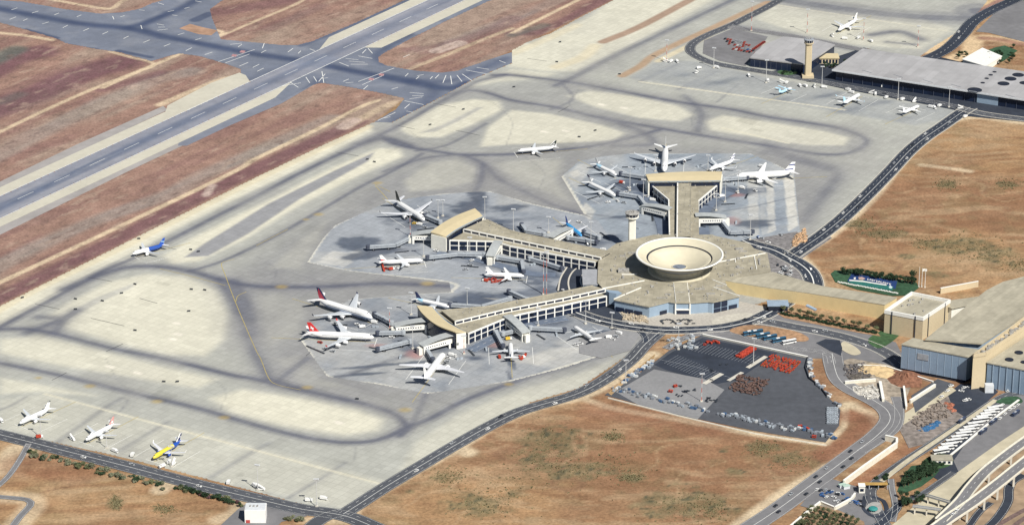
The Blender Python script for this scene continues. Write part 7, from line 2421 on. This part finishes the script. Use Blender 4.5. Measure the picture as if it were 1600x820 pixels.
M_BLOCK = mat('white_block_wall', (.68, .65, .55), .9, var=.08)
wall([(1318, 759), (1350, 735), (1401, 699), (1401, 692), (1383, 688)], 'long white retaining wall on the slope below the dual road', 5.5, 1.6, M_BLOCK)
wall([(1098, 524), (1150, 535), (1215, 549), (1262, 559)], 'low white wall along the top of the baggage yard', 1.6, 1.4, M_BLOCK)
wall([(1228, 832), (1262, 803), (1282, 788), (1304, 797), (1330, 783), (1336, 775)], 'stepped cream wall round the orchard at the bottom', 3.5, 1.2, M_BLOCK)
wall([(1320, 600), (1352, 597), (1368, 596)], 'short white concrete wall on the building site', 3.0, 1.6, M_BLOCK)
wall([(1375, 600), (1380, 628)], 'white wall end-on at the building site ramp', 3.2, 2.2, M_BLOCK)
wall([(1412, 608), (1416, 640)], 'narrow white ramp wall left of the underpass', 3.6, 1.4, M_BLOCK)
wall([(1422, 630), (1461, 605)], 'white ramp wall leading to the hall undercroft', 3.4, 1.6, M_BLOCK)
wall([(1340, 572), (1385, 574), (1404, 580), (1440, 592), (1458, 598)], 'thin white wall on top of the earth mound site', 1.6, 1.0, M_BLOCK)
wall([(1262, 560), (1258, 575), (1264, 592), (1280, 604), (1292, 620)], 'wavy dark fence along the right yard edge', 2.2, .6, V_DARK, False, 'fence')
wall([(950, 622), (1060, 650), (1180, 678), (1291, 696)], 'pale kerb wall between the yard and the middle field', 1.0, 1.0, M_BLOCK, False)
wall([(1478, 718), (1500, 700), (1530, 675), (1562, 648), (1592, 626)], 'pale walkway wall behind the coach row', 1.2, 1.4, M_BLOCK)


def mound(px, py, rx, ry, h, m, label, seed, name='earth_mound', cat='earth mound'):
    cc = W(px, py)
    n, k = 14, 7
    r = random.Random(seed)
    V, F = [(0, 0, h)], []
    for i in range(1, k + 1):
        for j in range(n):
            a = 2 * math.pi * j / n
            f = i / k
            z = h * (1 - f) ** 1.3 * r.uniform(.75, 1.2) if i < k else -.1
            q = r.uniform(.88, 1.12)
            V.append((math.cos(a) * rx * f * q, math.sin(a) * ry * f * q, z))
    for j in range(n):
        F.append((0, 1 + j, 1 + (j + 1) % n))
    for i in range(k - 1):
        for j in range(n):
            a, b = 1 + i * n + j, 1 + i * n + (j + 1) % n
            F.append((a, a + n, b + n, b))
    o = add_obj(name, V, F, m)
    o.location = (cc.x, cc.y, .3)
    return tag(o, label, cat)


M_EARTHR = mat('red_earth', (.22, .105, .065), .95, var=.4, scale=.3)
M_SAND = mat('sand_heap', (.58, .43, .24), .95, var=.2, scale=.2)
mound(1416, 592, 17, 22, 6.5, M_EARTHR, 'dark red earth mound before the landside hall', 1)
mound(1367, 577, 20, 14, 3, M_SAND, 'pale sand heap on the building site', 2)
mound(1385, 585, 12, 10, 2.4, M_SAND, 'smaller sand heap beside the dark earth mound', 3)
mound(1342, 590, 12, 12, 2.6, mat('dark_rubble', (.12, .105, .09), .95, var=.6, scale=.6), 'dark heap of rubble on the building site', 6, 'rubble_heap', 'rubble heap')
mound(1352, 612, 13, 10, 2.0, mat('pale_rubble', (.52, .49, .43), .95, var=.5, scale=.6), 'pale heap of concrete rubble below the site wall', 7, 'rubble_heap', 'rubble heap')
M_TARP = mat('blue_tarp', (.035, .115, .24), .6, var=.5, scale=.6)
for i, (x, y, rx, ry) in enumerate([(1443, 671, 6, 5), (1450, 668, 7, 5), (1458, 664, 6, 5), (1464, 660, 4, 4)]):
    mound(x, y, rx, ry, 2.2, M_TARP, ['leftmost', 'second', 'third', 'rightmost'][i] + ' blue tarpaulin heap in the storage yard', 8 + i, 'tarpaulin_heap', 'tarpaulin heap')
M_BARR = mat('orange_pallets', (.34, .13, .08), .8, var=.6, scale=.6)
for i, (x, y) in enumerate([(1478, 631), (1484, 637), (1489, 641), (1486, 632)]):
    mound(x, y, 3.6, 4.5, 1.6, M_BARR, ['left', 'middle', 'lowest', 'upper'][i] + ' orange heap of barriers in the storage yard', 19 + i, 'barrier_heap', 'barrier heap')
# clutter of the storage yards: uncountable bits
for seed, (quad, n, cols, lab) in enumerate([(((1420, 655), (1470, 625), (1490, 645), (1440, 675)), 170, (.24, .20, .17), 'mixed builders clutter in the storage yard'),
                                             (((1318, 570), (1350, 568), (1365, 592), (1322, 596)), 120, (.13, .12, .12), 'dark builders clutter on the building site'),
                                             (((1330, 605), (1365, 602), (1378, 622), (1356, 624)), 120, (.50, .48, .44), 'pale broken slabs at the site ramp'),
                                             (((1240, 372), (1258, 358), (1262, 378), (1236, 388)), 110, (.52, .34, .20), 'tan and white clutter heaped by the right service yard'),
                                             (((970, 485), (1010, 495), (1012, 505), (975, 500)), 90, (.45, .38, .28), 'tan clutter on the paving left of the rotunda front')]):
    r = random.Random(70 + seed)
    mb = MB()
    q = WL(quad)
    for k in range(n):
        u, v = r.random(), r.random()
        p = (q[0] * (1 - u) + q[1] * u) * (1 - v) + (q[3] * (1 - u) + q[2] * u) * v
        a, s, l = r.uniform(0, 3.14), r.uniform(.3, .9), r.uniform(.5, 2.4)
        h = r.uniform(.4, 1.6)
        mb.bar((p.x - math.cos(a) * l, p.y - math.sin(a) * l, .4 + h / 2), (p.x + math.cos(a) * l, p.y + math.sin(a) * l, .4 + h / 2), s * 2, h)
    stuff(mb.build('clutter', mat('clutter_%d' % seed, cols, .9, var=.7, scale=.5)), lab, 'clutter')

# coach row house, toll canopy, turquoise shelter
hs = thing('small_house', 'small cream house at the lower end of the coach row', 'building', tuple(W(1471, 722)))
MB().box(-9, 9, -5, 5, .4, 4.6).build('wall', M_WALL, hs)
MB().box(-9.6, 9.6, -5.6, 5.6, 4.6, 5.1).build('roof', M_ROOF2, hs)
for k in range(4):
    MB().box(-7.5 + k * 4.2, -5.3 + k * 4.2, -5.25, -4.95, 1.6, 3.6).build('window', M_GLASS, hs)
tc = W(1365, 763)
tl_ = thing('gate_canopy', 'orange canopy spanning the approach road', 'canopy', (tc.x, tc.y, 0))
MB().box(-12, 12, -2.2, 2.2, 4.6, 5.2).build('canopy_roof', mat('orange_sheet', (.46, .29, .09), .7, var=.2), tl_)
for x in (-12, -4, 4, 12):
    for y in (-1.6, 1.6):
        MB().box(x - .3, x + .3, y - .3, y + .3, 0, 4.6).build('post', M_GREY, tl_)
gh2 = W(1346, 768)
g2 = thing('gatehouse', 'small cream gatehouse left of the orange canopy', 'building', (gh2.x, gh2.y, 0))
MB().box(-2.5, 2.5, -3, 3, 0, 6.5).build('wall', M_WALL, g2)
MB().box(-3, 3, -3.5, 3.5, 6.5, 7).build('roof', M_TRIM, g2)
MB().box(-1.6, 1.6, -3.2, -2.9, 2, 4.6).build('window', M_GLASS, g2)
tq = W(1364, 798)
tqo = thing('roundabout_shelter', 'turquoise domed shelter on the small roundabout', 'shelter', (tq.x, tq.y, 0))
MB().lathe([(4.2, 2.2), (4.0, 3.0), (2.8, 3.8), (.05, 4.2)], 16).build('dome', mat('turquoise', (.04, .24, .23), .6, var=.1), tqo)
for k in range(6):
    a = k * math.pi / 3
    MB().box(3.6 * math.cos(a) - .2, 3.6 * math.cos(a) + .2, 3.6 * math.sin(a) - .2, 3.6 * math.sin(a) + .2, 0, 2.4).build('post', M_GREY, tqo)
for (x, y, lb) in [(1316, 761, 'green-white booth left of the long retaining wall'), (1322, 763, 'white booth beside the green booth')]:
    bpt = W(x, y)
    bt = thing('booth', lb, 'booth', (bpt.x, bpt.y, 0), .4)
    MB().box(-3, 3, -1.6, 1.6, .3, 3).build('wall', M_STEELW, bt)
    MB().box(-3.3, 3.3, -1.9, 1.9, 3, 3.4).build('roof', mat('pale_green', (.42, .55, .47), .7), bt)

# flyover with its ramp
def deck(label, px, z, w, cols, zend=None):
    zs = z if isinstance(z, list) else [z] * len(px)
    P = [W(p[0], p[1], h) for p, h in zip(px, zs)]
    ln = spline(P, 6)
    zz = list(np.interp(np.linspace(0, len(px) - 1, len(ln)), range(len(px)), zs))
    o = P[0]
    t = thing('flyover_bridge', label, 'flyover', (o.x, o.y, 0))
    ln = [(p[0] - o.x, p[1] - o.y) for p in ln]
    L_, R_ = offset_line(ln, w / 2), offset_line(ln, -w / 2)
    n = len(ln)
    mb = MB()
    V = [(p[0], p[1], h) for p, h in zip(R_, zz)] + [(p[0], p[1], h) for p, h in zip(L_, zz)] + [(p[0], p[1], h - 1.6) for p, h in zip(L_, zz)] + [(p[0], p[1], h - 1.6) for p, h in zip(R_, zz)]
    F = []
    for i in range(n - 1):
        for a, b in ((0, 1), (1, 2), (2, 3), (3, 0)):
            F.append((a * n + i, a * n + i + 1, b * n + i + 1, b * n + i))
    mb.add(V, F).build('deck', M_KERB, t)
    strip_mb(MB(), ln, w - 2.4, [h + .05 for h in zz]).build('carriageway', M_ROADG, t)
    for side in (L_, R_):
        mb = MB()
        for i in range(n - 1):
            mb.bar((side[i][0], side[i][1], zz[i] + .5), (side[i + 1][0], side[i + 1][1], zz[i + 1] + .5), .5, 1.2)
        mb.build('parapet', M_BLOCK, t)
    mk = MB()
    L2_ = resample(ln, 1.0)
    zi = np.interp(np.linspace(0, 1, len(L2_)), np.linspace(0, 1, n), zz)
    i = 0
    while i + 4 < len(L2_):
        strip_mb(mk, [L2_[i], L2_[i + 4]], .22, [zi[i] + .1, zi[i + 4] + .1])
        i += 10
    stuff(mk.build('lane_marking', M_WHITE, t))
    for f in cols:
        i = int(f * (n - 1))
        for side in (L_, R_):
            q = (ln[i][0] * .35 + side[i][0] * .65, ln[i][1] * .35 + side[i][1] * .65)
            MB().box(q[0] - .9, q[0] + .9, q[1] - .9, q[1] + .9, 0, zz[i] - 1.6).build('column', M_KERB, t)
    return t


deck('main grey flyover deck crossing the bottom right corner', [(1400, 872), (1440, 841), (1480, 811), (1519, 785), (1560, 754), (1600, 722), (1660, 676)], 12, 11, (.12, .24, .35, .45, .56, .66, .76, .88))
deck('upper flyover ramp joining from the right side', [(1470, 812), (1500, 783), (1518, 760), (1540, 736), (1570, 712), (1600, 690), (1650, 655)], [11.9, 11.5, 11, 10.5, 10, 9.5, 9], 10.5, (.3, .5, .7, .9))
for (a, b, lb) in [((1447, 774), (1487, 786), 'upper steel footbridge frame over the plaza'), ((1426, 791), (1470, 797), 'lower steel footbridge frame over the plaza')]:
    p, q = W(a[0], a[1], 7), W(b[0], b[1], 7)
    t = thing('footbridge', lb, 'footbridge', (p.x, p.y, 0))
    d = q - p
    MB().bar((0, 0, 7), (d.x, d.y, 7), 3.0, .6).build('deck', M_PAVE, t)
    for s in (-1, 1):
        u = Vector((-d.y, d.x, 0)).normalized() * 1.5 * s
        MB().bar((u.x, u.y, 7.9), (d.x + u.x, d.y + u.y, 7.9), .25, 1.2).build('railing', M_GREY, t)
    for f in (.08, .5, .92):
        MB().box(d.x * f - .6, d.x * f + .6, d.y * f - .6, d.y * f + .6, 0, 6.7).build('column', M_KERB, t)
for k, (x, y) in enumerate([(1502, 800), (1496, 806)]):
    p = W(x, y - 2, 12)
    cc = car((p.x - 4, p.y, 0), .9, 'white', 'white car driving on the main flyover deck', 'white cars on the flyover', 1.1)
    cc.location.z = 12.1
